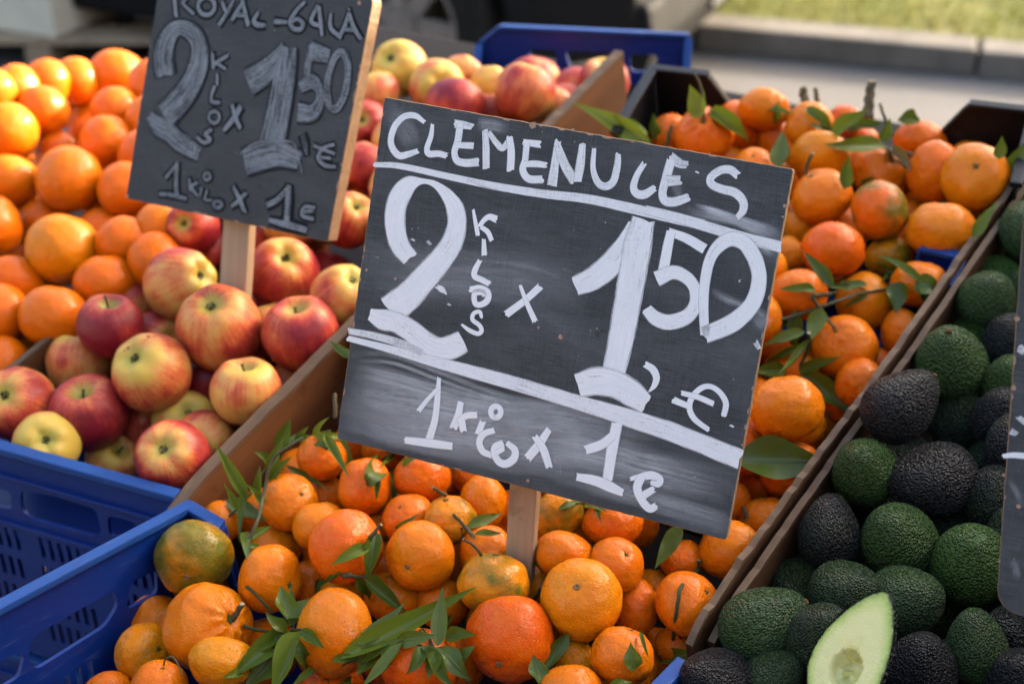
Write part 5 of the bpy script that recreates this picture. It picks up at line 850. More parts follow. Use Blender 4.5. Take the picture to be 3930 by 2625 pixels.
SPR = [
('leafy_sprig','long sprig of narrow leaves climbing from the crate corner along the wooden board', None,[(0.00152,[(-0.2363,0.9962,0.7635),(-0.2259,1.0072,0.7826),(-0.2229,1.0392,0.7941),(-0.2184,1.0491,0.8111),(-0.2123,1.0557,0.8227),(-0.1962,1.0613,0.8324),(-0.1874,1.0655,0.8355)]),(0.00108,[(-0.2617,1.0578,0.7531),(-0.2509,1.0632,0.7625),(-0.2386,1.0704,0.775),(-0.2281,1.0818,0.7907)])],[((-0.2423,1.0544,0.7775),(-0.2542,1.0615,0.7989),(-0.2661,1.0686,0.8202),0.0111,0.45),((-0.2653,1.0761,0.7565),(-0.2458,1.0674,0.7505),(-0.2265,1.0588,0.7446),0.0128,0.3),((-0.2482,1.063,0.7786),(-0.2479,1.0488,0.763),(-0.2476,1.0346,0.7475),0.006,0.4),((-0.2326,1.0572,0.7793),(-0.2311,1.059,0.7915),(-0.2295,1.0609,0.8037),0.0068,0.35),((-0.2242,1.0726,0.7836),(-0.2134,1.0737,0.7945),(-0.2026,1.0747,0.8053),0.0101,0.35),((-0.2268,1.0791,0.7847),(-0.2195,1.0833,0.801),(-0.2123,1.0875,0.8173),0.0095,0.35),((-0.2176,1.111,0.7926),(-0.2132,1.1135,0.806),(-0.2088,1.1159,0.8193),0.0132,0.2),((-0.2141,1.1184,0.7947),(-0.2023,1.1162,0.7998),(-0.1906,1.1139,0.8048),0.0088,0.4),((-0.2402,1.0198,0.7704),(-0.2336,0.9937,0.7732),(-0.2271,0.9678,0.7766),0.0069,0.3),((-0.2037,1.119,0.7961),(-0.1975,1.1182,0.8037),(-0.1913,1.1174,0.8113),0.0065,0.45),((-0.2324,1.0047,0.7681),(-0.2249,1.0125,0.7686),(-0.2173,1.0203,0.7692),0.0084,0.35),((-0.2251,1.0441,0.7767),(-0.231,1.0447,0.7867),(-0.2369,1.0452,0.7967),0.0071,0.4),((-0.2234,1.0921,0.7879),(-0.2302,1.0911,0.7952),(-0.237,1.0901,0.8025),0.009,0.35),((-0.2358,0.9947,0.7656),(-0.2298,1.0002,0.7621),(-0.2237,1.0057,0.7586),0.0069,0.3),((-0.2495,1.0446,0.7745),(-0.255,1.0456,0.7852),(-0.2605,1.0465,0.7958),0.0062,0.45)]),
('leafy_sprig','sprig with long pale leaves hanging at the lower left corner of the front chalkboard', None,[(0.00104,[(-0.2068,1.1188,0.7935),(-0.1905,1.1222,0.7993),(-0.1716,1.1264,0.8027)])],[((-0.1907,1.1232,0.7986),(-0.1708,1.1042,0.8104),(-0.1582,1.1333,0.7901),0.007,0.6),((-0.1722,1.1036,0.81),(-0.1611,1.0763,0.8078),(-0.1502,1.0494,0.8061),0.0097,0.5),((-0.1718,1.1564,0.7782),(-0.1578,1.1157,0.7767),(-0.1442,1.0756,0.7762),0.0119,0.75),((-0.2089,1.0878,0.7888),(-0.1903,1.0855,0.7768),(-0.1717,1.0831,0.7647),0.0055,0.4),((-0.1822,1.0951,0.8095),(-0.175,1.0895,0.8091),(-0.1684,1.0871,0.8063),0.0087,0.3),((-0.1851,1.1073,0.8092),(-0.1786,1.1076,0.8187),(-0.1722,1.1078,0.8281),0.0064,0.6)]),
('leafy_sprig','small dark leaved sprig under the front chalkboard bottom edge', None,[(0.00101,[(-0.0973,1.0912,0.8012),(-0.107,1.1096,0.7891),(-0.1184,1.1253,0.7747),(-0.1253,1.1248,0.7706)])],[((-0.1238,1.1225,0.7725),(-0.1238,1.0483,0.8089),(-0.1326,1.0531,0.7903),0.0146,0.3),((-0.1141,1.1266,0.773),(-0.1163,1.0958,0.7887),(-0.1183,1.0652,0.8046),0.0064,0.45),((-0.1137,1.1291,0.7621),(-0.1108,1.0922,0.7672),(-0.108,1.0557,0.773),0.0076,0.35),((-0.1197,1.0472,0.8039),(-0.1204,1.0387,0.7995),(-0.1215,1.0337,0.7926),0.0062,0.35),((-0.1026,1.0697,0.8032),(-0.093,1.0634,0.8126),(-0.0843,1.0662,0.8157),0.0051,0.35),((-0.119,1.1251,0.7776),(-0.1167,1.1262,0.7814),(-0.1146,1.129,0.7839),0.006,0.3)]),
('stalk','',('clementine',10),[(0.00161,[(-0.126,0.9675,0.7887),(-0.1194,0.9674,0.8005),(-0.1106,0.9676,0.8128)])],[((-0.1223,0.9624,0.793),(-0.1357,0.9511,0.7933),(-0.15,0.9477,0.7873),0.0103,0.7),((-0.118,0.9773,0.7962),(-0.1195,0.9598,0.787),(-0.1222,0.952,0.7703),0.0139,0.25)]),
('stalk','',('clementine',6),[(0.00166,[(-0.0583,1.0233,0.8026),(-0.0642,1.02,0.8089),(-0.0697,1.017,0.8157)])],[]),
('leafy_sprig','short forked woody sprig with two small leaves at the front stake', None,[(0.00162,[(-0.0332,0.9785,0.791),(-0.0403,0.9911,0.7923),(-0.0516,0.9952,0.8031)]),(0.00109,[(-0.0432,0.9913,0.7785),(-0.0443,0.9905,0.7928)])],[((-0.0376,0.9927,0.792),(-0.0248,1.0004,0.7923),(-0.0119,1.0082,0.7927),0.0082,0.4),((-0.0326,0.9809,0.7934),(-0.0215,0.9759,0.7971),(-0.0106,0.9785,0.7949),0.0054,0.5)]),
('stalk','',('clementine',13),[(0.00118,[(-0.0258,0.9475,0.7958),(-0.0323,0.9468,0.8066),(-0.0409,0.9448,0.8151)])],[]),
('loose_leaf','dark narrow leaf left of the forked sprig in the middle of the front pile', None,[],[((-0.1164,1.0404,0.7395),(-0.0978,1.0018,0.7829),(-0.084,1.0074,0.7919),0.006,0.15)]),
('loose_leaf','pointed leaf standing up right of the front stake foot', None,[],[((0.0247,0.9604,0.7663),(0.0144,0.9658,0.7846),(0.0042,0.971,0.8027),0.0127,0.35)]),
('leafy_sprig','dark woody knot with broken leaves above the centre of the front pile', None,[(0.002,[(-0.1449,0.9517,0.7705),(-0.138,0.9508,0.7716),(-0.1328,0.9555,0.7658)]),(0.00094,[(-0.1328,0.9555,0.7658),(-0.1243,0.9572,0.7647)])],[((-0.1292,0.9579,0.7624),(-0.1119,0.9511,0.7504),(-0.0947,0.9443,0.7384),0.0145,0.3),((-0.1321,0.9545,0.7652),(-0.1277,0.9551,0.7533),(-0.1232,0.9556,0.7414),0.01,0.35),((-0.1444,0.9491,0.7739),(-0.1539,0.9519,0.7656),(-0.1634,0.9546,0.7574),0.0059,0.3),((-0.1707,0.9876,0.7362),(-0.1714,0.9813,0.7333),(-0.1724,0.9776,0.7282),0.0061,0.3)]),
('leafy_sprig','big leafy twig with one long curled leaf lying across the bottom middle', None,[(0.0009,[(-0.1546,0.8798,0.7207),(-0.1335,0.8666,0.7503),(-0.1107,0.8704,0.7569),(-0.0843,0.8622,0.775),(-0.0717,0.8604,0.7742)]),(0.00125,[(-0.0672,0.8696,0.7755),(-0.0605,0.8568,0.7709),(-0.0472,0.8599,0.7548),(-0.0347,0.8539,0.7404)]),(0.00076,[(-0.0832,0.8839,0.7722),(-0.0741,0.881,0.7756),(-0.0672,0.8696,0.7755)])],[((-0.1337,0.8654,0.7556),(-0.0878,0.8831,0.7734),(-0.0413,0.901,0.7913),0.0177,0.6),((-0.0594,0.8625,0.7736),(-0.0577,0.8777,0.7869),(-0.056,0.893,0.8004),0.0105,0.35),((-0.1233,0.8736,0.7637),(-0.1067,0.8856,0.7714),(-0.09,0.8976,0.7793),0.0094,0.3),((-0.1285,0.8684,0.7517),(-0.1093,0.8664,0.7636),(-0.0904,0.8645,0.7755),0.0088,0.4),((-0.0909,0.8666,0.7733),(-0.0772,0.8626,0.7793),(-0.0642,0.8659,0.7788),0.0104,0.3),((-0.0873,0.8613,0.7743),(-0.1013,0.8504,0.7644),(-0.1151,0.8396,0.7547),0.0089,0.45),((-0.0715,0.8579,0.7761),(-0.0598,0.8467,0.7658),(-0.0482,0.8357,0.7557),0.0129,0.35),((-0.0582,0.8618,0.7726),(-0.0472,0.8522,0.7649),(-0.0364,0.8426,0.7573),0.0139,0.25),((-0.0539,0.8772,0.7687),(-0.0431,0.8744,0.7722),(-0.0324,0.8717,0.7756),0.0116,0.35),((-0.0589,0.9405,0.7212),(-0.0554,0.9361,0.7323),(-0.0523,0.9365,0.739),0.008,0.35),((-0.1429,0.863,0.7545),(-0.1346,0.8634,0.7575),(-0.1268,0.8668,0.7577),0.007,0.5),((-0.1107,0.8678,0.7542),(-0.1031,0.8686,0.7627),(-0.0955,0.8694,0.7711),0.0106,0.35),((-0.0666,0.8576,0.7751),(-0.0739,0.8473,0.7718),(-0.0815,0.8415,0.7645),0.0104,0.3),((-0.0472,0.8592,0.7555),(-0.0393,0.8619,0.7622),(-0.0315,0.8646,0.7688),0.009,0.35),((-0.1026,0.8986,0.7618),(-0.0937,0.9061,0.7616),(-0.0848,0.9135,0.7615),0.0083,0.3),((-0.0604,0.855,0.7709),(-0.0628,0.8463,0.7674),(-0.0655,0.8404,0.7614),0.0104,0.45),((-0.1134,0.8711,0.7546),(-0.1187,0.8639,0.7511),(-0.1239,0.8568,0.7477),0.0101,0.4),((-0.0973,0.8647,0.767),(-0.0995,0.8581,0.7623),(-0.1025,0.8588,0.7509),0.0087,0.5)]),
('leafy_sprig','pale broad leaved sprig at the bottom left of the clementines', None,[(0.00132,[(-0.227,0.9227,0.7398),(-0.2111,0.9207,0.7364),(-0.1939,0.9194,0.7341),(-0.1857,0.9224,0.7354)]),(0.0013,[(-0.1828,0.9051,0.7507),(-0.17,0.8828,0.7717)]),(0.00091,[(-0.1822,0.905,0.7507),(-0.1812,0.9093,0.7541)])],[((-0.187,0.9083,0.7533),(-0.1898,0.9206,0.7615),(-0.1927,0.9329,0.7698),0.0177,0.5),((-0.1859,0.9129,0.7544),(-0.1788,0.9219,0.757),(-0.1716,0.9309,0.7596),0.0131,0.55),((-0.1896,0.8975,0.7506),(-0.2056,0.8788,0.7489),(-0.2211,0.8603,0.7475),0.0179,0.3),((-0.1686,0.8764,0.7706),(-0.1791,0.8627,0.756),(-0.1896,0.8491,0.7415),0.022,0.75),((-0.1909,0.882,0.7472),(-0.2026,0.8717,0.7384),(-0.2142,0.8615,0.7297),0.0191,0.35),((-0.2151,0.8761,0.7313),(-0.2215,0.86,0.7438),(-0.2303,0.8546,0.7464),0.0093,0.65),((-0.187,0.8975,0.751),(-0.2004,0.8916,0.7499),(-0.2137,0.8858,0.7488),0.0144,0.35),((-0.1798,0.8921,0.7507),(-0.1704,0.8726,0.752),(-0.1675,0.886,0.723),0.0117,0.4),((-0.186,0.9005,0.7517),(-0.1934,0.9006,0.7609),(-0.2007,0.9007,0.7701),0.0103,0.45),((-0.1702,0.8795,0.772),(-0.1606,0.8691,0.7729),(-0.152,0.8634,0.7699),0.01,0.35)]),
('cut_twig','thin green twig sticking up beside the clementine with small dark button', None,[(0.0012,[(-0.2277,0.9508,0.76),(-0.2156,0.9421,0.7533),(-0.2039,0.9373,0.741)])],[((-0.1842,0.9237,0.7569),(-0.1862,0.9336,0.7611),(-0.1882,0.9436,0.7653),0.004,0.3)]),
('leafy_sprig','hooked twig with one torn leaf at the bottom picture edge', None,[(0.00083,[(-0.1586,0.8704,0.74),(-0.1547,0.8824,0.7237),(-0.1512,0.8767,0.7187)])],[((-0.1596,0.8715,0.7377),(-0.1678,0.865,0.7353),(-0.1761,0.8584,0.733),0.0084,0.7),((-0.131,0.8852,0.7124),(-0.1364,0.8766,0.7176),(-0.1422,0.8713,0.7195),0.0077,0.4)]),
('loose_leaf','dark leaf poking up right of the largest red orange clementine', None,[],[((0.023,0.829,0.7627),(0.0201,0.8391,0.7671),(0.0171,0.8492,0.7716),0.0123,0.25)]),
('loose_leaf','dark leaf under the right flank of the largest red orange clementine', None,[],[((0.0423,0.8827,0.7674),(0.0352,0.8717,0.7573),(0.0282,0.8607,0.7474),0.0106,0.2)]),
('loose_leaf','torn leaf in front of the cracked clementine by the blue corner', None,[],[((0.0948,0.8346,0.7737),(0.0941,0.8374,0.7832),(0.0939,0.8437,0.7896),0.0107,0.4)]),
('loose_leaf','thin leaf blade on the cracked clementine', None,[],[((0.1019,0.8625,0.7862),(0.1038,0.8499,0.7859),(0.1065,0.8434,0.7802),0.0039,0.5)]),
('loose_leaf','broad leaf lying at the front end of the double wooden board', None,[],[((0.1271,0.9172,0.7063),(0.1381,0.8947,0.7307),(0.1525,0.8965,0.7328),0.012,0.5)]),
('loose_leaf','leaf tip at the bottom edge left of the blue corner', None,[],[((0.074,0.8204,0.7672),(0.0831,0.8259,0.7651),(0.0922,0.8315,0.7629),0.0073,0.45)]),
('cut_twig','long bent green twig lying over a clementine near the board end', None,[(0.00176,[(0.1621,0.9741,0.7699),(0.1599,0.9677,0.7616),(0.1405,0.9153,0.7909),(0.1344,0.8969,0.7799),(0.1344,0.9029,0.7424)]),(0.00116,[(0.1355,0.8973,0.7579),(0.1418,0.9078,0.7397)])],[]),
('cut_twig','short dark twig left of the navelled light clementine', None,[(0.00161,[(0.019,0.9492,0.7451),(0.0254,0.9514,0.7575)])],[]),
('cut_twig','tiny pale stub behind the navelled light clementine', None,[(0.00106,[(0.0614,0.9556,0.795),(0.0641,0.9534,0.7867)])],[]),
('cut_twig','pale tan stub under the chalkboard lower right corner', None,[(0.0021,[(0.2095,1.0238,0.7747),(0.2093,1.0285,0.7795),(0.2082,1.0357,0.7814)])],[]),
('loose_leaf','dark drooping leaf under the chalkboard left of its lower right corner', None,[],[((0.1439,0.9699,0.8077),(0.1335,0.9587,0.7973),(0.1233,0.9475,0.7869),0.0114,0.25)]),
('leafy_sprig','leaf scrap and twig on the clementine under the chalkboard edge', None,[(0.00095,[(0.0409,0.9956,0.8079),(0.0504,0.9986,0.8095),(0.0614,1.0016,0.8106)])],[((0.0408,0.9931,0.8097),(0.0489,0.9959,0.8118),(0.0575,1.0056,0.8088),0.0054,0.35),((0.0618,1.0083,0.8056),(0.0699,0.9961,0.8113),(0.0778,0.9839,0.8171),0.0081,0.5),((0.0717,0.9921,0.8118),(0.0733,0.9824,0.8127),(0.0752,0.9761,0.8111),0.0048,0.4)]),
('loose_leaf','single broad glossy leaf between the chalkboard and the double wooden board', None,[],[((0.2069,1.065,0.8103),(0.2393,1.0547,0.8174),(0.2737,1.0547,0.8174),0.033,0.2)]),
('leafy_sprig','long woody twig with many small leaves right of the chalkboard', None,[(0.00168,[(0.2492,1.2128,0.8706),(0.2855,1.2355,0.8685),(0.3165,1.2409,0.8779),(0.3513,1.265,0.8756),(0.3799,1.279,0.8735)]),(0.00201,[(0.2948,1.2394,0.8871),(0.3093,1.2475,0.884),(0.3275,1.2697,0.8745)]),(0.00154,[(0.2968,1.2394,0.8857),(0.306,1.2325,0.8737),(0.3148,1.2103,0.8671)]),(0.00078,[(0.3298,1.261,0.891),(0.3491,1.2782,0.8775),(0.3578,1.2732,0.8757)])],[((0.2996,1.2418,0.8923),(0.2825,1.2378,0.8949),(0.2677,1.2443,0.8919),0.0095,0.45),((0.3211,1.2561,0.8909),(0.3073,1.2691,0.9004),(0.2934,1.2822,0.91),0.0119,0.2),((0.3574,1.2735,0.8791),(0.339,1.2695,0.8812),(0.3206,1.2655,0.8833),0.0098,0.3),((0.2805,1.2349,0.8706),(0.2815,1.2305,0.8551),(0.2824,1.2261,0.8396),0.0118,0.3),((0.3015,1.2209,0.8809),(0.2956,1.2097,0.8706),(0.2897,1.1985,0.8603),0.0134,0.5),((0.2809,1.1942,0.8727),(0.2646,1.197,0.8644),(0.2482,1.1997,0.8561),0.0094,0.45),((0.2599,1.2615,0.8356),(0.2706,1.2508,0.8475),(0.281,1.2401,0.8592),0.0113,0.25),((0.3581,1.2661,0.8732),(0.3466,1.264,0.8672),(0.3369,1.269,0.8573),0.0054,0.35)]),
('leafy_sprig','sprig of crossed pointed leaves on top of the right pile beside the euro sign', None,[(0.00166,[(0.2869,1.1933,0.8711),(0.2903,1.2048,0.847),(0.283,1.2042,0.8237)])],[((0.2903,1.2235,0.8382),(0.2723,1.2157,0.8347),(0.2585,1.2277,0.8194),0.0084,0.35),((0.2943,1.2276,0.8373),(0.2761,1.1904,0.8419),(0.2585,1.1537,0.8472),0.01,0.35),((0.2695,1.2055,0.8211),(0.254,1.2011,0.8226),(0.2386,1.1968,0.8241),0.0148,0.6),((0.2854,1.2017,0.8259),(0.3011,1.193,0.8356),(0.3164,1.1843,0.8452),0.0107,0.4),((0.2885,1.2002,0.8232),(0.3087,1.1813,0.809),(0.3285,1.1626,0.795),0.0207,0.55)]),
('leafy_sprig','five leaf sprig near the small blue rim in the right pile', None,[(0.00115,[(0.3929,1.3373,0.8632),(0.3931,1.2815,0.8865),(0.4038,1.2596,0.8905)])],[((0.408,1.2576,0.8954),(0.3903,1.2694,0.9029),(0.3725,1.2813,0.9105),0.0084,0.45),((0.4022,1.2574,0.892),(0.413,1.2521,0.8912),(0.4262,1.2539,0.8868),0.0174,0.3),((0.4012,1.2558,0.8876),(0.4079,1.2501,0.8798),(0.4175,1.2532,0.8673),0.0134,0.25),((0.3903,1.2665,0.8863),(0.3865,1.2559,0.8769),(0.3827,1.2453,0.8675),0.0175,0.15),((0.4003,1.3334,0.863),(0.3892,1.3083,0.8711),(0.3782,1.2832,0.8794),0.0071,0.35)]),
('loose_leaf','green leaf against the cardboard edge beside the large rough clementine', None,[],[((0.469,1.3051,0.9198),(0.4786,1.309,0.9357),(0.4882,1.313,0.9515),0.0104,0.6)]),
('stalk','',('clementine',85),[(0.0016,[(0.218,1.5262,0.957),(0.2172,1.5289,0.9737),(0.2135,1.5347,0.9958),(0.2064,1.5362,1.0103)])],[((0.2135,1.5257,0.9647),(0.2071,1.5293,0.9799),(0.2007,1.5328,0.995),0.0166,0.95),((0.2171,1.5391,0.968),(0.2174,1.5397,0.9781),(0.2177,1.5403,0.9882),0.0089,0.9),((0.2282,1.5412,0.9672),(0.2466,1.5293,0.9541),(0.2683,1.5366,0.9333),0.0207,0.7)]),
('loose_leaf','leaf standing upright above the chalkboard upper right corner', None,[],[((0.2958,1.4585,0.9311),(0.2987,1.4733,0.9437),(0.3017,1.4882,0.9564),0.0167,0.35)]),
('leafy_sprig','two small leaves behind the topmost back clementine', None,[(0.00109,[(0.3033,1.5595,0.9488),(0.3046,1.5604,0.9562)])],[((0.2964,1.557,0.9603),(0.3075,1.552,0.9606),(0.3185,1.5469,0.9609),0.009,0.6),((0.3046,1.5589,0.9433),(0.305,1.5559,0.9567),(0.3069,1.5607,0.9671),0.009,0.45)]),
('leafy_sprig','tuft of folded leaves on the back clementines below the tall woody stub', None,[(0.00192,[(0.4272,1.4942,0.9533),(0.4184,1.5031,0.9687),(0.412,1.5142,0.9839)]),(0.00175,[(0.4209,1.4888,0.9386),(0.4409,1.5091,0.9297),(0.4416,1.4553,0.9469)])],[((0.3362,1.5379,0.9703),(0.3499,1.5214,0.9612),(0.3707,1.5355,0.94),0.0135,0.3),((0.3372,1.5194,0.9546),(0.3503,1.5175,0.9531),(0.3667,1.5295,0.9462),0.0078,0.35),((0.3619,1.4844,0.9566),(0.3756,1.4868,0.9698),(0.3892,1.4892,0.9829),0.0225,0.75),((0.3991,1.5823,0.9224),(0.4155,1.5808,0.9289),(0.4319,1.5793,0.9354),0.0221,0.15),((0.4208,1.4876,0.9399),(0.3864,1.4759,0.9473),(0.3526,1.4641,0.9547),0.0194,0.55),((0.4132,1.4856,0.9515),(0.4155,1.487,0.963),(0.4178,1.4884,0.9744),0.0139,0.6)]),
('loose_leaf','curled dark leaf at the back above the rightmost clementines', None,[],[((0.4374,1.5205,0.962),(0.4507,1.5264,0.9593),(0.4642,1.5323,0.9565),0.0199,0.35)]),
('loose_leaf','leaf wedged between the yellow orange and the husked back clementine', None,[],[((0.3538,1.3934,0.9354),(0.3556,1.3968,0.9501),(0.3575,1.4,0.9648),0.0133,0.4)]),
('loose_leaf','small leaf on the green blotched clementine', None,[],[((0.3927,1.4774,0.8984),(0.3964,1.466,0.9092),(0.4019,1.4615,0.9171),0.0077,0.35)]),
('stalk','',('clementine',74),[(0.00203,[(0.3177,1.4226,0.9376),(0.3185,1.4227,0.9499),(0.3226,1.423,0.9624)])],[]),
('cut_twig','thick brown cut stub standing tallest behind the back clementines', None,[(0.00593,[(0.4093,1.5454,0.9543),(0.411,1.5558,0.9731),(0.4136,1.5661,0.9919)])],[]),
('cut_twig','short brown cut stub left of the tallest one at the back', None,[(0.00511,[(0.3433,1.5718,0.9518),(0.3419,1.5794,0.9644),(0.3389,1.5866,0.9755)])],[]),
('cut_twig','pale green stub right beside the short brown one at the back', None,[(0.0031,[(0.3558,1.5692,0.9528),(0.3555,1.5765,0.9654),(0.3537,1.5837,0.9771)])],[]),
('cut_twig','dark stub between the necked clementine and its left neighbour', None,[(0.00217,[(0.1783,1.536,0.9235),(0.1813,1.5418,0.9347),(0.1848,1.5476,0.9462)])],[]),
('leafy_sprig','two long pale leaves sticking out above the chalkboard top edge', None,[(0.00115,[(0.1559,1.5391,0.9291),(0.1503,1.5645,0.9251)])],[((0.1592,1.5339,0.9302),(0.12,1.5496,0.9443),(0.0804,1.5653,0.9587),0.02,0.85),((0.1545,1.5481,0.9326),(0.1356,1.5495,0.944),(0.1169,1.5509,0.9554),0.0119,0.95),((0.1662,1.5654,0.9206),(0.1657,1.5675,0.9344),(0.1653,1.5707,0.9478),0.0121,0.25)]),
('loose_leaf','leaf cluster at the far right end of the back clementines', None,[],[((0.5311,1.3985,0.9476),(0.5366,1.4024,0.9634),(0.542,1.4063,0.9791),0.0157,0.4)]),
('loose_leaf','pointed leaf behind the rightmost back clementine', None,[],[((0.5116,1.3905,0.9705),(0.5111,1.3914,0.9811),(0.5106,1.3923,0.9917),0.0101,0.5)]),
('stalk','',('clementine',26),[(0.00251,[(-0.2361,0.9233,0.747),(-0.2307,0.9217,0.7561),(-0.2254,0.9205,0.7661)])],[]),
('stalk','',('clementine',30),[(0.0007,[(-0.2857,0.8778,0.7375),(-0.2827,0.8758,0.7461),(-0.2755,0.8719,0.7513),(-0.2696,0.8645,0.7505),(-0.2651,0.8555,0.7469)])],[]),
('cut_twig','pale thin stub at the left edge of the front chalkboard', None,[(0.00195,[(-0.1695,1.1466,0.8041),(-0.1699,1.1523,0.8139),(-0.1706,1.16,0.8232)])],[]),
('loose_leaf','dark leaf tip at the wooden board left of the front chalkboard', None,[],[((-0.162,1.2216,0.8232),(-0.1712,1.2311,0.8267),(-0.1805,1.2407,0.8302),0.01,0.2)]),
('stalk','',('clementine',77),[(0.00227,[(0.4246,1.4819,0.9315),(0.4213,1.4811,0.9422)]),(0.0014,[(0.4257,1.483,0.932),(0.4363,1.4731,0.9268),(0.4433,1.4633,0.9219)])],[((0.4285,1.491,0.9381),(0.4313,1.468,0.9355),(0.4339,1.4451,0.9331),0.0156,2.0)]),
('stalk','',('clementine',57),[(0.00138,[(0.3161,1.2152,0.864),(0.3144,1.2111,0.8689)])],[]),
]
MI = {'fc': ((-0.2969,1.0511,0.7676),(-0.4231,0.9054,0.7676),(0.1327,0.8424,0.7676)),'ac': ((-0.5024,1.1543,0.758),(-0.3104,1.0724,0.7643)),'bk': ((0.1718,1.6628,0.9715),(0.5771,1.487,0.984)),'mid': ((-0.2231,1.1211,0.7671),(0.4586,1.2988,0.8987)),'bb': ((-0.0465,2.0029,0.9192),(0.2505,1.9588,0.9192)),'div': {'A': ((0.1434,0.86,0.7812),(0.5322,1.3827,0.9425)),'B': ((-0.3193,1.0453,0.7635),(0.136,1.7381,0.9699)),'C': ((-0.5507,1.2566,0.7679),(-0.3709,1.4939,0.8416))},'plane': ((0.0022,0.96,0.7728),(-0.12096,-0.20951,0.9703),(0.48515,0.8403,0.24192),(0.86603,-0.5,0.0)),'fch': [[(0.0755,0.0412),(0.0441,0.0421),(0.0451,0.0662),(0.0824,0.0651)],[(0.1806,0.0388),(0.0934,0.0388),(0.09,0.0562),(0.1067,0.0688),(0.1816,0.0715),(0.1881,0.0581)],[(0.2171,0.0482),(0.1952,0.0452),(0.1905,0.0511),(0.1977,0.0689),(0.2215,0.0695)]],'ach': [[(0.0881,0.0441),(0.0526,0.0439),(0.0571,0.0629),(0.0908,0.0711)],[(0.1944,0.0447),(0.1541,0.0398),(0.1003,0.0412),(0.0996,0.069),(0.1096,0.0768),(0.1883,0.0791),(0.1997,0.0699)],[(0.2442,0.052),(0.2074,0.0502),(0.2112,0.0733),(0.2508,0.077)]],'acs': [(0.2299,0.1081),(0.1871,0.107),(0.1752,0.1063),(0.2354,0.1296),(0.2419,0.1357),(0.1889,0.1353),(0.2471,0.1721),(0.2524,0.2009)],'kerb_bot': [(0.6711,5.0934,-0.15),(1.7882,4.754,-0.15)],'kerb_top': [(0.7881,5.3865,-0.15),(1.8878,5.0735,-0.15)],'grass_far': [(0.9313,5.6852,-0.15),(2.0149,5.4812,-0.15)],'wheel': [(-0.2943,4.8814,-0.15)],'plate': [(0.1257,5.6852,-0.15)],'carR': [(0.8243,5.0341,-0.15)],'boxes': [(-1.8455,4.9378,-0.15),(-1.4451,4.8444,-0.15),(-1.3832,4.8444,-0.15),(-1.2928,4.8907,-0.15),(-1.5379,4.8444,-0.15)],'half': [(2041.7,1352.4,1.135,(0.2978,0.8717,0.8215)),(1964.7,1518.9,1.109,(0.2604,0.8091,0.8033)),(1952.1,1536.8,1.104,(0.2552,0.8029,0.8013)),(2070.3,1407.9,1.128,(0.3026,0.8482,0.817)),(1855.4,1544.0,1.107,(0.224,0.8035,0.7976))],'stakes': [(-0.0021,-0.1428,-0.0007,-0.195,0.0245),(-0.0057,-0.1209,-0.0024,-0.1899,0.035)],'mark': [(0.1971,0.0173)]}
HALF_POS = (0.2548, 0.8028, 0.8204)
# ================================================================ the place
PC, PN, PU, PL = [Vector(v) for v in MI['plane']]      # fruit surface: point, normal, uphill, along the stall front

# ---- ground
def mat_asphalt():
    g = N('asphalt'); co = g.coord()
    n = g.noise(co, 1.6, 5, .6); f = g.noise(co, 60, 3, .7); s = g.voro(co, 70)
    c = g.mix(g.remap(n, .3, .7), (.145, .136, .128, 1), (.10, .095, .09, 1))
    c = g.mix(g.remap(f, .35, .7, 0, .6), c, (.18, .17, .16, 1))
    c = g.mix(g.remap(s, .1, .35, .3, 0), c, (.11, .10, .09, 1))
    g.set(color=c, rough=.85, spec=.3, normal=g.bump(f, .5, .01)); return g.m
M['asphalt'] = mat_asphalt()
S = 400
road = obj('road', mesh('road', [(-S, -S, GZ), (S, -S, GZ), (S, S, GZ), (-S, S, GZ)], [(0, 1, 2, 3)], mat=M['asphalt'])); tag(road, kind='structure')

kb0, kb1 = [Vector(v) for v in MI['kerb_bot']]
kd = (kb1 - kb0).normalized(); kn = Vector((-kd.y, kd.x, 0))
if kn.y < 0: kn = -kn
kang = math.atan2(kd.y, kd.x)
M['kerb'] = simple('kerb_concrete', (.19, .172, .15), .85, .25, .35, 7, .01)
KH = .10
kerb_root = tag(empty('kerb', kb0), kind='structure')
ks = box_mesh('kerb_stone', .985, .16, KH, M['kerb'], .012)
for i in range(-9, 9):
    o = obj('kerb_stone', ks); o.parent = kerb_root
    o.matrix_world = Matrix.Translation(kb0 + kd * (i + .5) + kn * .08 + Vector((0, 0, KH / 2 + RND.uniform(-.004, .004)))) @ Matrix.Rotation(kang + RND.uniform(-.004, .004), 4, 'Z')
def strip(name, a, b, z, mat, x0=-12, x1=12):
    c0, c1 = kb0 + kn * a, kb0 + kn * b
    V = [c0 + kd * x0, c0 + kd * x1, c1 + kd * x1, c1 + kd * x0]
    V = [(v.x, v.y, z) for v in V]
    return obj(name, mesh(name, V, [(0, 1, 2, 3)], mat=mat))
M['soil'] = simple('verge_soil', (.16, .15, .05), .95, .1, .4, 3, .02, col2=(.09, .11, .03))
tag(strip('verge_ground', .16, 1.35, GZ + KH - .012, M['soil']), kind='structure')
M['paving'] = simple('far_paving', (.30, .29, .27), .85, .2, .3, 2, .01)
tag(strip('pavement', 1.35, 4.0, GZ + KH, M['paving']), kind='structure')
tag(strip('far_road', 4.0, 60, GZ + .01, M['asphalt'], -60, 60), kind='structure')
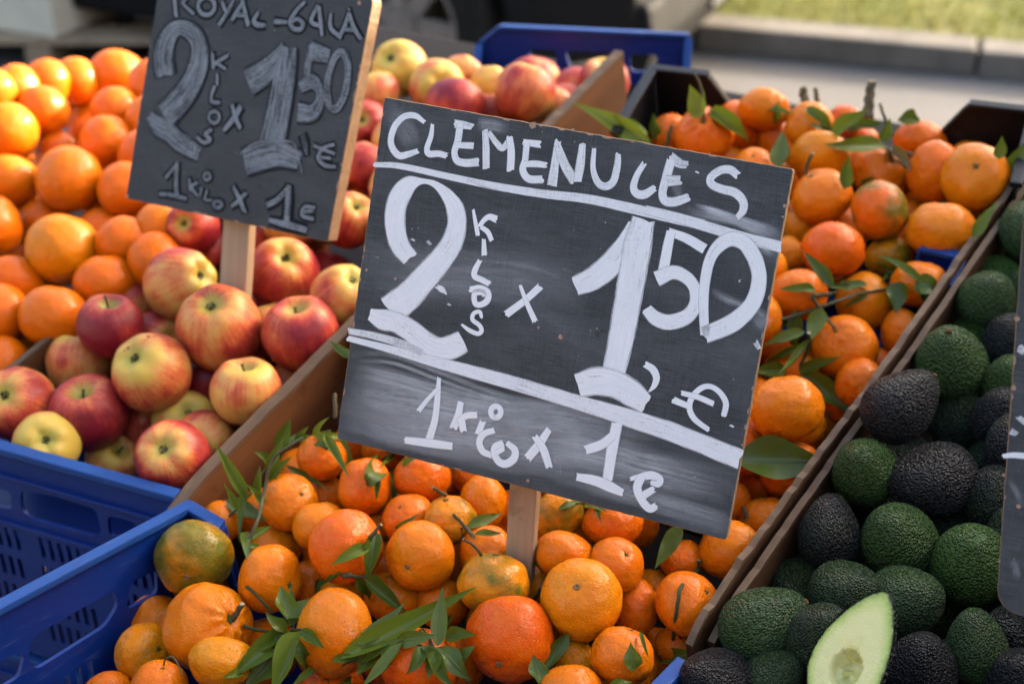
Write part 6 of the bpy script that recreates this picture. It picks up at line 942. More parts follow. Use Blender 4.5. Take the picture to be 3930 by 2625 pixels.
def mat_grass():
    g = N('verge_grass'); n = g.noise(g.coord(), 2.2, 3); f = g.noise(g.coord(), 40, 2)
    c = g.mix(g.remap(n, .35, .65), (.12, .135, .028, 1), (.23, .19, .065, 1))
    c = g.mix(g.remap(f, .4, .7, 0, .5), c, (.09, .13, .02, 1))
    g.set(color=c, rough=.6, spec=.2)
    tr = g.new('BsdfTranslucent'); g.link(c, tr.inputs[0]); mx = g.new('MixShader'); mx.inputs[0].default_value = .35
    g.link(g.bsdf.outputs[0], mx.inputs[1]); g.link(tr.outputs[0], mx.inputs[2]); g.link(mx.outputs[0], g.out.inputs[0]); return g.m
GV, GF = [], []
for i in range(9000):
    p = kb0 + kd * RND.uniform(-3.2, 4.0) + kn * RND.uniform(.17, 1.34)
    h = RND.uniform(.02, .06); a = RND.uniform(0, 6.28); w = RND.uniform(.003, .007)
    dx, dy = math.cos(a) * w, math.sin(a) * w
    lx, ly = RND.uniform(-.02, .02), RND.uniform(-.02, .02)
    k = len(GV); z = GZ + KH - .014
    GV += [(p.x - dx, p.y - dy, z), (p.x + dx, p.y + dy, z), (p.x + lx, p.y + ly, z + h)]
    GF.append((k, k + 1, k + 2))
tag(obj('grass', mesh('grass', GV, GF, mat=mat_grass())), 'short yellow green grass on the verge behind the kerb', 'grass', kind='stuff')

# ---- parked cars
M['car_black'] = simple('black_car_paint', (.005, .005, .006), .55, .2, .1, 4)
M['car_grey'] = simple('blue_grey_car_paint', (.10, .13, .18), .22, .5, .1, 4)
M['tyre'] = simple('tyre_rubber', (.014, .013, .012), .8, .2, .3, 30)
M['rim'] = simple('dusty_alloy', (.30, .26, .23), .45, .5, .35, 8, metal=.5)
M['glass'] = simple('dark_car_glass', (.010, .012, .014), .08, .6, .1, 2)
M['plate'] = simple('number_plate', (.09, .09, .09), .5, .4, .15, 8)
M['lamp'] = simple('lamp_lens', (.02, .02, .02), .3, .3, .2, 8)
M['trim'] = simple('dark_trim', (.008, .008, .008), .7, .15, .2, 12)
def prism(name, prof, y0, y1, mat, bev=.03, taper=None):
    bm = bmesh.new()
    A = [bm.verts.new((x, y0, z)) for x, z in prof]; B = [bm.verts.new((x, y1, z)) for x, z in prof]
    bm.faces.new(A); bm.faces.new(B[::-1])
    n = len(prof)
    for i in range(n): bm.faces.new((A[i], B[i], B[(i + 1) % n], A[(i + 1) % n]))
    bmesh.ops.recalc_face_normals(bm, faces=bm.faces[:])
    if taper:
        for v in bm.verts:
            if v.co.z > taper[0]: v.co.y *= 1 - (v.co.z - taper[0]) * taper[1]
    bmesh.ops.bevel(bm, geom=bm.edges[:], offset=bev, segments=3, affect='EDGES', profile=.6)
    me = bpy.data.meshes.new(name); bm.to_mesh(me); bm.free(); me.materials.append(mat)
    me.polygons.foreach_set('use_smooth', [True] * len(me.polygons)); return me
def lathe_y(prof, n=32):        # (radius, y) revolved about the y axis
    V, Fs = [], []
    for r, y in prof:
        for k in range(n):
            a = 2 * math.pi * k / n; V.append((r * math.cos(a), y, r * math.sin(a)))
    for i in range(len(prof) - 1):
        for k in range(n): Fs.append((i * n + k, i * n + (k + 1) % n, (i + 1) * n + (k + 1) % n, (i + 1) * n + k))
    return V, Fs
def car(loc, rotz, paint, label):
    # local: +x is the front, wheels on the ground z=0
    t = tag(empty('parked_car', loc), label, 'car')
    t.rotation_euler.z = rotz
    def arc(cx, r=.36, n=9): return [(cx + r * math.cos(a), .30 + r * math.sin(a)) for a in [math.pi * i / (n - 1) for i in range(n)]]
    prof = [(2.02, .30), (2.08, .42), (2.06, .66), (1.90, .80), (1.05, .96), (-1.55, 1.02), (-1.95, .92), (-2.02, .50), (-1.95, .24)]
    prof += [(-1.72, .24)] + [(x, max(z, .24)) for x, z in arc(-1.30)][::-1] + [(-.88, .20), (.88, .20)] + [(x, max(z, .24)) for x, z in arc(1.30)][::-1] + [(1.76, .22)]
    obj('body', prism('body', prof, -.86, .86, paint, .035), t)
    cab = obj('cabin', prism('cabin', [(.95, .93), (.30, 1.42), (-1.15, 1.46), (-1.72, 1.00)], -.78, .78, paint, .05, (.95, .28)), t)
    for s in (-1, 1):
        m = prism('side_window', [(.72, 1.00), (.24, 1.36), (-1.05, 1.40), (-1.45, 1.03)], .0, .012, M['glass'], .002)
        o = obj('side_window', m, cab); o.location = (0, s * .742 - .006, 0); o.rotation_euler.x = -s * 0.20 if False else 0
        m = prism('mirror', [(.72, .98), (.62, 1.08), (.52, 1.06), (.56, .96)], .0, .16, paint, .02)
        o = obj('wing_mirror', m, t); o.location = (0, .80 if s > 0 else -.96, 0)
        o = obj('headlight', prism('headlight', [(2.03, .62), (2.02, .74), (1.80, .83), (1.78, .70)], 0, .34, M['lamp'], .015), t); o.location = (.012, .50 if s > 0 else -.84, 0)
        o = obj('tail_light', box_mesh('tail_light', .05, .22, .16, simple('tail_lens', (.25, .012, .01), .2, .5, .2, 8), .015), t); o.location = (-1.99, s * .66, .78)
    o = obj('windscreen', prism('windscreen', [(.90, .99), (.34, 1.40), (.325, 1.39), (.885, .98)], -.66, .66, M['glass'], .002), cab)
    o.location = (.022, 0, .015)
    bp = obj('bumper', prism('bumper', [(2.10, .24), (2.13, .34), (2.11, .46), (2.00, .50), (1.98, .22)], -.84, .84, M['trim'], .02), t)
    o = obj('grille', box_mesh('grille', .02, .9, .10, M['trim'], .005), bp); o.location = (2.085, 0, .58)
    o = obj('number_plate', box_mesh('number_plate', .012, .52, .11, M['plate'], .004), t); o.location = (2.135, 0, .36)
    for sx in (1.30, -1.30):
        for s in (-1, 1):
            V, Fs = lathe_y([(.20, -.10), (.27, -.105), (.305, -.085), (.315, -.04), (.315, .04), (.305, .085), (.27, .105), (.20, .10)])
            w = obj('wheel', mesh('tyre', V, Fs, True, M['tyre']), t); w.location = (sx, s * .78, .315)
            bm = bmesh.new()
            V, Fs = lathe_y([(.205, .07), (.20, .095), (.185, .095), (.175, .05)])
            bv = [bm.verts.new(v) for v in V]
            for f in Fs: bm.faces.new([bv[i] for i in f])
            for k in range(7):
                a = 2 * math.pi * k / 7
                ca, sa = math.cos(a), math.sin(a)
                q = []
                for rr, ww in ((.0, .035), (.19, .022)):
                    for side in (-1, 1):
                        for yy in (.06, .085): q.append(bm.verts.new((rr * ca - side * ww * sa, yy, rr * sa + side * ww * ca)))
                for f in ((0, 1, 3, 2), (4, 6, 7, 5), (0, 4, 5, 1), (2, 3, 7, 6), (1, 5, 7, 3), (0, 2, 6, 4)): bm.faces.new([q[i] for i in f])
            V, Fs = lathe_y([(.0, .095), (.05, .095), (.055, .06)], 16)
            bv = [bm.verts.new(v) for v in V]
            for f in Fs: bm.faces.new([bv[i] for i in f])
            if s < 0:
                for v in bm.verts: v.co.y *= -1
            bmesh.ops.recalc_face_normals(bm, faces=bm.faces[:])
            me = bpy.data.meshes.new('rim'); bm.to_mesh(me); bm.free(); me.materials.append(M['rim'])
            obj('rim', me, w)
    return t
# the near front wheel stands where the photograph shows it
CAR_ROT = math.radians(-24)
w0 = Vector(MI['wheel'][0])
def car_at(wheel, rot, lx, ly):
    c, s = math.cos(rot), math.sin(rot)
    return Vector((wheel.x - (lx * c - ly * s), wheel.y - (lx * s + ly * c), GZ))
car(car_at(w0 + Vector((-.02, -.40, 0)), CAR_ROT, 1.30, -.78), CAR_ROT, M['car_black'], 'black car parked behind the stall, only wheel and bumper in view')
car((2.5, 9.3, GZ + .01), math.radians(8), M['car_grey'], 'blue grey car parked beyond the grass verge')

# ---- boxes, post and panel far left
b0 = Vector(MI['boxes'][0]); b1 = Vector(MI['boxes'][1]); b2 = Vector(MI['boxes'][2])
pal = tag(empty('wooden_pallet', (-1.66, 5.25, GZ)), 'low wooden pallet on the ground under the cream box', 'pallet')
for i in range(6):
    o = obj('plank', box_mesh('plank', 1.15, .10, .02, M['pallet'], .003), pal); o.location = (0, -.36 + .145 * i, .115)
for i in range(3):
    o = obj('bearer', box_mesh('bearer', .09, .86, .09, M['pallet'], .004), pal); o.location = (-.5 + .5 * i, 0, .055)
M['carton'] = simple('cream_carton', (.74, .67, .52), .8, .2, .18, 6)
M['tape'] = simple('blue_label', (.30, .38, .58), .5, .3, .2, 8)
cb = tag(empty('carton_box', (-1.78, 5.20, GZ + .126)), 'cream carton box on the pallet, top left of the picture', 'box')
cb.rotation_euler.z = math.radians(-24)
obj('box_body', box_mesh('box_body', .62, .50, .42, M['carton'], .008, (0, 0, .21)), cb)
for s in (-1, 1):
    o = obj('flap', box_mesh('flap', .61, .24, .006, M['carton'], .001), cb); o.location = (0, s * .125, .425)
o = obj('paper_label', box_mesh('paper_label', .09, .003, .06, M['tape'], .001), cb); o.location = (.16, -.253, .17)
o = obj('hand_hole', box_mesh('hand_hole', .10, .004, .035, M['trim'], .012), cb); o.location = (.0, -.2525, .26)
post = tag(obj('steel_post', box_mesh('steel_post', .045, .045, 1.9, M['trim'], .006, (0, 0, .95))), 'black steel post between the carton box and the pale panel', 'post')
post.location = (-1.40, 5.02, GZ)
M['panel'] = simple('pale_panel', (.46, .50, .56), .5, .4, .12, 3)
pn = tag(empty('sheet_panel', (-1.15, 5.05, GZ + .02)), 'pale blue grey sheet panel behind the rear chalkboard', 'panel')
pn.rotation_euler.z = math.radians(-6)
obj('sheet', box_mesh('sheet', .46, .02, 1.3, M['panel'], .004, (0, 0, .66)), pn)
o = obj('foot_rail', box_mesh('foot_rail', .48, .05, .03, M['trim'], .004), pn); o.location = (0, 0, .015)

# ---- canvas screen added out of view on the sunny side to shade the stall
def mat_canvas():
    g = N('canvas'); n = g.noise(g.coord(), 30, 3)
    g.set(color=g.mix(n, (.16, .17, .18, 1), (.12, .13, .14, 1)), rough=.9, spec=.1); return g.m
CV, CF = [], []
nx, nz = 60, 14
for i in range(nx + 1):
    y = -2.6 + (5.17) * i / nx
    for k in range(nz + 1):
        z = .02 + 1.68 * k / nz
        CV.append((1.45 + .03 * math.sin(y * 7.3) + .02 * math.sin(y * 3.1 + z), y + .006 * math.sin(z * 9) * (i == nx), GZ + z + .15))
for i in range(nx):
    for k in range(nz):
        a = i * (nz + 1) + k; CF.append((a, a + 1, a + nz + 2, a + nz + 1))
cs_ = tag(empty('light_blocker_screen', (1.45, 0, GZ)), 'grey canvas screen added out of view right of the stall to block sun', 'screen')
keep(obj('canvas', mesh('canvas', CV, CF, True, mat_canvas())), cs_)
for y in (-2.6, -.3, 2.57):
    V, Fs = tube([(1.47, y, GZ), (1.47, y, GZ + 1.95)], [.02, .02], 10)
    keep(obj('pole', mesh('pole', V, Fs, True, M['trim'])), cs_)

LV = [(-3.35 - x, y * .78 - .35, z + .22) for x, y, z in CV]  # second screen, added unseen on the left to cut low fill light
cl_ = tag(empty('light_blocker_screen', (-1.9, 0, GZ)), 'grey canvas screen added out of view left of the stall to cut low light', 'screen')
keep(obj('canvas', mesh('canvas', [(-v[0] - 5.25, v[1], v[2]) for v in LV], CF, True, bpy.data.materials['canvas'])), cl_) if False else keep(obj('canvas', mesh('canvas', [(v[0] + 2.85, v[1], v[2]) for v in LV], CF, True, bpy.data.materials['canvas'])), cl_)
for y in (-2.38, -.5, 1.65):
    V, Fs = tube([(-1.97, y, GZ), (-1.97, y, GZ + 2.1)], [.02, .02], 10)
    keep(obj('pole', mesh('pole', V, Fs, True, M['trim'])), cl_)

# ---- house added behind the camera, out of view, to cut front sky light
M['plaster'] = simple('house_plaster', (.13, .13, .135), .9, .1, .25, 2)
hs = tag(empty('unseen_house', (-1.5, -9.0, GZ)), 'plastered house added behind the camera to block front sky light', 'unseen_house')
keep(obj('wall', box_mesh('wall', 26, 6, 8.2, M['plaster'], .02, (-1.5, -12.0, GZ + 4.1))), hs)
keep(obj('roof', box_mesh('roof', 26.6, 6.8, .3, M['pallet'], .02, (-1.5, -12.0, GZ + 8.35))), hs)
for fx in range(-5, 6):
    for fz in (1.3, 4.6):
        w = keep(obj('window', box_mesh('window', 1.05, .12, 1.6, M['trim'], .01, (-1.5 + fx * 2.3, -8.97, GZ + fz + .8))), hs)
        keep(obj('pane', box_mesh('pane', .9, .02, 1.45, M['glass'], .004, (-1.5 + fx * 2.3, -8.90, GZ + fz + .8))), w)

# ---- stall table
tb = tag(empty('market_table', (PC.x, PC.y, GZ)), 'sloping wooden market table under the crates', 'table')
TM = frame_mat(PC - PN * .175 + PU * .52 - PL * .06, PL, PU, PN)
for i in range(7):
    o = obj('table_board', box_mesh('table_board', 2.0, .148, .022, M['table'], .003)); o.matrix_world = TM @ Matrix.Translation((0, -.53 + .152 * i, 0)); keep(o, tb)
for sx in (-.92, .92):
    for sy in (-.5, .36):
        top = TM @ Vector((sx, sy, -.012))
        V, Fs = tube([(top.x, top.y, GZ), (top.x, top.y, top.z)], [.028, .028], 4)
        keep(obj('leg', mesh('leg', V, Fs, False, M['table'])), tb)

# ---- wooden dividers
def divider(name, label, p, q, h, th, side_shift, rag=.0012, seed=0):
    p, q = Vector(p), Vector(q)
    d = (q - p).normalized(); L = (q - p).length
    nr = d.cross(PN).normalized()
    dn = nr.cross(d).normalized()
    if dn.dot(PN) > 0: dn = -dn
    if nr.x < 0: nr = -nr
    t = tag(empty(name, p), label, 'divider')
    r = random.Random(seed)
    n = 70
    V, Fs = [], []
    o = nr * side_shift
    for i in range(n + 1):
        s = L * i / n
        wob = noise.noise(Vector((s * 30, seed, 0))) * rag * 1.6 + noise.noise(Vector((s * 160, seed, 3))) * rag
        if i < 5: wob -= (5 - i) ** 2 * .00045
        bend = noise.noise(Vector((s * 4, seed, 7))) * .003
        for k, (a, b) in enumerate(((-.5, 0), (.5, 0), (.5, 1), (-.5, 1))):
            V.append(p + o + d * s + nr * (a * th + bend) + dn * (b * h) - dn * (wob if b == 0 else 0))
    for i in range(n):
        a = i * 4; b = a + 4
        Fs += [(a + 1, a + 2, b + 2, b + 1), (a + 3, a, b, b + 3), (a + 2, a + 3, b + 3, b + 2)]
    Fs += [(0, 1, 2, 3)[::-1], tuple(n * 4 + k for k in range(4))]
    M3 = frame_mat(p, d, nr, -dn)
    inv = M3.inverted()
    o1 = obj('board', mesh('board', [inv @ v for v in V], Fs, mat=M['board_shaded'] if seed < 3 else M['board'])); o1.matrix_world = M3; keep(o1, t)
    # the bare top edge, a little swollen and frayed
    EV, EF = [], []
    for i in range(n + 1):
        a, b = V[i * 4], V[i * 4 + 1]
        e = (b - a).normalized()
        up = -dn * (.0012 + .0012 * noise.noise(Vector((i * .7, seed, 1))))
        for q_ in (a - e * .0006 + dn * .003, a - e * .0006 + up, b + e * .0006 + up, b + e * .0006 + dn * (.003 + .003 * abs(noise.noise(Vector((i * .5, seed, 2)))))): EV.append(inv @ q_)
    for i in range(n):
        a = i * 4; b = a + 4
        for k in range(3): EF.append((a + k, a + k + 1, b + k + 1, b + k))
    EF += [(3, 2, 1, 0), tuple(n * 4 + k for k in range(4))]
    o2 = obj('bare_edge', mesh('bare_edge', EV, EF, mat=M['board_edge'])); o2.matrix_world = M3; keep(o2, t)
    return t
dA, dB, dC = MI['div']['A'], MI['div']['B'], MI['div']['C']
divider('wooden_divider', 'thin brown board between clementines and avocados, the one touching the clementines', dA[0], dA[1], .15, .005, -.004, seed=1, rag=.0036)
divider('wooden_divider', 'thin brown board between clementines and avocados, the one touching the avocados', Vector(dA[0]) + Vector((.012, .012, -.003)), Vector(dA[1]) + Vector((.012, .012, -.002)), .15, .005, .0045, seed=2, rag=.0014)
divider('wooden_divider', 'long brown board between apples and clementines, its sunlit end sticking up behind', dB[0], dB[1], .14, .011, 0, seed=3)
divider('wooden_divider', 'brown board between oranges and apples', dC[0], Vector(dC[1]) + (Vector(dC[1]) - Vector(dC[0])) * .5, .14, .006, 0, seed=4)
divider('wooden_divider', 'brown board closing the avocado bin on its far right side', Vector(dA[0]) + PL * .40, Vector(dA[1]) + PL * .40, .15, .006, 0, seed=6)
# the far end of the apple board is a thicker block that stands higher
pe = Vector(dB[1]); de = (Vector(dB[1]) - Vector(dB[0])).normalized()
nre = de.cross(PN).normalized(); dne = -PN

# ---- plastic crates
def round_poly(pts, r, n=4):
    out = []
    m = len(pts)
    for i in range(m):
        a, b, c = Vector(pts[i - 1]), Vector(pts[i]), Vector(pts[(i + 1) % m])
        u, v = (a - b), (c - b)
        k = min(r, u.length * .45, v.length * .45)
        p0, p1 = b + u.normalized() * k, b + v.normalized() * k
        for j in range(n + 1):
            t = j / n
            out.append(tuple((1 - t) ** 2 * p0 + 2 * t * (1 - t) * b + t * t * p1))
    return out
def slot_rects(W, t0, t1, sl):
    rows = {}
    for q in sl: rows.setdefault(round(q[0][1], 5), []).append((q[0][0], q[1][0], q[2][1]))
    out, t = [], t0
    for ty in sorted(rows):
        if ty > t: out.append((0, W, t, ty))
        x, tb_ = 0, rows[ty][0][2]
        for a, c, _ in sorted(rows[ty]):
            out.append((x, a, ty, tb_)); x = c
        out.append((x, W, ty, tb_)); t = tb_
    out.append((0, W, t, t1))
    return out
def panel(name, O, X, D, NN, outline, holes, th, mat, parent, rects=()):
    loops = [[Vector((a, b, 0)) for a, b in lp] for lp in [outline] + holes]
    tris = tessellate_polygon(loops)
    flat = [v for lp in loops for v in lp]
    n = len(flat)
    M3 = frame_mat(O, X, D, NN)
    V = [(v.x, v.y, th / 2) for v in flat] + [(v.x, v.y, -th / 2) for v in flat]
    Fs = []
    for t in tris:
        a, b, c = [flat[i] for i in t]
        if (b - a).cross(c - a).z < 0: t = (t[0], t[2], t[1])
        Fs += [tuple(t), tuple(i + n for i in reversed(t))]
    s = 0
    for lp in loops:
        m = len(lp)
        for i in range(m):
            a, b = s + i, s + (i + 1) % m
            Fs.append((a, b, b + n, a + n))
        s += m
    for x0, x1, t0, t1 in rects:
        k = len(V)
        V += [(x, y, z) for z in (th / 2, -th / 2) for x, y in ((x0, t0), (x1, t0), (x1, t1), (x0, t1))]
        Fs += [tuple(k + i for i in f) for f in ((0, 1, 2, 3), (7, 6, 5, 4), (0, 4, 5, 1), (1, 5, 6, 2), (2, 6, 7, 3), (3, 7, 4, 0))]
    me = mesh(name, V, Fs, mat=mat)
    bm = bmesh.new(); bm.from_mesh(me); bmesh.ops.recalc_face_normals(bm, faces=bm.faces[:]); bm.to_mesh(me); bm.free()
    o = obj(name, me); o.matrix_world = M3
    if parent: keep(o, parent)
    return o
def beam(name, a, b, w, h, mat, parent, up=Z3, bev=.0015):
    a, b = Vector(a), Vector(b)
    d = (b - a); L = d.length; d.normalize()
    y = Vector(up).cross(d).normalized(); z = d.cross(y)
    o = obj(name, box_mesh(name, L, w, h, mat, bev)); o.matrix_world = frame_mat((a + b) / 2, d, y, z)
    if parent: keep(o, parent)
    return o
def slots(x0, x1, t0, rows, pitch=.0124, w=.0062, h=.028, rp=.041, group=6, gap=.020):
    res = []
    for rw in range(rows):
        x = x0 + (.004 * rw); k = 0
        while x + w < x1:
            res.append([(x, t0 + rw * rp), (x + w, t0 + rw * rp), (x + w, t0 + rw * rp + h), (x, t0 + rw * rp + h)])
            x += pitch; k += 1
            if k % group == 0: x += gap
    return res
def low_wall(W, H, raise_w, dip, dip_w):
    return [(0, 0), (raise_w, 0), (raise_w + dip_w, dip), (W - raise_w - dip_w, dip), (W - raise_w, 0), (W, 0), (W, H), (0, H)]
def crate(name, label, LB, X, Y, W, L, H, mat, left_holes, left_slots=(), raise_w=.042, dip=.06, dip_w=.02, dn=None, ends=2):
    """LB: rear left top corner, X along the rear wall to the right, Y towards the front, dn down"""
    dn = dn or Vector((0, 0, -1))
    LB = Vector(LB); t = tag(empty(name, LB + dn * H), label, 'crate')
    th = .004
    HS = .085 if left_slots else H
    lr = slot_rects(L, HS, H, left_slots) if left_slots else ()
    lw = panel('side_wall', LB, Y, dn, X, [(0, 0), (L, 0), (L, HS), (0, HS)], left_holes, th, mat, t, lr)
    beam('rim', LB + Y * -.006 + dn * -.001, LB + Y * L + dn * -.001, .013, .007, M['blue_rim'] if mat is M['blue'] else mat, lw, -dn)
    rw = panel('side_wall', LB + X * W, Y, dn, X, [(0, 0), (L, 0), (L, HS), (0, HS)], left_holes, th, mat, t, lr)
    beam('rim', LB + X * W + Y * -.006 + dn * -.001, LB + X * W + Y * L + dn * -.001, .013, .007, M['blue_rim'] if mat is M['blue'] else mat, rw, -dn)
    for k, O in enumerate((LB, LB + Y * L)[:ends]):
        bw = panel('end_wall', O + X * .003, X, dn, Y, low_wall(W - .006, H, raise_w, dip, dip_w), [], th, mat, t)
        for s0, s1 in ((0, raise_w), (W - raise_w, W)):
            beam('rim', O + X * s0 + dn * -.0018, O + X * s1 + dn * -.0018, .012, .006, M['blue_rim'] if mat is M['blue'] else mat, bw, -dn)
        beam('rim', O + X * raise_w + dn * 0, O + X * (raise_w + dip_w) + dn * dip, .011, .004, M['blue_rim'] if mat is M['blue'] else mat, bw, -dn)
        beam('rim', O + X * (W - raise_w) + dn * 0, O + X * (W - raise_w - dip_w) + dn * dip, .011, .004, M['blue_rim'] if mat is M['blue'] else mat, bw, -dn)
        beam('rim', O + X * (raise_w + dip_w) + dn * dip, O + X * (W - raise_w - dip_w) + dn * dip, .010, .005, M['blue_rim'] if mat is M['blue'] else mat, bw, -dn)
    fl = [LB + dn * (H - .003) + X * a + Y * b for a, b in ((.003, .003), (W - .003, .003), (W - .003, L - .003), (.003, L - .003))]
    org = t.matrix_world.translation
    keep(obj('floor', mesh('floor', [tuple(v) for v in fl], [(0, 1, 2, 3)], mat=mat)), t)
    return t
fc0, fc1, fc2 = [Vector(v) for v in MI['fc']]
fcY = (fc1 - fc0).normalized(); fcX = (fc2 - fc0).normalized()
lh = [round_poly(h, .007) for h in MI['fch']]
lh[2] = round_poly([(.196, .0455), (.226, .0455), (.224, .0690), (.1975, .0690), (.1905, .052)], .006)
FRONT_CRATE = crate('plastic_crate', 'blue plastic crate at the front full of clementines', fc0, fcX, fcY, (fc2 - fc0).length, .40, .17, M['blue'], lh, slots(.03, .38, .093, 2, h=.026, rp=.038), dip_w=.016)
FCL = ['upper', 'second', 'third', 'lowest']
for lev in range(4):
    crate('plastic_crate', FCL[lev] + ' empty blue crate of the stack that carries the front clementine crate', fc0 - Z3 * (.186 * (lev + 1)), fcX, fcY, (fc2 - fc0).length, .40, .17, M['blue'], lh, slots(.03, .38, .093, 2, h=.026, rp=.038), dip_w=.016)
# its round white mould mark, on the inner face near the left picture edge
mk = MI['mark'][0]
mp = fc0 + fcY * mk[0] - Z3 * mk[1]
fcn = fcY.cross(Z3).normalized()
if fcn.x < 0: fcn = -fcn
M['mark'] = simple('white_mark', (.62, .66, .72), .6, .3, .3, 60)
RV, RF = [], []
for k in range(28):
    a = 2 * math.pi * k / 28
    for rr in (.0066, .0074): RV.append((rr * math.cos(a), rr * math.sin(a), 0))
for k in range(28):
    k2 = (k + 1) % 28; RF.append((2 * k, 2 * k + 1, 2 * k2 + 1, 2 * k2))
for gx in (-.0032, .0002, .0036):
    k = len(RV)
    for a in range(8):
        t_ = 2 * math.pi * a / 8
        for rr in (.0010, .0017): RV.append((gx + rr * math.cos(t_) * .8, rr * math.sin(t_) * 1.5, 0))
    for a in range(8 if gx < .003 else 6):
        a2 = (a + 1) % 8; RF.append((k + 2 * a, k + 2 * a + 1, k + 2 * a2 + 1, k + 2 * a2))
o = obj('round_mark', mesh('round_mark', RV, RF, False, M['mark'])); o.matrix_world = frame_mat(mp + fcn * .0024, -fcY, Z3, fcn)
keep(o, FRONT_CRATE)
# apple crate: front wall seen from outside
ac0, ac1 = [Vector(v) for v in MI['ac']]
acX = (ac0 - ac1).normalized()
acN = acX.cross(Z3).normalized()
if acN.y > 0: acN = -acN
ah = [round_poly(h, .008) for h in MI['ach']]
ACW, ACH = .60, .27
ACL = ['blue plastic crate under the apples at the left picture edge', 'blue plastic crate stacked below the apple crate', 'lowest blue plastic crate of the stack below the apples']
for lev in range(3):
    a1 = ac1 + Vector((0, 0, -lev * (ACH + .012)))
    t = tag(empty('plastic_crate', a1 + Vector((0, 0, -ACH))), ACL[lev], 'crate', 'blue plastic crates')
    fw = panel('front_wall', a1, acX, Vector((0, 0, -1)), acN, [(0, 0), (ACW, 0), (ACW, .092), (0, .092)], ah, .004, M['blue'], t, slot_rects(ACW, .092, ACH, slots(.03, ACW - .03, .100, 4, pitch=.0118, w=.0055, h=.026, rp=.038)))
    beam('rim', a1 + Z3 * .001, a1 + acX * ACW + Z3 * .001, .014, .008, M['blue_rim'], fw)
    beam('rib', a1 + Z3 * -.030 + acN * .004, a1 + acX * ACW + Z3 * -.030 + acN * .004, .006, .004, M['blue'], fw)
    beam('rib', a1 + Z3 * -.090 + acN * .004, a1 + acX * ACW + Z3 * -.090 + acN * .004, .006, .004, M['blue'], fw)
    for s in (0, ACW):
        panel('corner_flange', a1 + acX * (s + (.003 if s == 0 else -.003)), acN, Vector((0, 0, -1)), acX, [(.003, .004), (.03, .012), (.03, ACH), (.003, ACH)], [], .005, M['blue'], t)
        panel('side_wall', a1 + acX * s - acN * .004, -acN, Vector((0, 0, -1)), acX, [(0, .02), (.03, .05), (.38, .05), (.38, ACH), (0, ACH)], [], .004, M['blue'], t)
    panel('floor', a1 - acN * .006 + Vector((0, 0, -.115 if lev == 0 else -ACH + .01)), acX, -acN, Z3, [(.004, 0), (ACW - .004, 0), (ACW - .004, .37), (.004, .37)], [], .004, M['blue'], t)
    panel('back_wall', a1 - acN * .384, acX, Vector((0, 0, -1)), acN, [(0, .06), (ACW, .06), (ACW, ACH), (0, ACH)], [], .004, M['blue'], t)
# crate in the middle of the clementine bin
m1 = Vector(MI['mid'][1])
crate('plastic_crate', 'blue plastic crate buried under the clementines, one rim corner showing beside the boards', m1 - PL * .385, PL, -PU, .385, .05, .12, M['blue'], [], raise_w=.042, dip=.10, dip_w=.012, dn=-PN, ends=1)
# black crate behind the clementines
bk0, bk1 = [Vector(v) for v in MI['bk']]
bX = (bk1 - bk0).normalized(); bY = -PU
bN = bX.cross(bY).normalized()
if bN.z < 0: bN = -bN
bY = (bY - bX * bY.dot(bX)).normalized()
crate('plastic_crate', 'black plastic crate at the back of the clementines, a chamfered corner showing', bk0, bX, bY, (bk1 - bk0).length, .14, .18, M['black_plastic'], [], raise_w=.07, dip=.075, dip_w=.05, dn=-bN, ends=1)
# empty blue crate standing behind the apples
bb0, bb1 = [Vector(v) for v in MI['bb']]
eX = (bb1 - bb0).normalized(); eN = Vector((-eX.y, eX.x, 0))
if eN.y > 0: eN = -eN
eW, eH, eL = (bb1 - bb0).length, .20, .28
t = tag(empty('plastic_crate', bb0 - Z3 * eH), 'empty blue plastic crate standing behind the back apples', 'crate')
dnv = Vector((0, 0, -1))
eh = [round_poly(h, .008) for h in ([(.072, .030), (.112, .030), (.112, .054), (.076, .054)], [(.124, .030), (.208, .030), (.204, .058), (.134, .058)], [(.218, .030), (.258, .030), (.256, .056), (.220, .056)])]
ew = panel('back_wall', bb0, eX, dnv, eN, [(0, .026), (.03, 0), (eW, 0), (eW, .075), (0, .075)], eh, .004, M['blue'], t, slot_rects(eW, .075, eH, slots(.03, eW - .03, .085, 2)))
beam('rim', bb0 + eX * .03, bb0 + eX * eW, .012, .006, M['blue_rim'], ew)
beam('rim', bb0 + dnv * .026, bb0 + eX * .03, .011, .005, M['blue_rim'], ew)
for h in eh:
    for i in range(len(h)):
        a, b = h[i], h[(i + 1) % len(h)]
for s in (0, eW):
    sw = panel('side_wall', bb0 + eX * s + eN * .003, eN, dnv, eX, [(0, .026 if s == 0 else .002), (.05, .07), (eL, .09), (eL, eH), (0, eH)], [], .004, M['blue'], t)
    beam('rim', bb0 + eX * s + dnv * (.026 if s == 0 else .002) + eN * .008, bb0 + eX * s + eN * .05 + dnv * .068, .011, .005, M['blue_rim'], sw)
panel('front_wall', bb0 + eN * (eL + .004), eX, dnv, eN, [(0, .10), (eW, .10), (eW, eH), (0, eH)], [], .004, M['blue'], t)
keep(obj('floor', mesh('floor', [bb0 - Z3 * (eH - .003) + eX * a + eN * b for a, b in ((.003, .006), (eW - .003, .006), (eW - .003, eL), (.003, eL))], [(0, 1, 2, 3)], mat=M['blue'])), t)

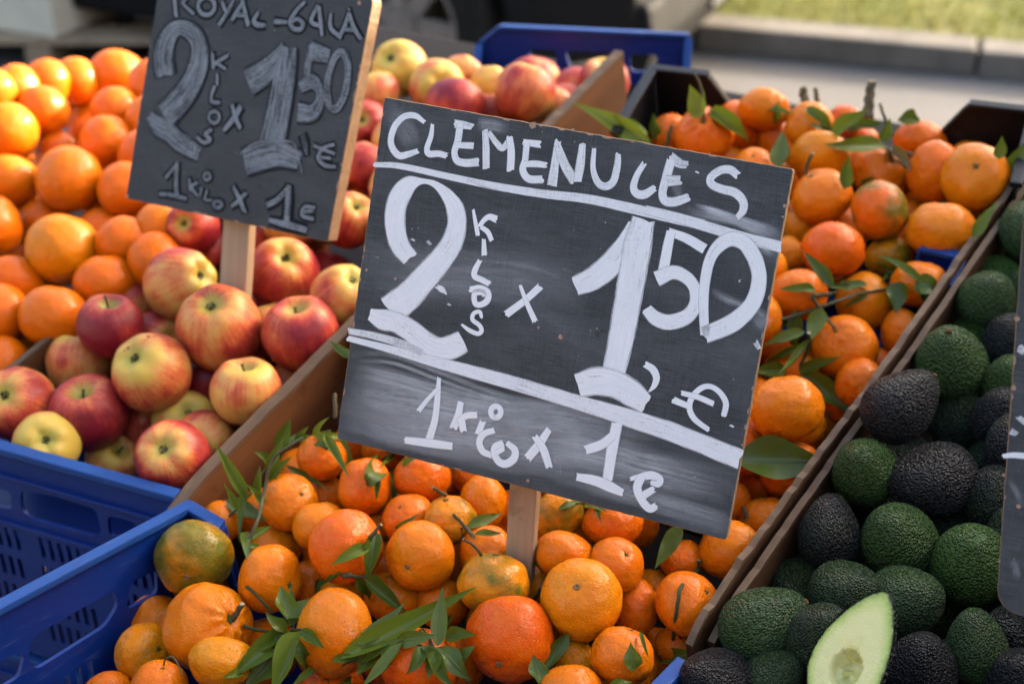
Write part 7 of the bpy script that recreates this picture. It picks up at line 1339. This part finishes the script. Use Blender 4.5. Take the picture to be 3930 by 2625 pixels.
# ================================================================ fruit meshes (unit size, +z is the end that has stalk or eye)
def ico(sub):
    bm = bmesh.new(); bmesh.ops.create_icosphere(bm, subdivisions=sub, radius=1)
    V = [v.co.copy() for v in bm.verts]; Fs = [tuple(v.index for v in f.verts) for f in bm.faces]; bm.free(); return V, Fs
IV, IF = ico(5)
def blob(name, fn, mat):
    return mesh(name, [fn(v) for v in IV], IF, True, mat)
def citrus_fn(seed, lump, dimple, neck=False, facet=0.0):
    o = Vector((seed * 7.1, seed * 3.3, seed * 1.7))
    def fn(v):
        a = math.acos(max(-1, min(1, v.z))); th = math.atan2(v.y, v.x)
        r = 1 + lump * noise.noise(v * 1.15 + o) + lump * .45 * noise.noise(v * 2.6 + o)
        r -= dimple * math.exp(-(a / .20) ** 2) + dimple * .4 * math.exp(-(a / .55) ** 2)
        r -= .03 * math.exp(-((math.pi - a) / .3) ** 2)
        if neck:
            g = math.exp(-(a / .42) ** 2)
            r += .13 * g - .10 * math.exp(-(a / .13) ** 2)
            r += .03 * noise.noise(v * 5 + o) * math.exp(-(a / .9) ** 2)
            r += .06 * math.exp(-((a - .36) / .24) ** 2) * (math.sin(th * 9 + 2.5 * noise.noise(v * 2 + o)) + .5 * math.sin(th * 15))
        else:
            r += .010 * math.sin(th * 9 + seed) * math.exp(-((a - .25) / .2) ** 2)
        return v * r
    return fn
CL = [blob('clementine', citrus_fn(i + 1, .055 + .012 * (i % 3), .05), M['clementine']) for i in range(6)]
CLN = blob('clementine', citrus_fn(9, .08, .05, True), M['clementine'])
ORM = [blob('orange', citrus_fn(i + 21, .035, .035), M['orange']) for i in range(4)]
def apple_fn(seed, kind):
    o = Vector((seed * 5.1, seed * 2.3, seed * 4.7))
    dep, wid = (.24, .30) if kind == 'eye' else (.42, .30)
    def fn(v):
        a = math.acos(max(-1, min(1, v.z))); th = math.atan2(v.y, v.x)
        r = 1.0 + .035 * noise.noise(v * 1.0 + o) + .012 * noise.noise(v * 2.6 + o)
        b = math.pi - a
        top = math.exp(-(a / wid) ** 2); bot = math.exp(-(b / .30) ** 2)
        r += .055 * math.exp(-((a - .62) / .34) ** 2) + .05 * math.exp(-((b - .62) / .36) ** 2)
        lob = math.cos(5 * th + seed)
        r += (.030 * lob * math.exp(-((a - .5) / .35) ** 2) if kind == 'eye' else .014 * lob * math.exp(-((a - .6) / .5) ** 2))
        p = v * r
        w = 1 + (.06 * v.z if kind != 'eye' else -.07 * v.z)
        return Vector((p.x * w, p.y * w, p.z - dep * top + .30 * bot))
    return fn
APE = [blob('apple', apple_fn(i + 1, 'eye'), M['apple']) for i in range(4)]
APP = [blob('apple', apple_fn(i + 11, 'pit'), M['apple']) for i in range(4)]
def avo_fn(seed):
    o = Vector((seed * 3.1, seed * 6.3, seed * 2.7)); k = .17 + .05 * (seed % 3)
    def fn(v):
        z = v.z
        w = 1 - k * z - .05 * z * z + .05
        r = 1 + .03 * noise.noise(v * 1.3 + o) + .010 * noise.noise(v * 4 + o) + .012 * noise.noise(v * 9 + o) + .010 * noise.noise(v * 15 + o)
        q = Vector((v.x * w * r, v.y * w * r, z * (1 + .02 * noise.noise(v * 2 + o))))
        a = math.acos(max(-1, min(1, z)))
        q.z -= .05 * math.exp(-(a / .16) ** 2)
        return q
    return fn
AVM = [blob('avocado', avo_fn(i + 1), M['avocado']) for i in range(5)]
# small ends
def star_mesh(name, mat, n=5, r0=.075, r1=.15, h=.02, dome=.05):
    V = [(0, 0, dome)]; Fs = []
    m = n * 4
    for k in range(m):
        a = 2 * math.pi * k / m
        rr = r0 + (r1 - r0) * max(0, math.cos(n * a / 1.0)) ** 1.5
        V.append((rr * math.cos(a), rr * math.sin(a), h * (1 + .8 * math.sin(a * 3))))
    for k in range(m):
        V.append((V[k + 1][0] * 1.05, V[k + 1][1] * 1.05, -.05))
    for k in range(m):
        k2 = (k + 1) % m
        Fs.append((0, 1 + k, 1 + k2)); Fs.append((1 + k, 1 + m + k, 1 + m + k2, 1 + k2))
    return mesh(name, V, Fs, False, mat)
STAR = star_mesh('calyx', M['calyx_green'])
V_, F_ = [], []
for k in range(20):
    a = 2 * math.pi * k / 20
    for rr, zz in ((.085, -.02), (.06, .015), (.032, .008), (.012, -.02)):
        V_.append((rr * math.cos(a) * (1 + .12 * math.sin(a * 3)), rr * math.sin(a), zz))
for k in range(20):
    k2 = (k + 1) % 20
    for j in range(3): F_.append((k * 4 + j, k2 * 4 + j, k2 * 4 + j + 1, k * 4 + j + 1))
NAVEL = mesh('navel', V_, F_, True, M['scar'])
def sepals():
    V, Fs = [], []
    r = random.Random(3)
    for k in range(11):
        a = 2 * math.pi * k / 11 + r.uniform(-.2, .2)
        r0, r1 = r.uniform(.02, .05), r.uniform(.08, .13)
        z1 = r.uniform(.02, .12)
        n = len(V)
        w = .03
        ca, sa = math.cos(a), math.sin(a)
        for rr, zz, ww in ((r0, -.03, w), (r1, z1 * .6, w * .9), (r1 * .8, z1 + .03, .005)):
            V += [(rr * ca - ww * sa, rr * sa + ww * ca, zz), (rr * ca + ww * sa, rr * sa - ww * ca, zz)]
        Fs += [(n, n + 1, n + 3, n + 2), (n + 2, n + 3, n + 5, n + 4)]
    n = len(V)
    for k in range(10):
        a = 2 * math.pi * k / 10; V.append((.075 * math.cos(a), .075 * math.sin(a), -.01))
    V.append((0, 0, .02))
    for k in range(10): Fs.append((n + k, n + (k + 1) % 10, n + 10))
    return mesh('calyx', V, Fs, False, M['calyx_dark'])
SEP = sepals()
v_, f_ = tube([(0, 0, -.12), (.02, 0, .1), (.07, .02, .30), (.10, .03, .40)], [.035, .03, .03, .045], 8)
STALK = mesh('stem', v_, f_, True, M['stem'])
v_, f_ = tube([(0, 0, -.03), (0, 0, .03), (.005, 0, .045)], [.11, .10, .06], 12)
AVB = mesh('stem_button', v_, f_, True, simple('stem_button', (.13, .065, .025), .85, .2, .5, 9))

KINDS = {'o': ('orange', 'orange', 'oranges in the left bin'), 'a': ('apple', 'apple', 'apples in the second bin'), 'c': ('clementine', 'clementine', 'clementines in the middle bin'), 'v': ('avocado', 'avocado', 'avocados in the right bin')}
KINDS_FULL = {'orange': 'o', 'apple': 'a', 'clementine': 'c', 'avocado': 'v'}
HID = {'o': 'orange lying deep in the pile, all but hidden by those on top',
       'a': 'apple lying deep in the pile, all but hidden by those on top',
       'c': 'clementine lying deep in the pile, all but hidden by those on top',
       'v': 'avocado lying deep in the pile, all but hidden by those on top'}
FRUIT = {}
counter = {}
KMAP = {'o': 'o', 'a': None, 'c': 'c'}
for row in FR:
    full_kind, pos, rad, ratio, ax, hue, gr, end, lab = row
    kk = full_kind
    name, cat, grp = KINDS[kk]
    i = counter.get(kk, 0); counter[kk] = i + 1
    seed = RND.random()
    if kk == 'c': me = CLN if end == 'neck' else CL[RND.randrange(6)]
    elif kk == 'o': me = ORM[RND.randrange(4)]
    elif kk == 'a': me = (APE if end == 'eye' else APP)[RND.randrange(4)]
    else: me = AVM[RND.randrange(5)]
    o = obj(name, me)
    z = Vector(ax).normalized()
    q = z.to_track_quat('Z', 'Y').to_matrix() @ Matrix.Rotation(RND.uniform(0, 6.28), 3, 'Z')
    o.matrix_world = Matrix.Translation(pos) @ q.to_4x4() @ Matrix.Diagonal((rad, rad, rad * ratio, 1))
    o['hue'] = float(hue); o['green'] = float(gr) if kk != 'a' else 0.0; o['seed'] = seed
    if 'bruise' in lab: o['seed'] = .93
    elif kk == 'a': o['seed'] = seed * .7
    if 'scarred' in lab: o['seed'] = .97
    if end == '*':
        behind = lab[0] == '0'
        if lab == '9': tag(o, name + ' outside the picture at the near or right end of its bin', cat, grp + ' outside the picture')
        else: tag(o, lab[2:] if len(lab) > 3 else HID[kk] if not behind else name + ' standing in the pile behind a chalkboard, hidden by it', cat, grp + (' hidden deep' if not behind else ' hidden by a board'))
    else:
        tag(o, lab, cat, grp)
    FRUIT[(kk, i)] = o
    ch = None
    if kk in 'co':
        if end == 'button': ch = obj('calyx', STAR, o); ch.location = (0, 0, .915 if kk == 'c' else .935); ch.scale = (.9, .9, .9) if kk == 'c' else (.6, .6, .6)
        elif end == 'neck': ch = obj('calyx', STAR, o); ch.location = (0, 0, 1.00); ch.scale = (1, 1, 1)
        elif end == 'navel': ch = obj('navel', NAVEL, o); ch.location = (0, 0, .945)
        elif end == '': ch = obj('calyx', STAR, o); ch.location = (0, 0, .915 if kk == 'c' else .935); ch.scale = (.8, .8, .8) if kk == 'c' else (.55, .55, .55)
    elif kk == 'a':
        if end == 'eye': ch = obj('calyx', SEP, o); ch.location = (0, 0, .755); ch.rotation_euler.z = seed * 6
        elif end in ('stem', 'pit') or end == '': ch = obj('stem', STALK, o); ch.location = (0, 0, .60); ch.rotation_euler.z = seed * 6; ch.scale = (1, 1, 1.25 if end == 'stem' else .75)
    elif kk == 'v' and ('button' in lab or 'stem end' in lab or 'long green' in lab):
        ch = obj('stem_button', AVB, o); ch.location = (0, 0, .965)
    if ch is not None and kk != 'v': ch['seed'] = seed; ch['tone'] = .6
bpy.context.view_layer.update()

# ---- the cut avocado half
def avo_profile(t):      # outline of the half, t 0..1 from stem end round to stem end; returns (x across, y along)
    a = 2 * math.pi * t
    y = math.cos(a); x = math.sin(a)
    w = 1 - .30 * y - .06 * y * y
    return x * w * .575, y
HL = .0505                                   # half length
hc = Vector(HALF_POS); hv = (Vector((0, 0, 1.55)) - hc).normalized()
hn = (hv + Vector((-.60, 0, 0)) + Vector((0, .10, .12))).normalized()
hy0 = Vector((.54, .43, .74)).normalized()
hy = (hy0 - hn * hy0.dot(hn)).normalized(); hx = hy.cross(hn)
HMx = frame_mat(hc, hx * HL, hy * HL, hn * HL)
hroot = tag(empty('avocado_half', hc), 'cut avocado half showing pale yellow green flesh and stone hollow', 'avocado')
nr, na = 22, 72
V, Fs = [], []
def cav(x, y):
    d = math.hypot((x - .02) / .25, (y + .30) / .30)
    return d
for j in range(nr + 1):
    for k in range(na):
        px, py = avo_profile(k / na)
        s = (j / nr)
        x, y = px * s, py * s - .30 * (1 - s)
        d = cav(x, y)
        z = 0.0
        if d < 1: z = -.30 * math.sqrt(max(0, 1 - d * d)) + .07 * noise.noise(Vector((x * 8, y * 8, 2))) + .035 * noise.noise(Vector((x * 17, y * 17, 4)))
        z += .012 * noise.noise(Vector((x * 5, y * 5, 0))) + (.016 * noise.noise(Vector((x * 22, y * 22, 5))) if d < 1.25 else .004 * noise.noise(Vector((x * 30, y * 30, 5))))
        if j == nr: z -= .012
        V.append((x, y, z))
for j in range(nr):
    for k in range(na):
        a, b = j * na + k, j * na + (k + 1) % na
        Fs.append((a, a + na, b + na, b) if j else (a, a + na, b + na, b))
def mat_flesh():
    g = N('avocado_flesh'); e = g.gattr('edge'); co = g.coord()
    n = g.noise(co, 6, 4, .6); f = g.noise(co, 26, 3, .6)
    c = g.ramp(g.math('ADD', e, g.math('MULTIPLY', g.math('SUBTRACT', n, .5), .14)), [(.0, (.80, .72, .30)), (.35, (.84, .77, .33)), (.74, (.80, .76, .32)), (.87, (.60, .66, .19)), (.95, (.33, .45, .07)), (.985, (.10, .13, .02)), (1.0, (.03, .03, .012))])
    c = g.mix(g.remap(f, .5, .75, 0, .45), c, (.80, .76, .48, 1))
    c = g.mix(g.math('MULTIPLY', g.remap(e, .25, .45, 1, 0), g.remap(g.noise(co, 7, 3), .45, .6, 0, .6)), c, (.62, .55, .06, 1))
    g.set(color=c, rough=.42, spec=.45, normal=g.bump(f, .5, .0012))
    return g.m
fm = mesh('flesh', V, Fs, True, mat_flesh())
at_ = fm.attributes.new('edge', 'FLOAT', 'POINT')
at_.data.foreach_set('value', [j / nr for j in range(nr + 1) for k in range(na)])
o = obj('flesh', fm); o.matrix_world = HMx; keep(o, hroot)
V, Fs = [], []
nb = 12
for j in range(nb + 1):
    u = j / nb * math.pi / 2
    for k in range(na):
        px, py = avo_profile(k / na)
        c = math.cos(u); wob = 1 + .012 * noise.noise(Vector((px * 7, py * 7, u * 4))) + (.006 * noise.noise(Vector((px * 25, py * 25, u * 12))))
        V.append((px * c * 1.012 * wob, (py + .1) * c * 1.006 * wob - .1, -.56 * math.sin(u) * wob + (.010 + .012 * noise.noise(Vector((px * 14, py * 14, 9))) if j == 0 else 0)))
for j in range(nb):
    for k in range(na):
        a, b = j * na + k, j * na + (k + 1) % na
        Fs.append((a, b, b + na, a + na))
o = obj('skin', mesh('skin', V, Fs, True, M['avocado'])); o.matrix_world = HMx; keep(o, hroot)
o['hue'] = .8; o['green'] = .2; o['seed'] = .3
bpy.context.view_layer.update()

# ================================================================ leaves and twigs
CAMP = Vector((0, 0, 1.55))
def leaf_mesh(b, m, t, w, seed):
    b, m, t = Vector(b), Vector(m), Vector(t)
    c = m * 2 - (b + t) * .5
    t = t + (t - b) * .14; b = b - (t - b) * .03
    L = (t - b).length
    nl, nw = 11, 6
    r = random.Random(seed)
    face = (CAMP - m).normalized() * .75 + Vector((r.uniform(-.35, .35), r.uniform(-.25, .25), .55))
    fold = r.uniform(.30, .85); wave = r.uniform(.04, .16); curl = r.uniform(-.42, .40); tw = r.uniform(-.9, .9); ph = r.uniform(0, 6)
    V, UV, Fs = [], [], []
    for i in range(nl + 1):
        s = i / nl
        p = b * (1 - s) ** 2 + c * 2 * s * (1 - s) + t * s * s
        d = ((c - b) * (1 - s) + (t - c) * s).normalized()
        side = d.cross(face).normalized()
        nrm = side.cross(d).normalized()
        ct, sn = math.cos(tw * (s - .5) * 2), math.sin(tw * (s - .5) * 2)
        side, nrm = side * ct + nrm * sn, nrm * ct - side * sn
        prof = (math.sin(math.pi * min(1, s ** .74 * .985 + .012)) ** .95) * (1.06 - .30 * s)
        hw = w * .5 * max(prof, .03 if s < .95 else .01) * 1.5
        p = p + nrm * (curl * L * (s - .5) ** 2)
        for k in range(nw + 1):
            e = k / nw * 2 - 1
            lift = fold * abs(e) ** 1.3 * hw + wave * hw * math.sin(s * 13 + ph + (2 if e > 0 else 0)) * abs(e)
            V.append(p + side * (e * hw * (1 - .5 * fold * fold)) + nrm * lift)
            UV.append((s, k / nw))
    for i in range(nl):
        for k in range(nw):
            a = i * (nw + 1) + k
            Fs.append((a, a + 1, a + nw + 2, a + nw + 1))
    me = mesh('leaf', V, Fs, True, M['leaf'])
    uv = me.uv_layers.new(name='UVMap')
    uv.data.foreach_set('uv', [x for lp in me.loops for x in UV[lp.vertex_index]])
    return me
ls = 0
for name, label, par, stems, leaves in SPR:
    if par:
        root = FRUIT[(KINDS_FULL[par[0]], par[1])]
    else:
        root = None
        if name == 'loose_leaf':
            b, m, t, w, tone = leaves[0]; ls += 1
            o = obj('loose_leaf', leaf_mesh(b, m, t, w, ls)); o['tone'] = tone; o['seed'] = RND.random()
            tag(o, label, 'leaf', 'loose clementine leaves'); continue
        p0 = stems[0][1][0] if stems else leaves[0][0]
        if name == 'cut_twig' and not leaves and len(stems) == 1:
            root = None
        else:
            root = tag(empty(name, p0), label, 'twig' if name == 'cut_twig' else 'sprig', 'leafy sprigs among the clementines' if name != 'cut_twig' else 'cut twigs among the clementines')
    for w, pts in stems:
        n = max(8, len(pts) * 4)
        P = catmull(pts, n)
        sd = RND.random()
        R = [w * (1.12 - .25 * i / n + .10 * noise.noise(Vector((i * .9, sd * 50, 0)))) for i in range(n + 1)]
        R[-1] *= .95; R[0] *= 1.05
        P = [p + Vector((noise.noise(Vector((i * .6, sd * 90, 1))), noise.noise(Vector((i * .6, sd * 90, 2))), noise.noise(Vector((i * .6, sd * 90, 3))))) * w * .5 for i, p in enumerate(P)]
        V, Fs = tube(P, R, 8)
        me = mesh('stem', V, Fs, True, M['stem'])
        me.materials.append(M['cut'])
        for f in me.polygons[-2:]: f.material_index = 1; f.use_smooth = False
        o = obj('stem' if root else 'cut_twig', me)
        o['seed'] = sd; o['tone'] = .85 if ('brown' in label or 'tan' in label or 'pale' in label and 'leav' not in label) else (.55 if 'wood' in label or par else .15)
        if root: keep(o, root)
        else: tag(o, label, 'twig', 'cut twigs among the clementines')
    for b, m, t, w, tone in leaves:
        ls += 1
        o = obj('leaf', leaf_mesh(b, m, t, w, ls)); o['tone'] = tone; o['seed'] = RND.random()
        keep(o, root)

# ================================================================ chalkboards
SIGN_TXT = {'front': ('chalkboard_sign', 'front chalkboard with white painted CLEMENULES and price on a wooden stake', .007),
            'back': ('chalkboard_sign', 'rear chalkboard with grey chalk ROYAL-GALA and price above the apples', .016),
            'right': ('chalkboard_sign', 'chalkboard cut by the right picture edge above the avocados', .008)}
PARTNAME = {'title_letter': 'title_letter', 'painted_line': 'painted_line', 'price_numeral': 'price_numeral', 'kilo_letter': 'kilo_letter', 'times_letter': 'times_sign', 'comma_mark': 'comma', 'euro_mark': 'euro_sign', 'speck': 'paint_speck', 'smear': 'paint_smear'}
def ribbon(strokes, zs, widen=1.0, fade=False):
    V, Fs, UV, OP = [], [], [], []
    for (op, q), z in zip(strokes, zs):
        pts = [Vector((a * .001, b * .001, 0)) for a, b, c in q]
        ws = [Vector((c * .001 * widen, 0, 0)) for a, b, c in q]
        n = max(6, (len(pts) - 1) * 6)
        P = catmull(pts, n); W = catmull(ws, n)
        s0 = len(V); L = 0; sd = RND.random() * 50
        for i in range(n + 1):
            d = (P[min(i + 1, n)] - P[max(i - 1, 0)]).normalized()
            side = Vector((-d.y, d.x, 0))
            if i: L += (P[i] - P[i - 1]).length
            hw = max(.0004, W[i].x * .5)
            ext = d * (0 if 0 < i < n else (-.0008 if i == 0 else .0008) * widen)
            for k in range(5):
                e = k / 2 - 1
                jag = d * ((RND.uniform(-1, 1) * .0012) if i in (0, n) else 0)
                V.append(P[i] + ext + jag + side * (e * hw * 1.20) + Vector((0, 0, z)))
                UV.append((L * 10 + sd, k / 4 + 0.0)); OP.append(op if not fade else op * min(1, i / (n * .3), (n - i) / (n * .3)))
        for i in range(n):
            for k in range(4):
                a = s0 + i * 5 + k; Fs.append((a, a + 1, a + 6, a + 5))
    return V, Fs, UV, OP
def ribbon_obj(name, strokes, zs, mat, M3, parent, widen=1.0):
    V, Fs, UV, OP = ribbon(strokes, zs, widen, mat is M['smear'])
    me = mesh(name, V, Fs, False, mat)
    uv = me.uv_layers.new(name='UVMap'); uv.data.foreach_set('uv', [x for lp in me.loops for x in UV[lp.vertex_index]])
    at = me.attributes.new('op', 'FLOAT', 'POINT'); at.data.foreach_set('value', OP)
    o = obj(name, me); o.matrix_world = M3; keep(o, parent); return o
for nm, org, ex, ey, en, cor, strokes, chips in SG:
    base, label, th = SIGN_TXT[nm]
    M3 = frame_mat(org, ex, ey, en)
    low = M3 @ Vector((0, min(c[1] for c in cor) * .001 - .06, -.01))
    root = tag(empty(base, low), label, 'sign', 'chalkboard price signs')
    # outline with rounded, chipped edge
    P4 = [Vector((a * .001, b * .001, 0)) for a, b in cor]
    cr = {'front': [.002, .002, .003, .003], 'back': [.004, .010, .003, .004], 'right': [.004, .004, .004, .016]}[nm]
    ring = []
    for i in range(4):
        a, b, c = P4[i - 1], P4[i], P4[(i + 1) % 4]
        p0 = b + (a - b).normalized() * cr[i]; p1 = b + (c - b).normalized() * cr[i]
        for j in range(5):
            t_ = j / 4; ring.append((1 - t_) ** 2 * p0 + 2 * t_ * (1 - t_) * b + t_ * t_ * p1)
        q1 = c + (b - c).normalized() * cr[(i + 1) % 4]
        n = 60
        for j in range(1, n):
            p = p1.lerp(q1, j / n)
            out = Vector(((c - b).y, -(c - b).x, 0)).normalized()
            k = noise.noise(Vector((i * 31 + j * .35, ord(nm[0]), 0))); k2 = noise.noise(Vector((i * 31 + j * 1.1, ord(nm[0]), 4)))
            ring.append(p + out * (min(0, k + .25) * .0016 + k2 * .0004))
    n = len(ring)
    cen = sum(ring, Vector()) / n
    V = [p + (cen - p).normalized() * .0006 for p in ring] + [p + Vector((0, 0, -.0006)) for p in ring] + [p + Vector((0, 0, -th)) for p in ring]
    Fs = [tuple(range(n - 1, -1, -1)), tuple(range(2 * n, 3 * n))]
    for r_ in range(2):
        for i in range(n):
            j = (i + 1) % n; Fs.append((r_ * n + i, r_ * n + j, (r_ + 1) * n + j, (r_ + 1) * n + i))
    me = mesh('board', V, Fs, False, M['slate_back'] if nm == 'back' else M['slate'])
    me.materials.append(M['ply'])
    bm = bmesh.new(); bm.from_mesh(me); bmesh.ops.recalc_face_normals(bm, faces=bm.faces[:]); bm.to_mesh(me); bm.free()
    for f in me.polygons:
        if len(f.vertices) == 4 or f.center.z < -th * .5: f.material_index = 1
    bd = obj('board', me); bd.matrix_world = M3; keep(bd, root)
    # bare chips on the face and along the rim
    CVs, CFs = [], []
    rr = random.Random(nm)
    def chip(u, v, r0, asp=1.0, ang=0.0, z=.00012):
        s = len(CVs); m = 12
        for k in range(m):
            a = 2 * math.pi * k / m; r1 = r0 * rr.uniform(.6, 1.1)
            x, y = r1 * math.cos(a) * asp, r1 * math.sin(a)
            CVs.append((u + x * math.cos(ang) - y * math.sin(ang), v + x * math.sin(ang) + y * math.cos(ang), z))
        CFs.append(tuple(range(s, s + m)))
    for u, v, d in chips: chip(u * .001, v * .001, d * .0005)
    for k in range(26):
        i = rr.randrange(4); b, c = P4[i], P4[(i + 1) % 4]
        p = b.lerp(c, rr.uniform(.03, .97)); ang = math.atan2((c - b).y, (c - b).x)
        inn = (cen - p).normalized() * .0011
        chip(p.x + inn.x, p.y + inn.y, rr.uniform(.0004, .0010), rr.uniform(2, 7), ang, .00010)
    o = obj('bare_chips', mesh('bare_chips', CVs, CFs, False, M['chip'])); o.matrix_world = M3; keep(o, root); o['kind'] = 'stuff'
    # brush strokes, one part for each sign
    keys, order = {}, []
    for si, (part, op, key, q) in enumerate(strokes):
        k = (part, key)
        if k not in keys: keys[k] = []; order.append(k)
        keys[k].append((op, q, .00022 + .000012 * si + (0 if part != 'smear' else -.00006)))
    if nm == 'back':
        for k in order:
            ribbon_obj('dark_halo', [(.80, a[1]) for a in keys[k]], [a[2] - .00009 for a in keys[k]], M['chalk_black'], M3 @ Matrix.Translation((0, 0, 0)), root, 2.1 if k[0] != 'price_numeral' else 1.22)
    for k in order:
        ribbon_obj(PARTNAME[k[0]], [(a[0], a[1]) for a in keys[k]], [a[2] + (.0006 if nm == 'back' else 0) for a in keys[k]], M['smear'] if k[0] == 'smear' else M['chalk_grey'] if nm == 'back' else M['chalk'], M3, root)
    # stake
    if nm != 'right':
        u1, v1, u2, v2, wd = MI['stakes'][0 if nm == 'front' else 1]
        dirv = Vector((u2 - u1, v2 - v1, 0)).normalized()
        L = .225
        a = Vector((u1, v1, 0)) - dirv * .12; b = a + dirv * L
        td = .012
        if nm == 'front':
            dirv = Vector((dirv.x, dirv.y, -.27)).normalized(); a = Vector((u1, v1, 0)) - Vector((dirv.x, dirv.y, 0)).normalized() * .03; L = .16; b = a + dirv * L
        M4 = M3 @ frame_mat((a + b) / 2 + Vector((0, 0, -(th if nm == 'back' else 0) - td / 2 - (.008 if nm == 'front' else 0))), Vector((-dirv.y, dirv.x, 0)).normalized(), dirv.cross(Vector((-dirv.y, dirv.x, 0)).normalized()), dirv)
        o = obj('stake', box_mesh('stake', wd, td, L, M['stake'], .0014)); o.matrix_world = M4; keep(o, root)
    else:
        a = Vector((0, -.10, 0))
        M4 = M3 @ Matrix.Translation((.0, -.16, -.016))
        o = obj('stake', box_mesh('stake', .024, .012, .22, M['stake'], .0014)); o.matrix_world = M4 @ Matrix.Rotation(math.radians(90), 4, 'X'); keep(o, root)
